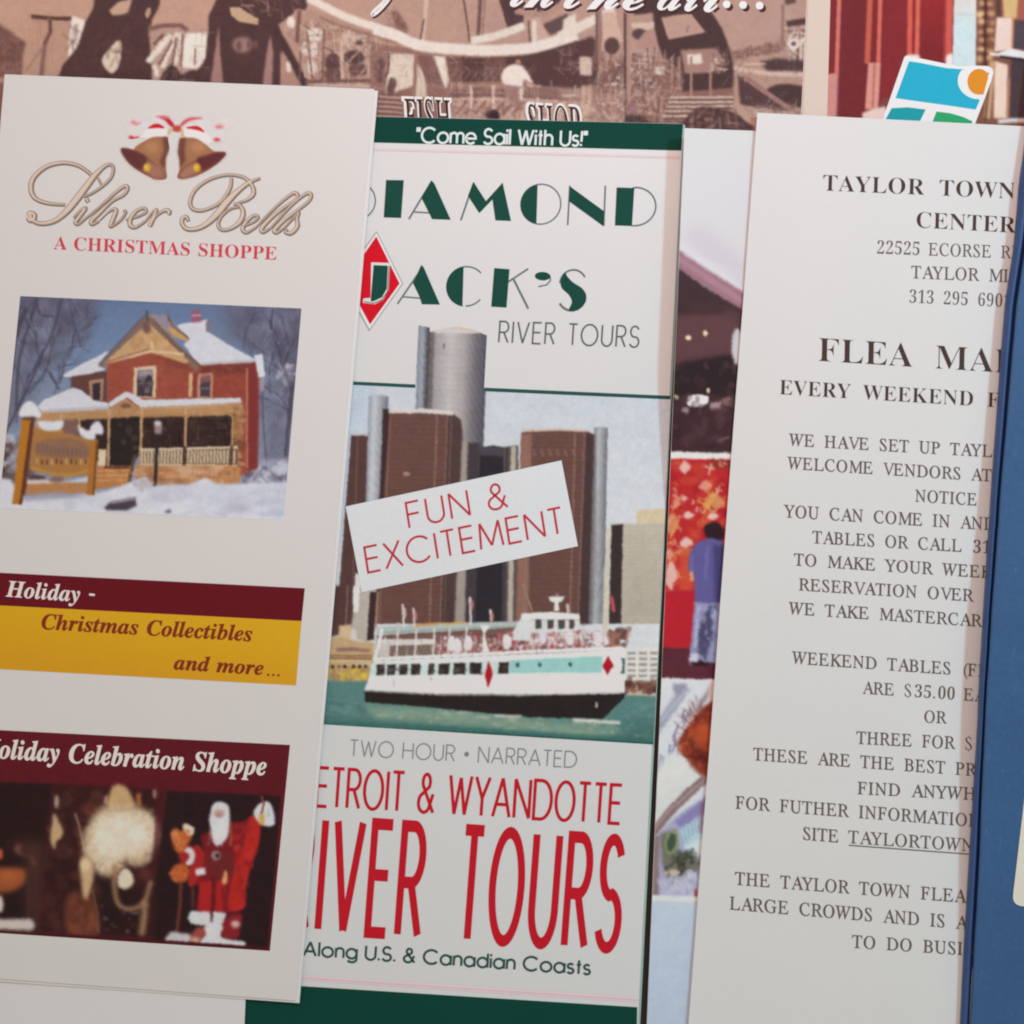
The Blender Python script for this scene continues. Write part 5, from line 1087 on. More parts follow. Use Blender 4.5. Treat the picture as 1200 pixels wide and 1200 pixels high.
# ================================================================== leaflet with the man and the red mural
MQ = [(802, 150.2), (968, 156.5), (912, 1245), (756.3, 1238)]
def z_mural(x, y):
    t = (y - 150.0) / 1090.0
    l = 802 - 45.7 * t
    u = 1 - (x - l) / 88.0
    lift = 4.9 * max(0.0, min(1.0, u)) ** 1.2 * (1 - smooth01((y - 400) / 300.0))
    return (1.05 + lift) * MMS
root = thing('mural_leaflet', 'glossy leaflet with man before red mural, between cruise brochure and typed flyer', 'leaflet', 820, 700, 0)
leaf('paper_sheet', root, MQ, z_mural, .18 * MMS, gloss, 60, 110, .35)
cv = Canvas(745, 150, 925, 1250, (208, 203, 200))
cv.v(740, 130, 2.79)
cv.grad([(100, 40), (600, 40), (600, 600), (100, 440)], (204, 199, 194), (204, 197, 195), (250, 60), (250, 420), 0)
cv.blob([(170, 400), (240, 380), (340, 460), (420, 560), (420, 640), (330, 570), (240, 520)], (188, 174, 180), 8, .45); cv.line([(150, 450), (260, 520), (400, 640)], 46, (206, 198, 199), 2.6, .8)
cv.poly([(140, 452), (160, 458), (250, 520), (360, 588), (420, 630), (420, 700), (360, 650), (250, 580), (140, 510)], (150, 100, 110), 1.6); cv.line([(150, 480), (360, 622)], 22, (172, 126, 136), 2, .7)
cv.poly([(120, 505), (155, 515), (250, 580), (360, 648), (420, 690), (420, 1120), (100, 1116)], (66, 42, 44), 1)
cv.poly([(130, 660), (250, 640), (360, 660), (360, 800), (220, 810), (130, 830)], (96, 58, 60), 5, .9); cv.poly([(140, 640), (300, 640), (300, 665), (140, 668)], (52, 34, 36), 3, .6)
cv.poly([(130, 830), (300, 800), (360, 800), (350, 930), (130, 930)], (44, 30, 32), 2, .9)
cv.poly([(120, 980), (350, 960), (350, 1110), (110, 1110)], (64, 38, 42), 2)
for x, y, r in ((186, 742, 8), (241, 728, 8), (147, 935, 7), (251, 914, 6)): cv.ell(x, y, r, r + 2, (214, 176, 120), .5); cv.ell(x + 2, y, r * .6, r * .7, (224, 210, 196), .4)
cv.blob([(182, 940), (200, 930), (245, 930), (250, 950), (235, 964), (190, 966)], (222, 212, 206), .7); cv.ell(176, 978, 12, 9, (150, 120, 116), .8); cv.poly([(258, 955), (295, 948), (292, 975), (258, 976)], (160, 130, 130), .8)
cv.ell(345, 770, 18, 60, (190, 182, 180), 1); cv.ell(315, 950, 20, 14, (130, 90, 88), 1); cv.line([(285, 1080), (320, 1066)], 8, (110, 80, 84), .6)
cv.specks([(130, 820), (350, 820), (340, 1100), (110, 1100)], [(82, 52, 54), (50, 30, 34), (92, 60, 62)], 60, 5, 16, .5)
cv.poly([(110, 1114), (330, 1120), (420, 1124), (420, 1142), (325, 1140), (110, 1136)], (222, 212, 204), .6)
cv.v(740, 500, 3.333)
cv.grad([(100, 124), (500, 130), (500, 660), (100, 640)], (186, 34, 38), (192, 40, 40), (0, 120), (0, 640))
cv.specks([(145, 150), (380, 150), (370, 640), (130, 640)], [(206, 70, 44), (170, 26, 34), (214, 96, 50), (190, 40, 40)], 80, 8, 26, .6, 1)
mur = [(226, 190, 176), (222, 150, 120), (230, 204, 190), (214, 140, 90)]
for x, y, rx, ry, c in ((210, 160, 22, 26, 0), (290, 232, 26, 22, 1), (222, 346, 22, 14, 2), (175, 300, 14, 20, 1), (206, 282, 12, 10, 0), (215, 455, 26, 22, 2), (155, 585, 24, 58, 0), (205, 490, 40, 16, 3), (160, 385, 26, 46, 3), (318, 350, 22, 14, 2), (240, 590, 18, 18, 3), (150, 500, 16, 24, 1), (320, 300, 44, 40, 3)):
    cv.blob([(x - rx, y + ry * .2), (x - rx * .3, y - ry), (x + rx * .6, y - ry * .7), (x + rx, y + ry * .1), (x + rx * .4, y + ry * .5), (x, y + ry), (x - rx * .6, y + ry * .6)], mur[c], .8, .85)
for a, b in (((300, 320), (345, 230)), ((280, 340), (320, 250)), ((150, 440), (185, 360)), ((260, 290), (330, 330)), ((140, 460), (170, 440))): cv.line([a, b], 7, (226, 160, 60), .7, .8)
cv.poly([(190, 480), (240, 470), (235, 640), (185, 640)], (206, 76, 46), 2, .8); cv.poly([(300, 130), (420, 130), (420, 165), (310, 160)], (130, 50, 34), 2, .8)
cv.poly([(100, 640), (420, 640), (420, 872), (100, 866)], (186, 28, 40), 1.2)
cv.poly([(100, 864), (420, 872), (420, 990), (100, 984)], (92, 40, 50), 1); cv.line([(110, 866), (330, 872)], 6, (70, 26, 34), .8)
cv.poly([(300, 560), (420, 500), (420, 990), (300, 985)], (84, 32, 44), 2, .7)
cv.blob([(282, 410), (292, 384), (325, 370), (352, 384), (362, 420), (352, 455), (330, 470), (298, 442)], (46, 28, 32), .8)
cv.blob([(290, 440), (330, 440), (362, 470), (360, 690), (300, 692), (250, 680), (246, 600), (224, 565), (226, 500), (250, 460)], (92, 84, 142), .8)
cv.poly([(318, 460), (400, 470), (400, 690), (326, 690)], (62, 54, 100), 2, .8); cv.line([(296, 470), (290, 600)], 8, (120, 112, 166), 1, .7); cv.line([(236, 500), (234, 566)], 10, (110, 104, 160), 1, .8)
cv.poly([(228, 566), (244, 566), (242, 604), (230, 600)], (216, 140, 106), .7)
cv.poly([(246, 682), (300, 690), (400, 690), (400, 920), (290, 925), (262, 905), (226, 925), (236, 800)], (140, 140, 176), 1)
cv.poly([(280, 740), (310, 700), (320, 800), (290, 910), (262, 880), (262, 800)], (66, 62, 92), 1.6, .9); cv.poly([(226, 890), (262, 880), (262, 926), (228, 930)], (196, 188, 204), 1); cv.line([(262, 700), (250, 860)], 14, (176, 176, 204), 1.2, .8)
cv.specks([(250, 690), (340, 690), (320, 910), (236, 900)], [(170, 168, 200), (90, 88, 124), (60, 54, 80)], 40, 4, 10, .5)
cv.ell(270, 926, 40, 9, (48, 24, 30), 1)
for k in range(60):
    x, y = 140 + 230 * rng.random(), 140 + 470 * rng.random()
    if x > 215 and y > 370: continue
    an = rng.random() * 6.28; L = 8 + 16 * rng.random()
    cv.line([(x, y), (x + L * math.cos(an), y + L * math.sin(an)), (x + L * 1.6 * math.cos(an + .8), y + L * 1.6 * math.sin(an + .8))], 4 + 5 * rng.random(), [(222, 170, 140), (206, 96, 50), (150, 22, 30), (226, 196, 176), (212, 140, 70)][k % 5], .5, .65)
cv.poly([(90, 984), (330, 988), (420, 990), (420, 1400), (90, 1400)], (214, 214, 214), .8)
cv.v(760, 790, 4.286)
cv.poly([(40, 28), (400, 34), (400, 1126), (0, 1120)], (208, 209, 211), .8)
cv.line([(190, 60), (130, 150), (50, 260), (30, 300)], 44, (150, 150, 166), 2); cv.line([(165, 70), (180, 90), (60, 240)], 16, (176, 176, 188), 1); cv.poly([(120, 50), (195, 50), (165, 100), (130, 100)], (146, 142, 160), 1.5)
for a, b, w in (((60, 400), (40, 520), 9), ((75, 410), (60, 500), 10), ((110, 350), (100, 440), 9), ((100, 430), (92, 520), 8), ((150, 250), (120, 330), 10), ((140, 330), (115, 400), 9), ((180, 180), (170, 240), 10), ((222, 140), (228, 180), 10), ((210, 170), (170, 270), 8), ((230, 180), (190, 220), 8), ((125, 300), (150, 390), 8)):
    cv.line([a, b], w, (128, 128, 160), .7, .9)
cv.line([(320, 60), (270, 140), (240, 200)], 22, (150, 132, 132), 1.4)
cv.poly([(300, 40), (400, 40), (400, 170), (300, 150)], (206, 178, 168), 2)
cv.blob([(320, 140), (270, 170), (225, 230), (180, 290), (150, 340), (165, 400), (200, 430), (230, 490), (270, 510), (380, 520), (380, 140)], (132, 46, 30), 1.6)
cv.specks([(300, 150), (220, 240), (155, 340), (190, 420), (240, 500), (290, 500), (310, 150)], [(176, 70, 36), (96, 30, 24), (190, 90, 50), (120, 40, 30)], 90, 6, 18, .6, .7)
cv.wisps(300, 330, 150, 190, .6, 1.12, [(132, 46, 30), (170, 66, 38), (100, 34, 26), (150, 60, 40)], 90, 7, .3, 70, 260)
cv.ell(275, 300, 46, 60, (190, 76, 38), 4, .85); cv.line([(240, 380), (290, 440)], 40, (84, 26, 24), 3, .7)
cv.line([(160, 360), (145, 390)], 14, (190, 110, 80), 1)
cv.grad([(20, 540), (90, 400), (140, 400), (230, 480), (270, 520), (40, 780)], (214, 212, 206), (206, 206, 200), (100, 420), (100, 760), 3)
cv.line([(285, 520), (210, 590), (110, 690), (20, 800)], 44, (134, 108, 108), 1); cv.line([(280, 530), (110, 680), (30, 775)], 10, (172, 146, 142), .8)
cv.poly([(20, 830), (130, 720), (330, 580), (330, 1110), (40, 1110)], (164, 160, 190), 1.4)
cv.poly([(130, 740), (330, 590), (330, 660), (160, 780)], (130, 124, 172), 1.6); cv.poly([(150, 790), (330, 670), (330, 860), (180, 880)], (178, 200, 212), 2)
for i in range(7): cv.line([(160 + i * 18, 790 - i * 14), (176 + i * 16, 860 - i * 16)], 7, (112, 150, 160), .8, .8)
cv.poly([(180, 870), (330, 800), (330, 900), (190, 920)], (206, 216, 220), 2)
cv.line([(36, 810), (34, 1110)], 34, (140, 114, 116), 1.2); cv.poly([(56, 800), (140, 780), (150, 930), (66, 960)], (112, 112, 92), 2)
cv.ell(118, 842, 32, 62, (140, 150, 106), 1, 1, 10); cv.ell(116, 844, 22, 48, (66, 84, 60), 1, 1, 10)
cv.blob([(80, 960), (130, 910), (190, 890), (240, 920), (250, 960), (200, 1000), (170, 1040), (130, 1050), (90, 1010)], (72, 70, 60), 2)
cv.specks([(90, 900), (250, 880), (250, 1000), (100, 1030)], [(110, 116, 84), (50, 52, 44), (140, 136, 120)], 50, 5, 14, .6); cv.ell(130, 995, 30, 14, (196, 176, 150), 1.2); cv.ell(90, 1000, 12, 10, (190, 170, 150), 1)
cv.specks([(60, 1030), (250, 1000), (250, 1100), (60, 1100)], [(190, 190, 206), (170, 166, 190), (200, 200, 210)], 40, 8, 22, .6)
cv.line([(236, 1080), (242, 1120)], 18, (176, 70, 80), 1); cv.line([(270, 640), (262, 800)], 14, (150, 90, 110), 1.4, .8)
cv.line([(10, 1126), (250, 1134), (330, 1138)], 24, (212, 216, 220), 1)
cv.grad([(0, 1140), (420, 1150), (420, 2000), (-40, 2000)], (186, 198, 212), (178, 190, 208), (0, 1140), (0, 1800), 1.2)
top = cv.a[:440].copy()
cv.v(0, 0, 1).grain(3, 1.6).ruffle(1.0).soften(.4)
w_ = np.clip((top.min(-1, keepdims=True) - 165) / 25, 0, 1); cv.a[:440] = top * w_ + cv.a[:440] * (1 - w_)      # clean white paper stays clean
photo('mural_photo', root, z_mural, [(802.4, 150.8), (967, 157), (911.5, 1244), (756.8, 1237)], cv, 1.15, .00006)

# ================================================================== plain leaflet under the bell brochure
z_under = lambda x, y: 2.05 * MMS
root = thing('plain_leaflet', 'blank white leaflet peeping out below the bottom edge of the bell brochure', 'leaflet', 140, 1185, 0)
leaf('back_panel', root, [(-110, 1041), (291, 1067), (283, 1261), (-118, 1237)], lambda x, y: z_under(x, y) - .3 * MMS, .2 * MMS, paper_mat('white_paper', (.80, .805, .81), .45, 0, .012), 8, 6)
leaf('front_panel', root, [(-110, 1040), (292, 1066), (284, 1260), (-118, 1236)], z_under, .2 * MMS, paper_mat('white_paper', (.80, .805, .81), .45, 0, .012), 16, 10)

# ================================================================== bell brochure
z_bell = lambda x, y: (2.95 + 0.55 * math.sin((y + 150) / 300.0) * math.sin((x + 60) / 150.0) * .8 + .25) * MMS
root = thing('bell_brochure', 'white folded brochure with golden bells, snowy house photo and maroon banners, leftmost of the pile', 'brochure', 180, 640, 0)
leaf('back_panel', root, [(9, 89), (443, 106.4), (350.8, 1175.5), (-84, 1144)], lambda x, y: z_bell(x, y) - .42 * MMS, .3 * MMS, paper_mat('bell_back_paper', (.815, .81, .80), .5, 0, .012), 16, 50)
leaf('front_panel', root, [(5.5, 87), (438.6, 104.3), (346.6, 1172.6), (-88, 1140.5)], z_bell, .34 * MMS, paper_mat('bell_paper', (.78, .77, .762), .45, .12, .014), 24, 60)
# bells and ribbon
cv = Canvas(130, 126, 280, 216, (206, 202, 198))
cv.v(120, 120, 7.059)
W_ = (206, 202, 198)
cv.blob([(150, 375), (260, 370), (330, 330), (420, 285), (520, 290), (552, 300), (556, 380), (532, 470), (535, 600), (528, 636), (440, 640), (330, 590), (230, 520), (160, 430)], (214, 204, 192), 1.6, .8)
cv.poly(spline([(268, 372), (330, 328), (410, 290), (500, 282), (540, 292), (556, 340), (548, 400), (524, 460), (522, 520), (528, 630), (430, 640)], 6).tolist() + [(330, 585), (220, 500)], (156, 104, 70), .5)
cv.poly([(500, 282), (545, 292), (558, 350), (545, 410), (522, 470), (524, 560), (470, 500), (510, 400)], (112, 66, 56), 1.3); cv.ell(410, 370, 60, 50, (178, 124, 84), 2.4, .8)
cv.blob([(150, 385), (230, 385), (330, 425), (420, 490), (500, 560), (530, 620), (470, 636), (380, 610), (290, 560), (200, 480)], (132, 82, 66), .6)
cv.blob([(155, 388), (230, 390), (320, 425), (370, 470), (340, 540), (300, 560), (210, 490)], (96, 50, 48), 1.4); cv.poly([(370, 480), (480, 540), (525, 620), (430, 630), (380, 590)], (158, 104, 84), 1.6)
cv.poly(spline([(640, 300), (700, 288), (780, 300), (850, 345), (930, 405), (1020, 418)], 6).tolist() + [(960, 500), (860, 570), (760, 615), (660, 636), (620, 620), (636, 560), (640, 500), (626, 420), (628, 350)], (158, 106, 72), .5)
cv.poly([(640, 296), (690, 290), (680, 400), (690, 480), (640, 540), (640, 480), (624, 410)], (112, 64, 54), 1.4); cv.ell(790, 370, 60, 46, (180, 126, 86), 2.4, .8)
cv.blob([(620, 610), (660, 540), (740, 490), (830, 450), (930, 412), (1020, 416), (1000, 460), (920, 530), (820, 590), (720, 626), (640, 634)], (136, 84, 66), .6)
cv.blob([(780, 470), (870, 436), (950, 414), (1018, 418), (990, 465), (900, 530), (820, 560)], (100, 44, 46), 1.4); cv.poly([(630, 600), (700, 530), (780, 500), (790, 580), (660, 632)], (162, 108, 86), 1.6)
for x in (370, 782): cv.ell(x, 540, 30, 36, (204, 160, 40), .9)
cv.ell(362, 536, 12, 14, (226, 190, 80), .8); cv.ell(776, 534, 12, 14, (226, 190, 80), .8)
cv.blob([(380, 215), (420, 180), (490, 180), (520, 215), (545, 260), (500, 280), (420, 275), (330, 320), (300, 310)], (224, 216, 212), 1, .9); cv.blob([(680, 215), (740, 185), (820, 200), (850, 245), (900, 310), (860, 340), (780, 290), (690, 280)], (224, 216, 212), 1, .9)
for pts, c, b in (([(375, 215), (420, 182), (470, 178), (515, 212), (450, 212)], (200, 30, 40), .7), ([(690, 212), (740, 196), (800, 200), (845, 246), (770, 226)], (202, 36, 44), .7),
                  ([(470, 120), (520, 118), (570, 150), (600, 205), (560, 195), (520, 150)], (190, 26, 36), .9), ([(430, 115), (520, 110), (560, 130), (500, 132)], (214, 110, 114), 1), ([(640, 205), (660, 160), (720, 128), (790, 122), (830, 132), (730, 150), (680, 180)], (206, 72, 80), 1),
                  ([(215, 285), (240, 275), (262, 288), (305, 280), (280, 306), (240, 310)], (200, 34, 44), .9), ([(235, 165), (262, 150), (285, 172), (330, 160), (280, 186)], (206, 80, 86), 1.1), ([(930, 205), (965, 186), (1005, 200), (970, 216)], (206, 66, 74), 1.1), ([(915, 305), (950, 292), (978, 310), (945, 326)], (204, 70, 78), 1.1)):
    cv.blob(pts, c, b)
cv.poly([(180, 160), (260, 140), (340, 150), (260, 200)], (220, 170, 168), 2, .5); cv.poly([(880, 190), (990, 170), (1060, 196), (970, 226)], (220, 174, 172), 2, .5)
cv.line([(985, 160), (960, 186)], 6, (206, 150, 150), .6, .7)
cv.blob([(585, 205), (610, 190), (645, 195), (650, 235), (620, 246), (580, 235)], (186, 70, 50), .8); cv.line([(565, 215), (545, 265)], 18, (196, 150, 90), .8); cv.line([(655, 220), (665, 285)], 18, (196, 150, 96), .8)
cv.v(0, 0, 1).grain(3, 2)
BELL = [[(139, 173), (155, 171), (172, 161), (150, 163), (149, 156), (143, 141), (157, 138), (176, 142), (178, 133), (196, 132.5), (205, 141), (212, 144), (218, 137), (240, 135), (247, 143), (262, 138), (275, 146), (264, 152), (262, 166), (246, 168), (254, 175), (268, 178), (262, 188), (246, 202), (226, 209), (206, 212), (205, 200), (207, 186), (206, 176), (210, 158), (207, 155), (201, 155), (197, 162), (199, 176), (196, 190), (198, 212), (184, 213), (168, 206), (150, 194)]]
def emblem(name, outline, cv, zf, off=.00005, step=.8):
    pp = spline(outline, 4, True); x0, y0 = pp.min(0); x1, y1 = pp.max(0)
    V = []; F_ = []
    ys = np.arange(y0, y1 + step, step)
    for t, b in zip(ys[:-1], ys[1:]):
        m = (t + b) / 2
        c = sorted((ax + (m - ay) / (by - ay) * (bx - ax)) for (ax, ay), (bx, by) in zip(pp, np.roll(pp, -1, 0)) if (ay > m) != (by > m))
        for l, r in zip(c[0::2], c[1::2]):
            n = max(1, int((r - l) / step)); s = np.linspace(l, r, n + 1); k = len(V)
            V += [(x, t) for x in s] + [(x, b) for x in s]
            F_ += [(k + i, k + n + 1 + i, k + n + 2 + i, k + i + 1) for i in range(n)]
    V = np.array(V)
    o = link(name, P(V[:, 0], V[:, 1], np.array([zf(a, b) for a, b in V]) + off), F_, [photo_mat()])
    at = o.data.attributes.new('print', 'FLOAT_COLOR', 'POINT')
    at.data.foreach_set('color', np.concatenate([print_rgb(cv, V[:, 0], V[:, 1]), np.ones((len(V), 1))], 1).ravel())
    return attach(o, root)
emblem('bell_emblem', BELL[0], cv, z_bell)
# script title: pen strokes that swell, gold with a dark rim
def swell(pts, ws, ox, oy, k):
    q = spline([(ox + x / k, oy + y / k, w) for (x, y), w in zip(pts, ws)], 7)
    return q
A0 = (20, 180, 6.667); B0 = (190, 190, 6.667)
STK = [
 (A0, [(590, 180), (548, 138), (470, 90), (360, 70), (240, 95), (150, 160), (110, 230), (115, 310), (160, 360), (250, 388), (375, 398)], [3.2, 3.6, 4, 4.4, 4.8, 5.4, 5.8, 5.2, 4.4, 3.8, 3.2]),
 (A0, [(100, 470), (120, 520), (190, 545), (290, 525), (380, 455), (460, 360), (540, 255), (610, 165), (680, 100), (730, 84), (752, 120), (730, 190), (660, 258), (580, 310), (520, 335)], [6, 4.6, 4.8, 5.4, 7.2, 8.2, 7.6, 6.2, 4.4, 3.4, 3.4, 3.4, 3.2, 3, 2.6]),
 (A0, [(82, 480), (104, 462), (135, 478), (130, 510), (100, 520), (84, 495)], [5, 5, 5, 5, 5, 5]), (A0, [(628, 185), (662, 250)], [2, 2]),
 (A0, [(440, 500), (500, 440), (530, 430), (480, 500), (455, 535), (480, 548), (550, 490)], [2.4, 3.4, 4.8, 4.8, 4.4, 3, 2.6]), (A0, [(540, 350), (556, 378)], [4.4, 4]),
 (A0, [(540, 500), (640, 420), (760, 310), (838, 252), (862, 272), (830, 322), (740, 372), (640, 465), (580, 525), (590, 550), (640, 525)], [2.4, 3, 3.6, 4, 4, 3.6, 3.6, 5, 5, 3.6, 2.6]),
 (A0, [(645, 520), (705, 462), (752, 432), (772, 446), (752, 500), (730, 556), (742, 564), (806, 520), (846, 462), (836, 440)], [1.4, 1.8, 3.6, 4.6, 5.2, 4.4, 3.2, 3, 3, 3.4]),
 (A0, [(850, 515), (940, 490), (1005, 455), (990, 425), (930, 448), (885, 510), (885, 560), (930, 572), (1010, 520)], [2.2, 2.8, 3.4, 3.4, 4, 5, 4.8, 3.4, 2.6]),
 (A0, [(1000, 530), (1045, 470), (1085, 438), (1075, 475), (1050, 530), (1034, 568)], [2.2, 2.6, 3.6, 4.8, 5, 4.4]), (A0, [(1046, 545), (1085, 490), (1130, 452), (1170, 440), (1188, 456), (1180, 474)], [2, 2.6, 3.6, 4.4, 4.8, 4.2]),
 (B0, [(205, 460), (185, 425), (155, 445), (160, 490), (200, 522), (280, 515), (360, 470), (440, 390), (510, 305), (590, 225), (680, 158), (765, 124)], [3.4, 4, 4.6, 4.6, 4.6, 5.2, 6.4, 8, 8, 6.2, 4.4, 2.6]),
 (B0, [(540, 122), (530, 200), (470, 295), (400, 345), (310, 376), (240, 364), (218, 310), (250, 225), (330, 155), (430, 112), (540, 98), (640, 120), (700, 180), (712, 245), (665, 292), (590, 318)], [3.4, 4, 4, 3.8, 3.8, 4, 4.2, 4.2, 3.8, 3.6, 3.4, 3.6, 4.4, 5, 3.8, 2.6]),
 (B0, [(560, 322), (610, 340), (632, 400), (605, 465), (540, 515), (470, 528), (437, 490), (460, 425), (530, 365), (600, 348)], [3, 4, 5.4, 5.6, 4, 3.6, 3.8, 3.4, 3, 2.6]),
 (B0, [(620, 505), (710, 468), (748, 430), (715, 416), (655, 465), (628, 520), (660, 548), (735, 505)], [2.4, 2.8, 3.4, 3.6, 4.4, 4.6, 3.4, 2.6]),
 (B0, [(735, 505), (820, 415), (930, 310), (1020, 243), (1056, 252), (1040, 292), (950, 355), (850, 435), (778, 515), (790, 545), (850, 510)], [2.4, 3, 3.4, 3.8, 4, 3.6, 3.6, 4.6, 5, 3.6, 2.6]),
 (B0, [(850, 510), (930, 420), (1040, 308), (1128, 243), (1162, 255), (1145, 302), (1060, 372), (960, 445), (880, 525), (895, 548), (950, 515)], [2.4, 3, 3.4, 3.8, 4, 3.6, 3.6, 4.6, 5, 3.6, 2.6]),
 (B0, [(950, 515), (1010, 450), (1065, 395), (1052, 440), (1055, 500), (1010, 552), (965, 548), (975, 520)], [2.4, 2.8, 3.2, 4, 4.8, 4.4, 3.6, 3]),
]
rim, mid, fil = [], [], []
for (ox, oy, k), pts, ws in STK:
    q = swell(pts, ws, ox, oy, k)
    rim.append(strip(q[:, :2] + [.35, .45], q[:, 2] * 1.05 + .7)); mid.append(strip(q[:, :2], q[:, 2] * .98)); fil.append(strip(q[:, :2] - [.25, .3], np.maximum(q[:, 2] - 2.5, .5)))
ink('title_lettering', root, z_bell, [((112, 95, 84), rim), ((150, 131, 117), mid), ((203, 184, 166), fil)])
ink('subtitle_lettering', root, z_bell, [((196, 62, 74), [outline_text('bold', 'A CHRISTMAS SHOPPE', (63, 292), (324.5, 304.5), 15.5, .6, -5, 220)])])

# -- snowy brick house, printed
SN = (197, 198, 204)
cv = Canvas(-90, 335, 365, 620, (104, 116, 142))
cv.v(0, 330, 3.158)
cv.grad([(-280, 40), (1150, 40), (1150, 900), (-280, 900)], (92, 108, 138), (130, 142, 164), (0, 60), (0, 560), 0)
cv.grad([(250, 40), (800, 60), (700, 330), (250, 330)], (92, 112, 146), (112, 134, 164), (0, 60), (0, 330), 14)
for pts, a in (([(60, 40), (330, 50), (350, 120), (300, 240), (220, 200), (160, 280), (60, 250)], .75), ([(840, 80), (1120, 90), (1110, 330), (1000, 320), (920, 240), (860, 200)], .65), ([(960, 400), (1110, 380), (1090, 700), (980, 690)], .5), ([(20, 300), (140, 320), (110, 460), (20, 560)], .5)):
    cv.blob(pts, (88, 82, 98), 9, a)
cv.specks([(40, 50), (340, 60), (280, 300), (30, 420)], [(112, 118, 142), (80, 74, 90), (138, 146, 170), (96, 92, 110)], 120, 8, 26, .35, 2.5); cv.specks([(860, 90), (1110, 100), (1080, 700), (980, 640), (960, 380)], [(108, 108, 130), (84, 78, 94), (134, 138, 160)], 120, 8, 26, .35, 2.5)
for pts, w in (([(20, 560), (90, 420), (150, 290), (160, 250)], 9), ([(60, 480), (70, 300), (110, 150), (140, 60)], 10), ([(100, 100), (60, 200), (30, 420), (0, 660)], 16), ([(130, 60), (150, 120), (200, 130)], 8), ([(1000, 140), (1020, 220), (1060, 320), (1085, 400)], 10), ([(1065, 260), (1058, 330), (1090, 400)], 7), ([(1090, 330), (1070, 500), (1050, 730)], 14), ([(970, 400), (975, 540), (990, 700)], 5), ([(180, 330), (220, 400)], 8), ([(230, 60), (190, 200), (120, 330)], 8), ([(1010, 100), (1000, 180)], 6), ([(240, 300), (220, 380)], 6), ([(1040, 120), (1070, 240)], 5)):
    cv.line(pts, w, (74, 66, 80), .7, .85, True)
cv.specks([(1040, 320), (1110, 320), (1100, 370), (1040, 360)], [(186, 186, 198), (120, 116, 134)], 18, 5, 16, .7, .5, 3)
cv.poly([(-280, 600), (20, 600), (120, 560), (130, 780), (-280, 800)], (98, 84, 88), 3)
cv.specks([(-40, 580), (110, 580), (110, 760), (-40, 760)], [(150, 150, 164), (70, 58, 62), (180, 182, 190), (96, 72, 66)], 70, 6, 18, .6)
cv.poly([(960, 660), (1120, 650), (1100, 780), (900, 770)], (150, 150, 166), 3); cv.specks([(900, 690), (1080, 670), (1070, 760), (900, 760)], [(190, 192, 202), (90, 82, 96), (130, 126, 142)], 70, 5, 16, .7)
for x, y, an, L, w in ((60, 520, 1.3, 190, 7), (150, 330, 1.7, 150, 6), (100, 420, 1.0, 160, 6), (230, 300, 1.2, 130, 5), (50, 300, 1.5, 150, 6), (300, 240, 1.9, 120, 4), (1080, 420, 1.9, 170, 7), (1040, 330, 1.2, 130, 5), (1000, 420, 1.5, 160, 5), (1090, 600, 1.7, 170, 7), (900, 250, 1.4, 90, 4), (200, 420, 1.4, 120, 4)): cv.twig(x, y, an, L, w, (66, 60, 76), 3, .6)
cv.hatch([(880, 100), (1110, 110), (1080, 640), (975, 620)], [(78, 72, 88), (150, 154, 174), (100, 98, 116)], 110, 20, 90, 2.6, .4, (80, 100, 60, 120)); cv.hatch([(40, 60), (340, 60), (250, 330), (20, 560)], [(78, 72, 88), (150, 158, 180), (92, 92, 110)], 130, 20, 90, 2.6, .4, (80, 100, 60, 70))
# house body
cv.poly([(262, 340), (400, 330), (400, 450), (262, 440)], (96, 62, 56), .8)
cv.poly([(330, 366), (384, 360), (380, 440), (332, 440)], (162, 124, 104), .6); cv.poly([(342, 378), (372, 374), (370, 440), (342, 440)], (56, 44, 50), .6)
cv.poly([(396, 300), (560, 262), (740, 290), (930, 290), (960, 330), (955, 690), (890, 720), (600, 620), (400, 500)], (152, 72, 56), .8)
cv.poly([(740, 300), (940, 296), (920, 430), (740, 440)], (146, 64, 52), 1.2); cv.poly([(735, 308), (940, 300), (935, 335), (740, 350)], (104, 50, 44), 3, .8)
cv.poly([(560, 280), (700, 290), (720, 330), (620, 330), (590, 300)], (120, 62, 50), 4, .7)
cv.poly([(914, 300), (946, 296), (958, 420), (952, 690), (912, 700)], (124, 48, 46), .8); cv.line([(914, 320), (914, 690)], 7, (190, 120, 90), .5)
cv.specks([(400, 300), (900, 310), (890, 430), (400, 430)], [(168, 84, 64), (136, 62, 48), (160, 78, 60)], 130, 4, 12, .45)
for y in range(300, 690, 9): cv.line([(400, y), (950, y - 4)], 1.6, (126, 58, 46), .2, .35)
cv.hatch([(400, 300), (910, 300), (910, 430), (400, 430)], [(174, 96, 76), (120, 54, 44)], 160, 8, 22, 3, .4, (0, 2))
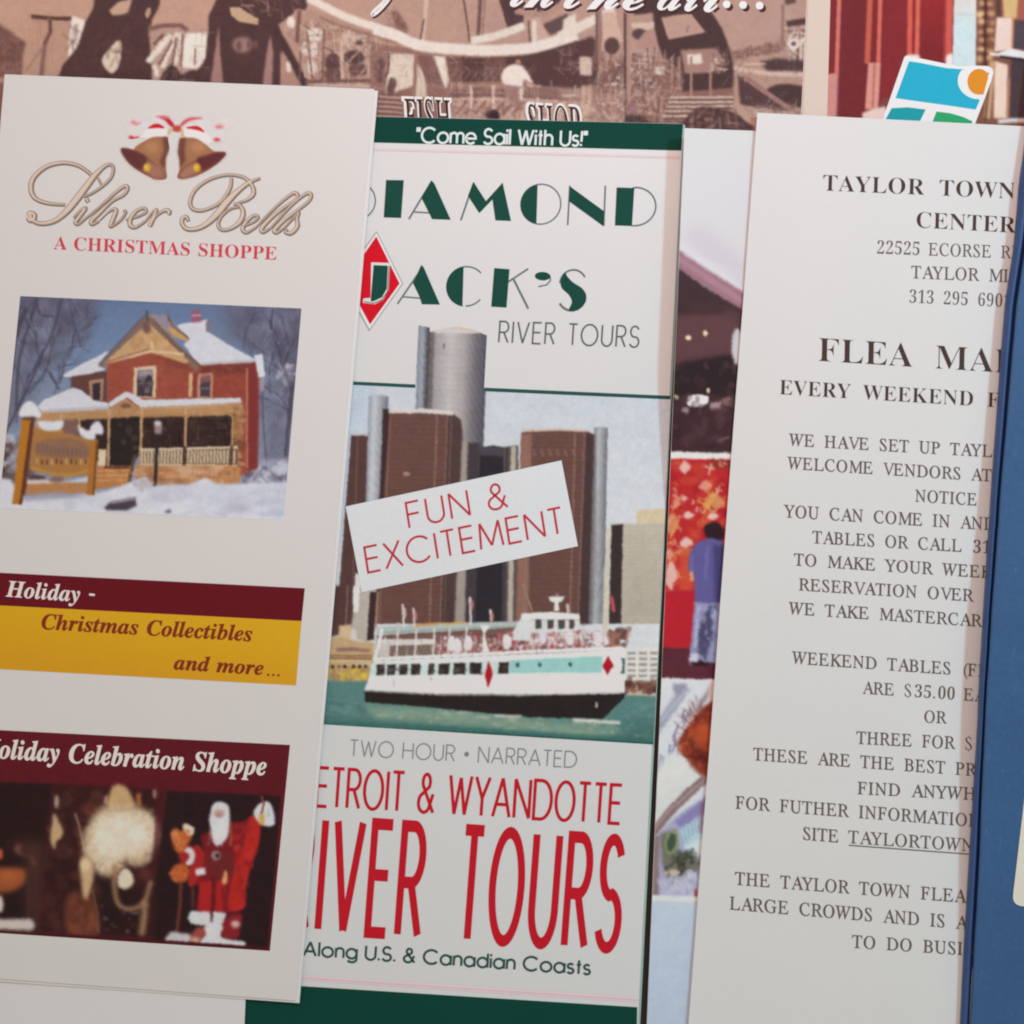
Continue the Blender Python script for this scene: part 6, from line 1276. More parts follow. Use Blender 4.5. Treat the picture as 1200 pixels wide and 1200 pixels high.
# roof and snow
cv.poly([(645, 190), (660, 158), (712, 150), (770, 140), (776, 190), (840, 230), (946, 288), (940, 296), (745, 308), (720, 290), (680, 232), (700, 215)], SN, .7); cv.line([(745, 304), (940, 294)], 9, (176, 170, 172), .8)
cv.poly([(764, 146), (774, 138), (778, 190), (762, 184)], (128, 106, 110), .6); cv.poly([(708, 108), (738, 104), (748, 148), (708, 152)], (150, 84, 104), .8); cv.line([(712, 126), (744, 124)], 6, (190, 160, 180), .6)
cv.poly([(940, 272), (972, 270), (980, 352), (958, 356), (946, 300)], (200, 202, 210), .7); cv.poly([(960, 356), (980, 356), (976, 408), (962, 404)], (150, 136, 150), .7)
cv.poly([(234, 346), (300, 306), (390, 262), (404, 258), (376, 316), (390, 326), (330, 342), (240, 354)], SN, .7)
cv.poly([(364, 312), (540, 118), (556, 118), (735, 310), (728, 336), (546, 148), (380, 318)], (126, 98, 84), .6); cv.line([(366, 306), (545, 116), (566, 132)], 9, (96, 92, 108), .6); cv.line([(552, 124), (640, 226), (738, 310)], 9, (112, 84, 72), .6)
cv.poly([(388, 300), (548, 152), (700, 296), (690, 304), (560, 262), (400, 304)], (190, 148, 100), .7)
cv.specks([(470, 240), (550, 170), (640, 250), (560, 260)], [(172, 130, 88), (206, 166, 112), (160, 116, 84)], 40, 5, 14, .5); cv.line([(410, 290), (560, 258), (680, 268)], 9, (206, 178, 138), .6); cv.line([(560, 220), (566, 250)], 8, (216, 190, 150), .8)
cv.line([(394, 318), (398, 296), (550, 250)], 7, (150, 104, 84), .6)
cv.poly([(540, 120), (570, 122), (620, 124), (650, 160), (700, 214), (640, 210), (570, 140)], (140, 128, 136), .8); cv.poly([(618, 168), (640, 170), (706, 214), (690, 222), (640, 200)], (192, 146, 84), .7); cv.line([(622, 130), (640, 164), (700, 212)], 8, (110, 92, 92), .6); cv.line([(544, 108), (546, 150)], 7, (74, 66, 76), .5); cv.line([(622, 124), (626, 150)], 6, (92, 82, 92), .5)
cv.ell(542, 170, 16, 22, (112, 84, 74), 1)
# upper windows
cv.poly([(496, 318), (580, 310), (576, 432), (492, 428)], (206, 178, 140), .6); cv.poly([(508, 330), (566, 326), (564, 426), (506, 424)], (66, 54, 60), .6); cv.poly([(510, 330), (566, 326), (566, 350), (512, 356)], (150, 140, 146), 1); cv.specks([(512, 350), (562, 350), (560, 420), (510, 420)], [(96, 86, 92), (48, 38, 44), (120, 112, 118)], 22, 5, 10, .7); cv.line([(508, 378), (564, 376)], 5, (104, 92, 92), .4)
cv.poly([(734, 342), (788, 338), (786, 432), (730, 430)], (196, 140, 110), .6); cv.poly([(742, 352), (780, 350), (778, 428), (740, 426)], (70, 58, 66), .6); cv.poly([(742, 344), (782, 342), (780, 372), (742, 374)], (140, 90, 84), 1, .8); cv.line([(740, 396), (780, 394)], 5, (120, 104, 104), .4)
cv.line([(706, 340), (704, 426)], 12, (204, 166, 120), .7); cv.line([(722, 336), (720, 430)], 8, (116, 56, 48), .6)
# porch
cv.poly([(140, 478), (400, 470), (900, 455), (900, 520), (880, 560), (130, 560)], (176, 132, 88), .7)
cv.poly([(280, 512), (860, 492), (880, 510), (880, 620), (520, 620), (390, 700), (280, 600)], (54, 38, 36), 1.2)
cv.poly([(400, 505), (520, 500), (515, 640), (480, 690), (394, 684)], (44, 36, 34), .8); cv.specks([(440, 520), (510, 520), (500, 650), (440, 650)], [(78, 68, 60), (90, 78, 66), (50, 42, 40)], 18, 5, 14, .5, .6, .8, 85)
cv.specks([(530, 520), (850, 510), (850, 600), (530, 610)], [(74, 52, 46), (44, 30, 30), (92, 66, 56)], 40, 6, 18, .5)
for x in (404, 524, 688, 862): cv.line([(x, 470), (x - 4, 690)], 9, (190, 150, 104), .5)
cv.line([(294, 500), (292, 540)], 8, (190, 150, 104), .5); cv.line([(228, 485), (226, 520)], 8, (190, 150, 104), .5)
for a, b in ((294, 404), (404, 524), (524, 688), (688, 862)): cv.line([(a, 508), (a + 16, 494), (b - 16, 490), (b, 502)], 8, (170, 124, 80), .6)
cv.poly([(862, 462), (905, 470), (900, 560), (888, 700), (866, 660)], (150, 102, 66), 1); cv.specks([(866, 480), (900, 480), (892, 680), (868, 660)], [(190, 140, 90), (90, 52, 44)], 20, 5, 12, .7)
cv.poly([(520, 622), (880, 612), (882, 686), (518, 680)], (112, 86, 66), .6)
for i in range(29): cv.line([(526 + i * 12.2, 624), (524 + i * 12.2, 672)], 6, (216, 198, 164), .4)
cv.line([(520, 622), (880, 613)], 8, (214, 192, 152), .5); cv.line([(518, 676), (880, 682)], 8, (206, 172, 124), .5); cv.line([(684, 610), (680, 684)], 13, (72, 50, 42), .5); cv.line([(858, 606), (854, 680)], 10, (84, 60, 48), .5)
cv.poly([(365, 620), (394, 620), (390, 690), (360, 700)], (210, 190, 152), .7)
cv.poly([(500, 682), (890, 686), (890, 756), (500, 752)], (182, 122, 76), .8); cv.specks([(510, 690), (880, 690), (880, 750), (510, 750)], [(200, 144, 92), (150, 96, 62), (206, 170, 140)], 60, 6, 16, .5, .6, 3, 0)
cv.poly([(360, 682), (490, 682), (480, 752), (350, 770)], (176, 116, 66), .7)
for y in (700, 718, 736): cv.line([(362, y), (486, y - 2)], 6, (206, 146, 88), .5)
cv.line([(500, 640), (478, 740)], 12, (90, 66, 52), .7); cv.poly([(385, 684), (480, 684), (478, 694), (384, 692)], (96, 52, 44), .6)
cv.poly([(140, 462), (160, 440), (270, 392), (300, 402), (350, 440), (400, 448), (404, 468), (330, 476), (160, 484)], (198, 199, 205), .7); cv.line([(160, 480), (400, 466)], 9, (172, 166, 170), .8)
cv.poly([(400, 452), (460, 408), (480, 410), (530, 438), (700, 434), (890, 430), (896, 448), (700, 466), (524, 470), (470, 428), (410, 466)], (198, 199, 204), .6)
cv.poly([(410, 468), (466, 432), (518, 470), (500, 488), (420, 490)], (170, 126, 84), .7); cv.ell(466, 460, 20, 10, (120, 78, 56), 1)
cv.line([(524, 468), (700, 462), (890, 450)], 9, (184, 146, 106), .6)
cv.hatch([(530, 510), (860, 500), (860, 600), (530, 610)], [(92, 70, 58), (36, 26, 28), (120, 96, 78)], 60, 14, 60, 3, .5, (90, 88, 0)); cv.hatch([(140, 478), (900, 458), (890, 500), (140, 510)], [(206, 164, 116), (136, 96, 62)], 110, 8, 30, 3, .5, (90, 0)); cv.hatch([(365, 685), (880, 690), (880, 750), (365, 760)], [(206, 150, 96), (130, 84, 54)], 110, 10, 50, 3, .45, (0, 2, 90))
# lamp post
cv.line([(582, 560), (574, 756)], 13, (48, 40, 42), .5); cv.poly([(570, 530), (600, 528), (598, 562), (574, 564)], (150, 124, 126), .8); cv.ell(584, 524, 14, 10, (190, 184, 190), .8)
# snow on the ground
cv.poly([(-280, 760), (0, 740), (60, 760), (80, 800), (340, 790), (420, 766), (540, 722), (560, 760), (700, 752), (760, 726), (800, 752), (1120, 740), (1120, 920), (-280, 920)], (204, 205, 211), 1.4)
cv.poly([(520, 760), (1100, 760), (1080, 860), (700, 850)], (178, 180, 194), 6, .7); cv.specks([(300, 790), (1080, 760), (1050, 870), (100, 830)], [(216, 216, 222), (178, 180, 194), (196, 198, 206)], 110, 8, 30, .45, 1.2, 3, 2)
cv.specks([(490, 730), (560, 726), (560, 770), (500, 775)], [(150, 136, 130), (190, 184, 186)], 20, 5, 12, .6); cv.poly([(500, 735), (540, 720), (560, 760), (510, 776)], (176, 170, 172), 1.5, .6)
cv.poly([(385, 836), (410, 815), (500, 798), (506, 830), (470, 846), (396, 846)], (74, 62, 70), .8); cv.line([(410, 818), (498, 802)], 9, (150, 146, 156), .8); cv.poly([(610, 850), (628, 840), (636, 854), (612, 858)], (110, 104, 116), .8)
cv.ell(890, 840, 50, 12, (160, 162, 182), 3, .6); cv.ell(1000, 860, 60, 10, (166, 168, 188), 3, .6)
# wooden sign
cv.v(0, 440, 6.667)
cv.poly([(240, 380), (300, 420), (480, 440), (620, 470), (740, 520), (720, 800), (680, 780), (500, 800), (230, 740)], (164, 112, 58), .8)
cv.blob([(290, 520), (480, 490), (600, 500), (700, 560), (690, 640), (500, 650), (290, 620)], (136, 98, 76), 1.4, .9)
for i in range(12): cv.line([(300 + i * 33, 530 + i * 5), (298 + i * 33, 600 + i * 4)], 13, (108, 84, 80), .7, .7)
for i in range(11): cv.line([(290 + i * 38, 650 + (i % 3) * 5), (292 + i * 38, 692 + (i % 2) * 6)], 13, (66, 48, 46) if i % 3 else (196, 160, 120), .6, .8)
cv.poly([(480, 350), (610, 340), (610, 470), (490, 450)], (122, 88, 80), 1.2)
cv.line([(240, 720), (420, 770), (560, 780), (700, 740)], 20, (186, 130, 60), .8); cv.poly([(200, 820), (690, 840), (680, 920), (200, 930)], (176, 120, 72), .9); cv.poly([(210, 815), (420, 815), (520, 830), (690, 790), (690, 830), (210, 850)], (206, 200, 198), 1, .85); cv.poly([(250, 770), (360, 790), (350, 815), (240, 810)], (84, 60, 56), 1.2); cv.ell(440, 815, 60, 24, (120, 78, 56), 1.4, .8)
cv.poly([(710, 500), (768, 500), (738, 940), (676, 930)], (170, 106, 38), .7); cv.line([(758, 510), (730, 930)], 14, (110, 62, 34), .6)
cv.poly([(172, 330), (268, 330), (170, 1010), (92, 1004)], (178, 110, 32), .6); cv.poly([(240, 335), (272, 330), (200, 900), (168, 1008), (150, 1008)], (96, 52, 36), .7)
cv.poly([(150, 300), (290, 300), (270, 350), (176, 345)], (90, 60, 52), 1.2); cv.poly([(175, 940), (460, 910), (690, 940), (460, 965), (190, 985)], (150, 146, 160), 2, .8)
cv.blob([(150, 320), (170, 240), (230, 200), (280, 230), (320, 290), (310, 330), (250, 320)], (208, 208, 214), .8)
cv.blob([(290, 370), (330, 355), (420, 360), (490, 350), (485, 410), (420, 430), (340, 425)], (206, 206, 212), .8)
cv.blob([(612, 380), (630, 400), (690, 430), (715, 390), (765, 355), (805, 410), (800, 460), (750, 460), (740, 500), (670, 495), (620, 455)], (206, 205, 211), .8)
cv.poly([(-20, 800), (60, 810), (110, 840), (95, 980), (-20, 1010)], (200, 200, 208), 1.4)
cv.v(0, 0, 1).grain(4, 1.6).ruffle(0.55).soften(.4)
photo('house_photo', root, z_bell, [(23.8, 347), (353.2, 361.5), (332.2, 609.3), (-1.5, 595.5)], cv, 1.0)
# banners
MAR, YEL = (98, 24, 32), (214, 166, 26)
ban = patch('maroon_banner', root, z_bell, [(-9.5, 670.7), (357.2, 689.4), (353.4, 727.8), (-13.5, 708.8)], MAR)
ink('banner_lettering', ban, z_bell, [((222, 206, 200), [outline_text('bolditalic', 'Holiday', (8, 699), (95, 705.5), 19, 0, 4), strip([(104.5, 696.6), (111, 697.2)], 2.6)])], .00009)
cv = Canvas(-80, 700, 365, 810, YEL)
cv.grad([(-90, 690), (370, 690), (370, 820), (-90, 820)], (212, 158, 20), (209, 147, 22), (181, 735), (175, 790), 0); cv.grain(1, 3)
ban = photo('yellow_banner', root, z_bell, [(-13.5, 708.8), (353.4, 727.8), (346.8, 803.2), (-21, 783)], cv, 2.5)
ink('banner_lettering', ban, z_bell, [((128, 46, 32), [outline_text('bolditalic', 'Christmas Collectibles', (48, 737), (296.5, 751.5), 18, 0, 7, 210), outline_text('bolditalic', 'and more', (204.5, 784.3), (309.5, 791), 17, 0, 8, 210)]
                                      + [strip([(313 + i * 6, 790.6 + i * .3), (315.6 + i * 6, 790.8 + i * .3)], 2.4) for i in range(3)])], .00009)
# -- lower panel: figurines on a dark ground under a maroon heading
cv = Canvas(-110, 840, 350, 1125, (98, 24, 32))
cv.v(0, 840, 2.857)
cv.grad([(-300, 0), (1000, 60), (1000, 800), (-300, 800)], (98, 24, 32), (86, 24, 30), (0, 60), (0, 500), 0)
cv.v(0, 900, 5.455)
cv.poly([(-600, 80), (332, 98), (300, 480), (230, 1048), (-600, 1010)], (44, 26, 26), 1.2)
cv.poly([(335, 100), (1062, 140), (1000, 1090), (230, 1045), (300, 480)], (58, 28, 28), 2)
cv.poly([(1060, 140), (1100, 140), (1050, 1120), (985, 1100)], (88, 26, 32), 1)
cv.poly([(60, 480), (290, 470), (250, 1000), (180, 1000), (160, 620)], (84, 48, 42), 7, .8)
cv.blob([(-80, 650), (40, 640), (158, 650), (150, 740), (60, 790), (-80, 790)], (158, 78, 42), 3); cv.ell(50, 690, 70, 30, (180, 94, 48), 5, .9); cv.ell(0, 550, 18, 36, (196, 84, 44), 1.6)
cv.blob([(90, 520), (130, 480), (140, 550), (200, 560), (230, 620), (160, 590)], (120, 74, 60), 2, .8); cv.ell(150, 590, 60, 30, (40, 24, 24), 3, .7)
cv.ell(0, 870, 22, 56, (206, 190, 176), 1.6); cv.poly([(-300, 970), (60, 965), (200, 965), (225, 1000), (205, 1040), (60, 1035), (-300, 1020)], (200, 186, 176), 1.8)
cv.line([(180, 700), (180, 960)], 8, (96, 60, 48), 1, .7)
cv.specks([(340, 150), (700, 150), (600, 1040), (260, 1040)], [(76, 42, 36), (44, 24, 26), (100, 56, 46), (64, 34, 32)], 150, 12, 44, .5, 1.6, 1, 80)
cv.blob([(430, 820), (500, 810), (600, 850), (640, 1060), (430, 1060)], (112, 56, 40), 3, .9); cv.specks([(440, 820), (600, 850), (620, 1040), (440, 1040)], [(136, 72, 48), (88, 40, 34), (124, 64, 44)], 50, 10, 30, .5, 1.4)
cv.line([(590, 780), (625, 930), (628, 1060)], 9, (136, 96, 62), .8)
cv.poly([(620, 700), (740, 720), (930, 830), (900, 1060), (650, 1060)], (44, 26, 26), 4, .9)
cv.blob([(345, 290), (375, 340), (402, 400), (395, 440), (360, 470), (348, 520), (322, 460), (330, 370)], (190, 156, 112), 1.6); cv.ell(362, 215, 14, 44, (176, 148, 126), 1.6)
cv.line([(480, 290), (510, 380), (540, 530)], 12, (160, 122, 92), 1)
for x, y in ((678, 205), (992, 165)): cv.ell(x, y, 14, 32, (176, 134, 116), 1.6)
cv.blob([(720, 120), (770, 105), (820, 140), (850, 200), (860, 250), (780, 270), (700, 260), (690, 200)], (196, 156, 106), 2); cv.line([(885, 160), (888, 240)], 30, (170, 96, 50), 1.6); cv.ell(580, 270, 50, 50, (110, 50, 38), 4, .7)
cv.blob([(625, 280), (700, 240), (780, 265), (870, 250), (950, 290), (1005, 350), (1005, 450), (975, 530), (930, 600), (850, 615), (800, 560), (770, 640), (690, 690), (620, 660), (580, 590), (545, 570), (535, 480), (560, 380)], (212, 184, 146), 4)
cv.blob([(610, 370), (700, 310), (780, 300), (860, 280), (950, 320), (980, 400), (950, 500), (880, 580), (820, 540), (760, 600), (680, 640), (620, 600), (580, 520)], (216, 198, 170), 7)
cv.ell(690, 460, 84, 110, (224, 212, 190), 9, .85); cv.ell(870, 420, 80, 90, (224, 212, 190), 9, .85); cv.line([(650, 365), (760, 355)], 30, (220, 208, 190), 2.4, .8)
cv.specks([(560, 300), (980, 300), (940, 600), (620, 640)], [(228, 220, 204), (206, 182, 150), (216, 198, 172)], 110, 8, 28, .4, 2, 1.5, 70)
cv.wisps(770, 430, 240, 210, .62, 1.06, [(196, 156, 106), (214, 186, 148), (170, 122, 78), (150, 100, 64)], 140, 16, .13)
cv.wisps(770, 420, 230, 190, .15, .72, [(232, 224, 210), (216, 200, 174), (226, 214, 194)], 140, 18, .13)
cv.wisps(700, 560, 120, 130, .4, 1.0, [(222, 208, 186), (196, 160, 116), (120, 76, 52)], 50, 14, .2, 30, 150); cv.wisps(880, 520, 110, 120, .4, .95, [(222, 208, 186), (196, 160, 116), (120, 76, 52)], 50, 14, .2, 20, 140)
cv.blob([(520, 580), (560, 560), (600, 640), (590, 740), (560, 830), (530, 820), (520, 720), (510, 640)], (196, 160, 116), 2.2); cv.ell(548, 620, 34, 40, (220, 190, 150), 2.4)
cv.line([(735, 620), (730, 740), (748, 850), (800, 900), (880, 890), (930, 840), (965, 720)], 30, (156, 116, 80), 2.2, .9, True); cv.line([(930, 850), (920, 960), (905, 1070)], 38, (166, 128, 90), 2.6, .9)
cv.blob([(760, 680), (800, 640), (840, 670), (855, 730), (820, 768), (765, 765), (750, 720)], (216, 200, 172), 1.6); cv.ell(930, 680, 50, 40, (110, 52, 46), 4, .7)
cv.specks([(640, 880), (900, 930), (880, 1050), (660, 1050)], [(90, 50, 44), (40, 22, 24), (110, 84, 80)], 30, 6, 16, .5)
# figurine in a red robe
cv.v(180, 910, 5.715)
cv.poly([(88, 95), (850, 130), (775, 1150), (0, 1110), (20, 700)], (44, 26, 28), 1)
cv.poly([(20, -20), (88, 90), (0, 700), (-10, 700)], (84, 26, 32), 1.2, .6)
R0, R1 = (178, 34, 32), (124, 26, 32)
cv.blob([(320, 400), (380, 370), (520, 310), (600, 300), (670, 260), (715, 320), (700, 460), (650, 620), (620, 720), (605, 880), (480, 920), (300, 900), (310, 740), (260, 720), (250, 600), (330, 520)], R1, 1.4)
cv.blob([(660, 262), (712, 320), (700, 460), (650, 600), (620, 720), (606, 880), (500, 885), (520, 720), (540, 600), (600, 480), (620, 350)], (186, 36, 30), 1.2); cv.line([(640, 330), (560, 420)], 30, (150, 28, 32), 2)
cv.specks([(520, 320), (690, 300), (690, 460), (600, 860), (500, 860)], [(206, 50, 40), (140, 24, 30), (170, 32, 32)], 80, 8, 24, .5, 1, 1.2, 100)
cv.poly([(310, 700), (480, 700), (480, 905), (296, 905)], (176, 30, 32), 1.6); cv.line([(405, 660), (396, 930)], 22, (84, 24, 28), 1.4); cv.line([(460, 740), (480, 900)], 16, (120, 26, 30), 1.4)
cv.blob([(385, 520), (500, 500), (540, 620), (500, 680), (400, 670), (350, 600)], (112, 34, 36), 2.2)
cv.blob([(260, 480), (300, 460), (340, 520), (330, 600), (280, 720), (235, 730), (240, 620), (270, 560)], (170, 36, 34), 1.2); cv.blob([(165, 520), (200, 470), (260, 470), (260, 580), (200, 600)], (164, 38, 36), 1.4)
cv.blob([(198, 495), (240, 475), (275, 510), (268, 570), (235, 596), (215, 580), (240, 540), (230, 515)], (212, 200, 196), .9)
cv.blob([(115, 380), (150, 345), (170, 370), (215, 345), (255, 380), (235, 450), (180, 510), (140, 480)], (198, 98, 44), 1.4); cv.blob([(195, 340), (215, 315), (270, 345), (260, 390), (225, 385)], (220, 200, 172), .9); cv.specks([(120, 350), (250, 350), (220, 480), (140, 480)], [(216, 140, 84), (176, 76, 36)], 24, 6, 14, .6)
cv.blob([(110, 650), (150, 590), (210, 590), (240, 630), (215, 700), (140, 705)], (194, 90, 42), 1.6); cv.specks([(120, 610), (230, 610), (200, 700), (130, 700)], [(214, 120, 70), (170, 70, 36)], 20, 6, 14, .6)
cv.line([(182, 700), (176, 860), (156, 1040)], 20, (112, 50, 44), 1); cv.line([(262, 740), (262, 880)], 22, (96, 40, 40), 1.2)
cv.poly([(280, 620), (345, 608), (350, 655), (286, 665)], (212, 204, 204), 1)
cv.blob([(380, 250), (395, 190), (440, 168), (495, 190), (512, 240), (505, 340), (490, 410), (435, 462), (400, 440), (385, 350), (372, 300)], (206, 203, 204), .9)
cv.wisps(437, 330, 62, 130, .3, 1.04, [(222, 219, 219), (186, 180, 184), (206, 202, 204)], 90, 5, .6)
cv.ell(437, 246, 36, 26, (192, 146, 136), 1.6); cv.ell(437, 262, 18, 10, (170, 110, 104), 1.2); cv.ell(440, 360, 46, 76, (218, 216, 216), 3, .8)
cv.ell(418, 530, 32, 34, (150, 120, 118), 1.2); cv.ell(428, 530, 14, 16, (50, 26, 30), .9); cv.line([(518, 300), (516, 470)], 9, (150, 110, 76), .8, .8); cv.line([(380, 350), (370, 460)], 9, (150, 120, 110), .8, .7)
cv.blob([(480, 630), (495, 660), (490, 715), (460, 716), (460, 680)], (222, 150, 90), 1.1)
cv.blob([(670, 240), (700, 190), (760, 165), (800, 220), (808, 320), (740, 330), (690, 290)], (206, 204, 204), 1); cv.poly([(705, 250), (745, 250), (740, 325), (706, 318)], (206, 160, 84), 1); cv.line([(722, 130), (740, 180), (720, 250)], 13, (130, 70, 60), .7); cv.line([(770, 220), (772, 270)], 9, (150, 152, 164), .8)
cv.poly([(250, 900), (380, 905), (385, 960), (400, 905), (484, 915), (470, 1020), (250, 985), (230, 950)], (206, 203, 203), 1.1); cv.line([(390, 915), (388, 975)], 14, (74, 44, 46), .9)
cv.blob([(480, 950), (540, 920), (592, 930), (580, 1010), (560, 1085), (470, 1080), (450, 1020)], (140, 30, 36), 1.4); cv.ell(548, 988, 30, 26, (206, 160, 158), 1.4)
cv.blob([(250, 1060), (300, 1010), (360, 1020), (350, 1080), (300, 1110), (240, 1110)], (158, 70, 62), 1.6)
cv.blob([(345, 1000), (460, 1000), (450, 1070), (520, 1095), (605, 1105), (600, 1140), (420, 1130), (310, 1115), (350, 1060)], (208, 205, 206), 1.2)
cv.blob([(80, 1085), (120, 1040), (190, 1050), (245, 1060), (230, 1115), (90, 1110)], (196, 186, 184), 1.6); cv.ell(280, 1095, 30, 20, (206, 150, 130), 1.4)
cv.v(0, 0, 1)
cv.line([(-110, 1087), (160, 1101), (318, 1112)], 3.4, (76, 22, 28), .7); cv.line([(338, 874), (315, 1112)], 3, (100, 26, 34), .5)
cv.grain(4, 1.6).ruffle(0.55).soften(.4)
ban = photo('figurine_photo', root, z_bell, [(-28.5, 854.2), (339.8, 873), (316.2, 1114.3), (-52, 1090)], cv, 1.0)
ink('heading_lettering', ban, z_bell, [((222, 206, 198), [outline_text('bolditalic', 'Holiday Celebration Shoppe', (-23, 887), (313, 908.6), 22.5, 0, 8, 210)])], .00009)

# ================================================================== typed flyer
z_flyer = lambda x, y: (2.0 + 0.22 * math.sin((x - 800) / 70.0) * math.sin(y / 240.0)) * MMS
root = thing('typed_flyer', 'white typed flyer in black serif capitals, its right side hidden under the blue booklet', 'flyer', 1000, 640, 0)
leaf('paper_sheet', root, [(887.5, 132), (1330, 154.5), (1236, 1262), (803.5, 1243)], z_flyer, .16 * MMS, matte, 40, 90, .5)
T0, T1 = (70, 56, 52), (96, 84, 80)
LINES = [  # text, baseline start, end of the first N letters, capital height, weight, colour
 ('TAYLOR TOWN CENTER', 11, (963.7, 223.3), (1190.7, 233), 19, 'b', T0), ('CENTER', 6, (1072.6, 266.5), (1190.5, 273), 19, 'b', T0),
 ('22525 ECORSE RD', 12, (1027, 297), (1163.8, 302), 14.6, 0, T1), ('TAYLOR MI', 6, (1069.3, 326), (1149, 329.2), 14.5, 2, T1), ('313 295 6901', 11, (1065, 354.5), (1175.5, 359.6), 14.6, 0, T1),
 ('FLEA MARKET', 7, (957.8, 423), (1164.5, 436.2), 28, 'b', T0), ('EVERY WEEKEND F', 13, (912.7, 462), (1141.8, 475.8), 17.5, 'b', T0),
 ('WE HAVE SET UP TAYLOR', 19, (926.5, 522.2), (1164.8, 535.8), 14, 4, T1), ('WELCOME VENDORS AT', 18, (924.7, 549.4), (1164, 564.4), 14, 4, T1), ('NOTICE', 6, (1073.6, 587.8), (1147, 592.6), 14, 4, T1),
 ('YOU CAN COME IN AND', 18, (921, 606.2), (1154, 620.8), 14.4, 4, T1), ('TABLES OR CALL 313', 14, (953.3, 636.5), (1129, 646.8), 14.2, 4, T1), ('TO MAKE YOUR WEEKEND', 16, (931.8, 662.6), (1150.6, 677), 14, 4, T1),
 ('RESERVATION OVER', 16, (937.3, 691.8), (1142.4, 705), 14, 4, T1), ('WE TAKE MASTERCARD', 17, (926.2, 719.6), (1152.4, 734.6), 14, 4, T1), ('WEEKEND TABLES (FRI', 14, (930, 777.6), (1116.8, 790.7), 14.2, 4, T1),
 ('ARE $35.00 EACH', 10, (1012, 812.8), (1119.8, 820), 14, 3, T1), ('OR', 2, (1084, 846.6), (1110.7, 848), 14, 4, T1), ('THREE FOR $', 9, (1005, 871.6), (1120.8, 877.8), 14.4, 4, T1),
 ('THESE ARE THE BEST PRICES', 18, (884, 890.8), (1110, 907), 14.4, 4, T1), ('FIND ANYWHERE', 9, (1006, 930.6), (1130, 936.9), 14.4, 4, T1), ('FOR FUTHER INFORMATION', 21, (863, 947.6), (1136, 968.4), 14.6, 4, T1),
 ('THE TAYLOR TOWN FLEA', 20, (862.7, 1036.8), (1133, 1058), 14.8, 4, T1), ('LARGE CROWDS AND IS A', 19, (856, 1065.8), (1110, 1087.2), 15, 4, T1), ('TO DO BUSINESS', 9, (1000, 1110.6), (1123, 1118.8), 14.6, 4, T1)]
LINES[0] = ('TAYLOR TOWN', 11) + LINES[0][2:]
for s, n, a, b, cap, wt, c in LINES:
    face, wt = ('bold', -7) if wt == 'b' else ('roman', wt + 2)
    ink('typed_line', root, z_flyer, [(c, [outline_text(face, s, a, b, cap, .6, wt, 385, 0, n, 18 if face == 'roman' else 12)])], .00006)
site = outline_text('roman', 'SITE', (941.7, 984), (984.5, 987.6), 14.6, .6, 6); dom = outline_text('roman', 'TAYLORTOWN', (995.5, 988), (1128, 997.2), 14.6, .6, 4, 330, 0, 9, 18)
ink('typed_line', root, z_flyer, [(T1, [site, dom, strip([(994.6 + 9.7 * i, 990.6 + .7125 * i) for i in range(17)], 1.3)])], .00006)

# ================================================================== blue booklet
BX = [(60, 1214, 1236), (150, 1203, 1224.5), (214, 1193.6, 1212), (293, 1187, 1201), (355, 1177.5, 1191.5), (407, 1173, 1186.8), (470, 1168.8, 1181.8), (532, 1164.4, 1176.6), (593, 1160.4, 1171.8), (643, 1157, 1168.4), (717, 1152.6, 1163), (778, 1149, 1159.4),
      (840, 1145.8, 1155), (930, 1139.6, 1150), (1000, 1135, 1147.4), (1060, 1131.4, 1144), (1130, 1127.6, 1140.2), (1200, 1124.6, 1137), (1262, 1121.6, 1134)]
HB = [(60, 3.0), (300, 3.4), (450, 3.5), (600, 4.0), (730, 5.0), (840, 5.0), (960, 4.2), (1060, 3.2), (1140, 2.3), (1262, 2.0)]
bh = lambda y: float(np.interp(y, [p[0] for p in HB], [p[1] for p in HB]))
blue = paper_mat('blue_card', ink_rgb((50, 84, 122)), .55, 0, .14)
nt_ = blue.node_tree; b_ = nt_.nodes['Principled BSDF']; src = b_.inputs['Base Color'].links[0].from_socket
nz = nt_.nodes.new('ShaderNodeTexNoise'); nz.inputs['Scale'].default_value = 520.0; nz.inputs['Detail'].default_value = 6.0; nz.inputs['Roughness'].default_value = .7
tc_ = nt_.nodes.new('ShaderNodeTexCoord'); mp = nt_.nodes.new('ShaderNodeMapping'); mp.inputs['Scale'].default_value = (1.0, .35, 1.0)
nt_.links.new(tc_.outputs['Object'], mp.inputs['Vector']); nt_.links.new(mp.outputs['Vector'], nz.inputs['Vector'])
rmp = nt_.nodes.new('ShaderNodeMapRange'); rmp.inputs['From Min'].default_value = .60; rmp.inputs['From Max'].default_value = .82; rmp.inputs['To Max'].default_value = .55
nt_.links.new(nz.outputs['Fac'], rmp.inputs['Value'])
mx_ = nt_.nodes.new('ShaderNodeMix'); mx_.data_type = 'RGBA'; mx_.inputs['B'].default_value = (.19, .30, .40, 1)      # rubbed, paler flecks
nt_.links.new(rmp.outputs['Result'], mx_.inputs['Factor']); nt_.links.new(src, mx_.inputs['A']); nt_.links.new(mx_.outputs['Result'], b_.inputs['Base Color'])
navy = paper_mat('blue_card_spine', ink_rgb((50, 74, 118)), .5, 0, .12)
root = thing('blue_booklet', 'blue card booklet with a raised spine and cream label, along the right border', 'booklet', 1230, 700, 0)
ys = np.linspace(60, 1262, 90)
lx = np.interp(ys, [b[0] for b in BX], [b[1] for b in BX]); rx = np.interp(ys, [b[0] for b in BX], [b[2] for b in BX])
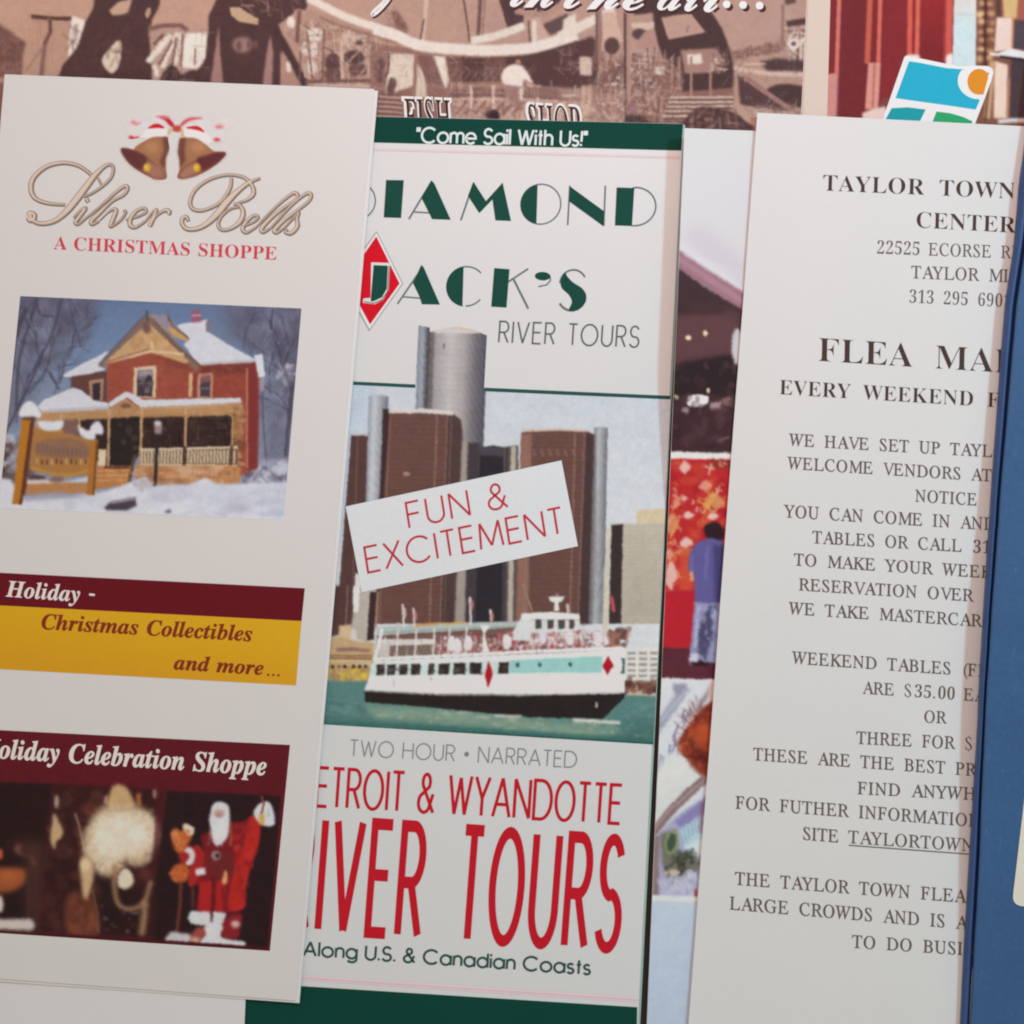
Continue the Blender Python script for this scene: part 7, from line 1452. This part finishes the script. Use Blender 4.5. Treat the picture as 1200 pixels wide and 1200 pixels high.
wv = np.cumsum(np.random.default_rng(5).normal(0, .16, len(ys))); wv -= np.linspace(0, wv[-1], len(ys))
z_book = lambda x, y: (2.25 + bh(y) + min(1.0, max(0.0, (x - np.interp(y, [b[0] for b in BX], [b[2] for b in BX])) / 70.0)) * .5) * MMS
# cover: front board with a rounded fold, closed to a slab
us = [0, .015, .04, .1, .2, .4, .7, 1.0]
def board(y, r): 
    xr = 1345.0 - (y - 60) * .075
    return [(r + (xr - r) * u, y, z_book(r + (xr - r) * u, y) - (.22 * MMS if u == 0 else .05 * MMS if u == .015 else 0)) for u in us]
rows = [board(y, r + w) for y, r, w in zip(ys, rx, wv)]
pt = np.array(rows); top = P(pt[..., 0], pt[..., 1], pt[..., 2]); bot = top.copy(); bot[..., 2] -= .45 * MMS
n, m = top.shape[:2]; N = n * m; f = []
for j in range(n - 1):
    for i in range(m - 1):
        a = j * m + i; f += [(a, a + m, a + m + 1, a + 1), (N + a, N + a + 1, N + a + m + 1, N + a + m)]
    a = j * m; f.append((a + m, a, N + a, N + a + m)); a += m - 1; f.append((a, a + m, N + a + m, N + a))
for i in range(m - 1):
    f.append((i, i + 1, N + i + 1, N + i)); a = (n - 1) * m + i; f.append((a + 1, a, N + a, N + a + 1))
attach(link('front_cover', np.concatenate([top.reshape(-1, 3), bot.reshape(-1, 3)]), f, [blue], None, None, True), root)
# spine: slopes from the flyer up to just under the board, a deep groove between
prof = [(0, 0, 0), (.05, .35, 0), (.2, .72, 0), (.45, .95, 0), (.62, .98, 0), (.69, .86, 0), (.72, .4, 0), (.75, .06, 0), (1.3, .03, 0)]
pr = []
for y, l, r, w in zip(ys, lx, rx, wv):
    pr.append([(l + w * .8 + (r - l) * t, y, (2.1 + bh(y) * k) * MMS) for t, k, _ in prof])
pt = np.array(pr); top = P(pt[..., 0], pt[..., 1], pt[..., 2]); n, m = top.shape[:2]
f = [(j * m + i, j * m + m + i, j * m + m + i + 1, j * m + i + 1) for j in range(n - 1) for i in range(m - 1)]
o = attach(link('spine', top.reshape(-1, 3), f, [navy], None, None, True), root)
sm = o.modifiers.new('thickness', 'SOLIDIFY'); sm.thickness = .25 * MMS; sm.offset = -1
# page block under the board
pgs = []
for y, r in zip(ys[::6], rx[::6]):
    xr = 1338.0 - (y - 60) * .075
    pgs.append([(r + 4, y, 2.1 * MMS), (r + 4, y, (2.1 + bh(y) * .6) * MMS), (xr, y, (2.1 + bh(y) * .6) * MMS), (xr, y, 2.1 * MMS)])
pt = np.array(pgs); top = P(pt[..., 0], pt[..., 1], pt[..., 2]); n = len(pgs)
f = [(j * 4 + i, j * 4 + (i + 1) % 4, j * 4 + 4 + (i + 1) % 4, j * 4 + 4 + i) for j in range(n - 1) for i in range(4)] + [(3, 2, 1, 0), tuple(range((n - 1) * 4, n * 4))]
attach(link('page_block', top.reshape(-1, 3), f, [matte]), root)
# cream label with rounded corners
def rr(q, rad):
    o_ = []
    for i in range(4):
        p, a, b = np.array(q[i], float), np.array(q[i - 1], float), np.array(q[(i + 1) % 4], float)
        s = p + (a - p) / np.linalg.norm(a - p) * rad; e = p + (b - p) / np.linalg.norm(b - p) * rad
        o_ += [tuple((1 - t) ** 2 * s + 2 * t * (1 - t) * p + t * t * e) for t in np.linspace(0, 1, 7)]
    return o_
v, f = fill_mesh([rr([(1210.5, 850), (1325, 850), (1318, 1070), (1185.6, 1061)], 13)])
lab = attach(link('label', P(v[:, 0], v[:, 1], np.array([z_book(a, b) for a, b in v]) + .00016), f, [paper_mat('label_paper', ink_rgb((212, 203, 186)), .55, 0, .03)]), root)
sm = lab.modifiers.new('thickness', 'SOLIDIFY'); sm.thickness = .0001; sm.offset = -1
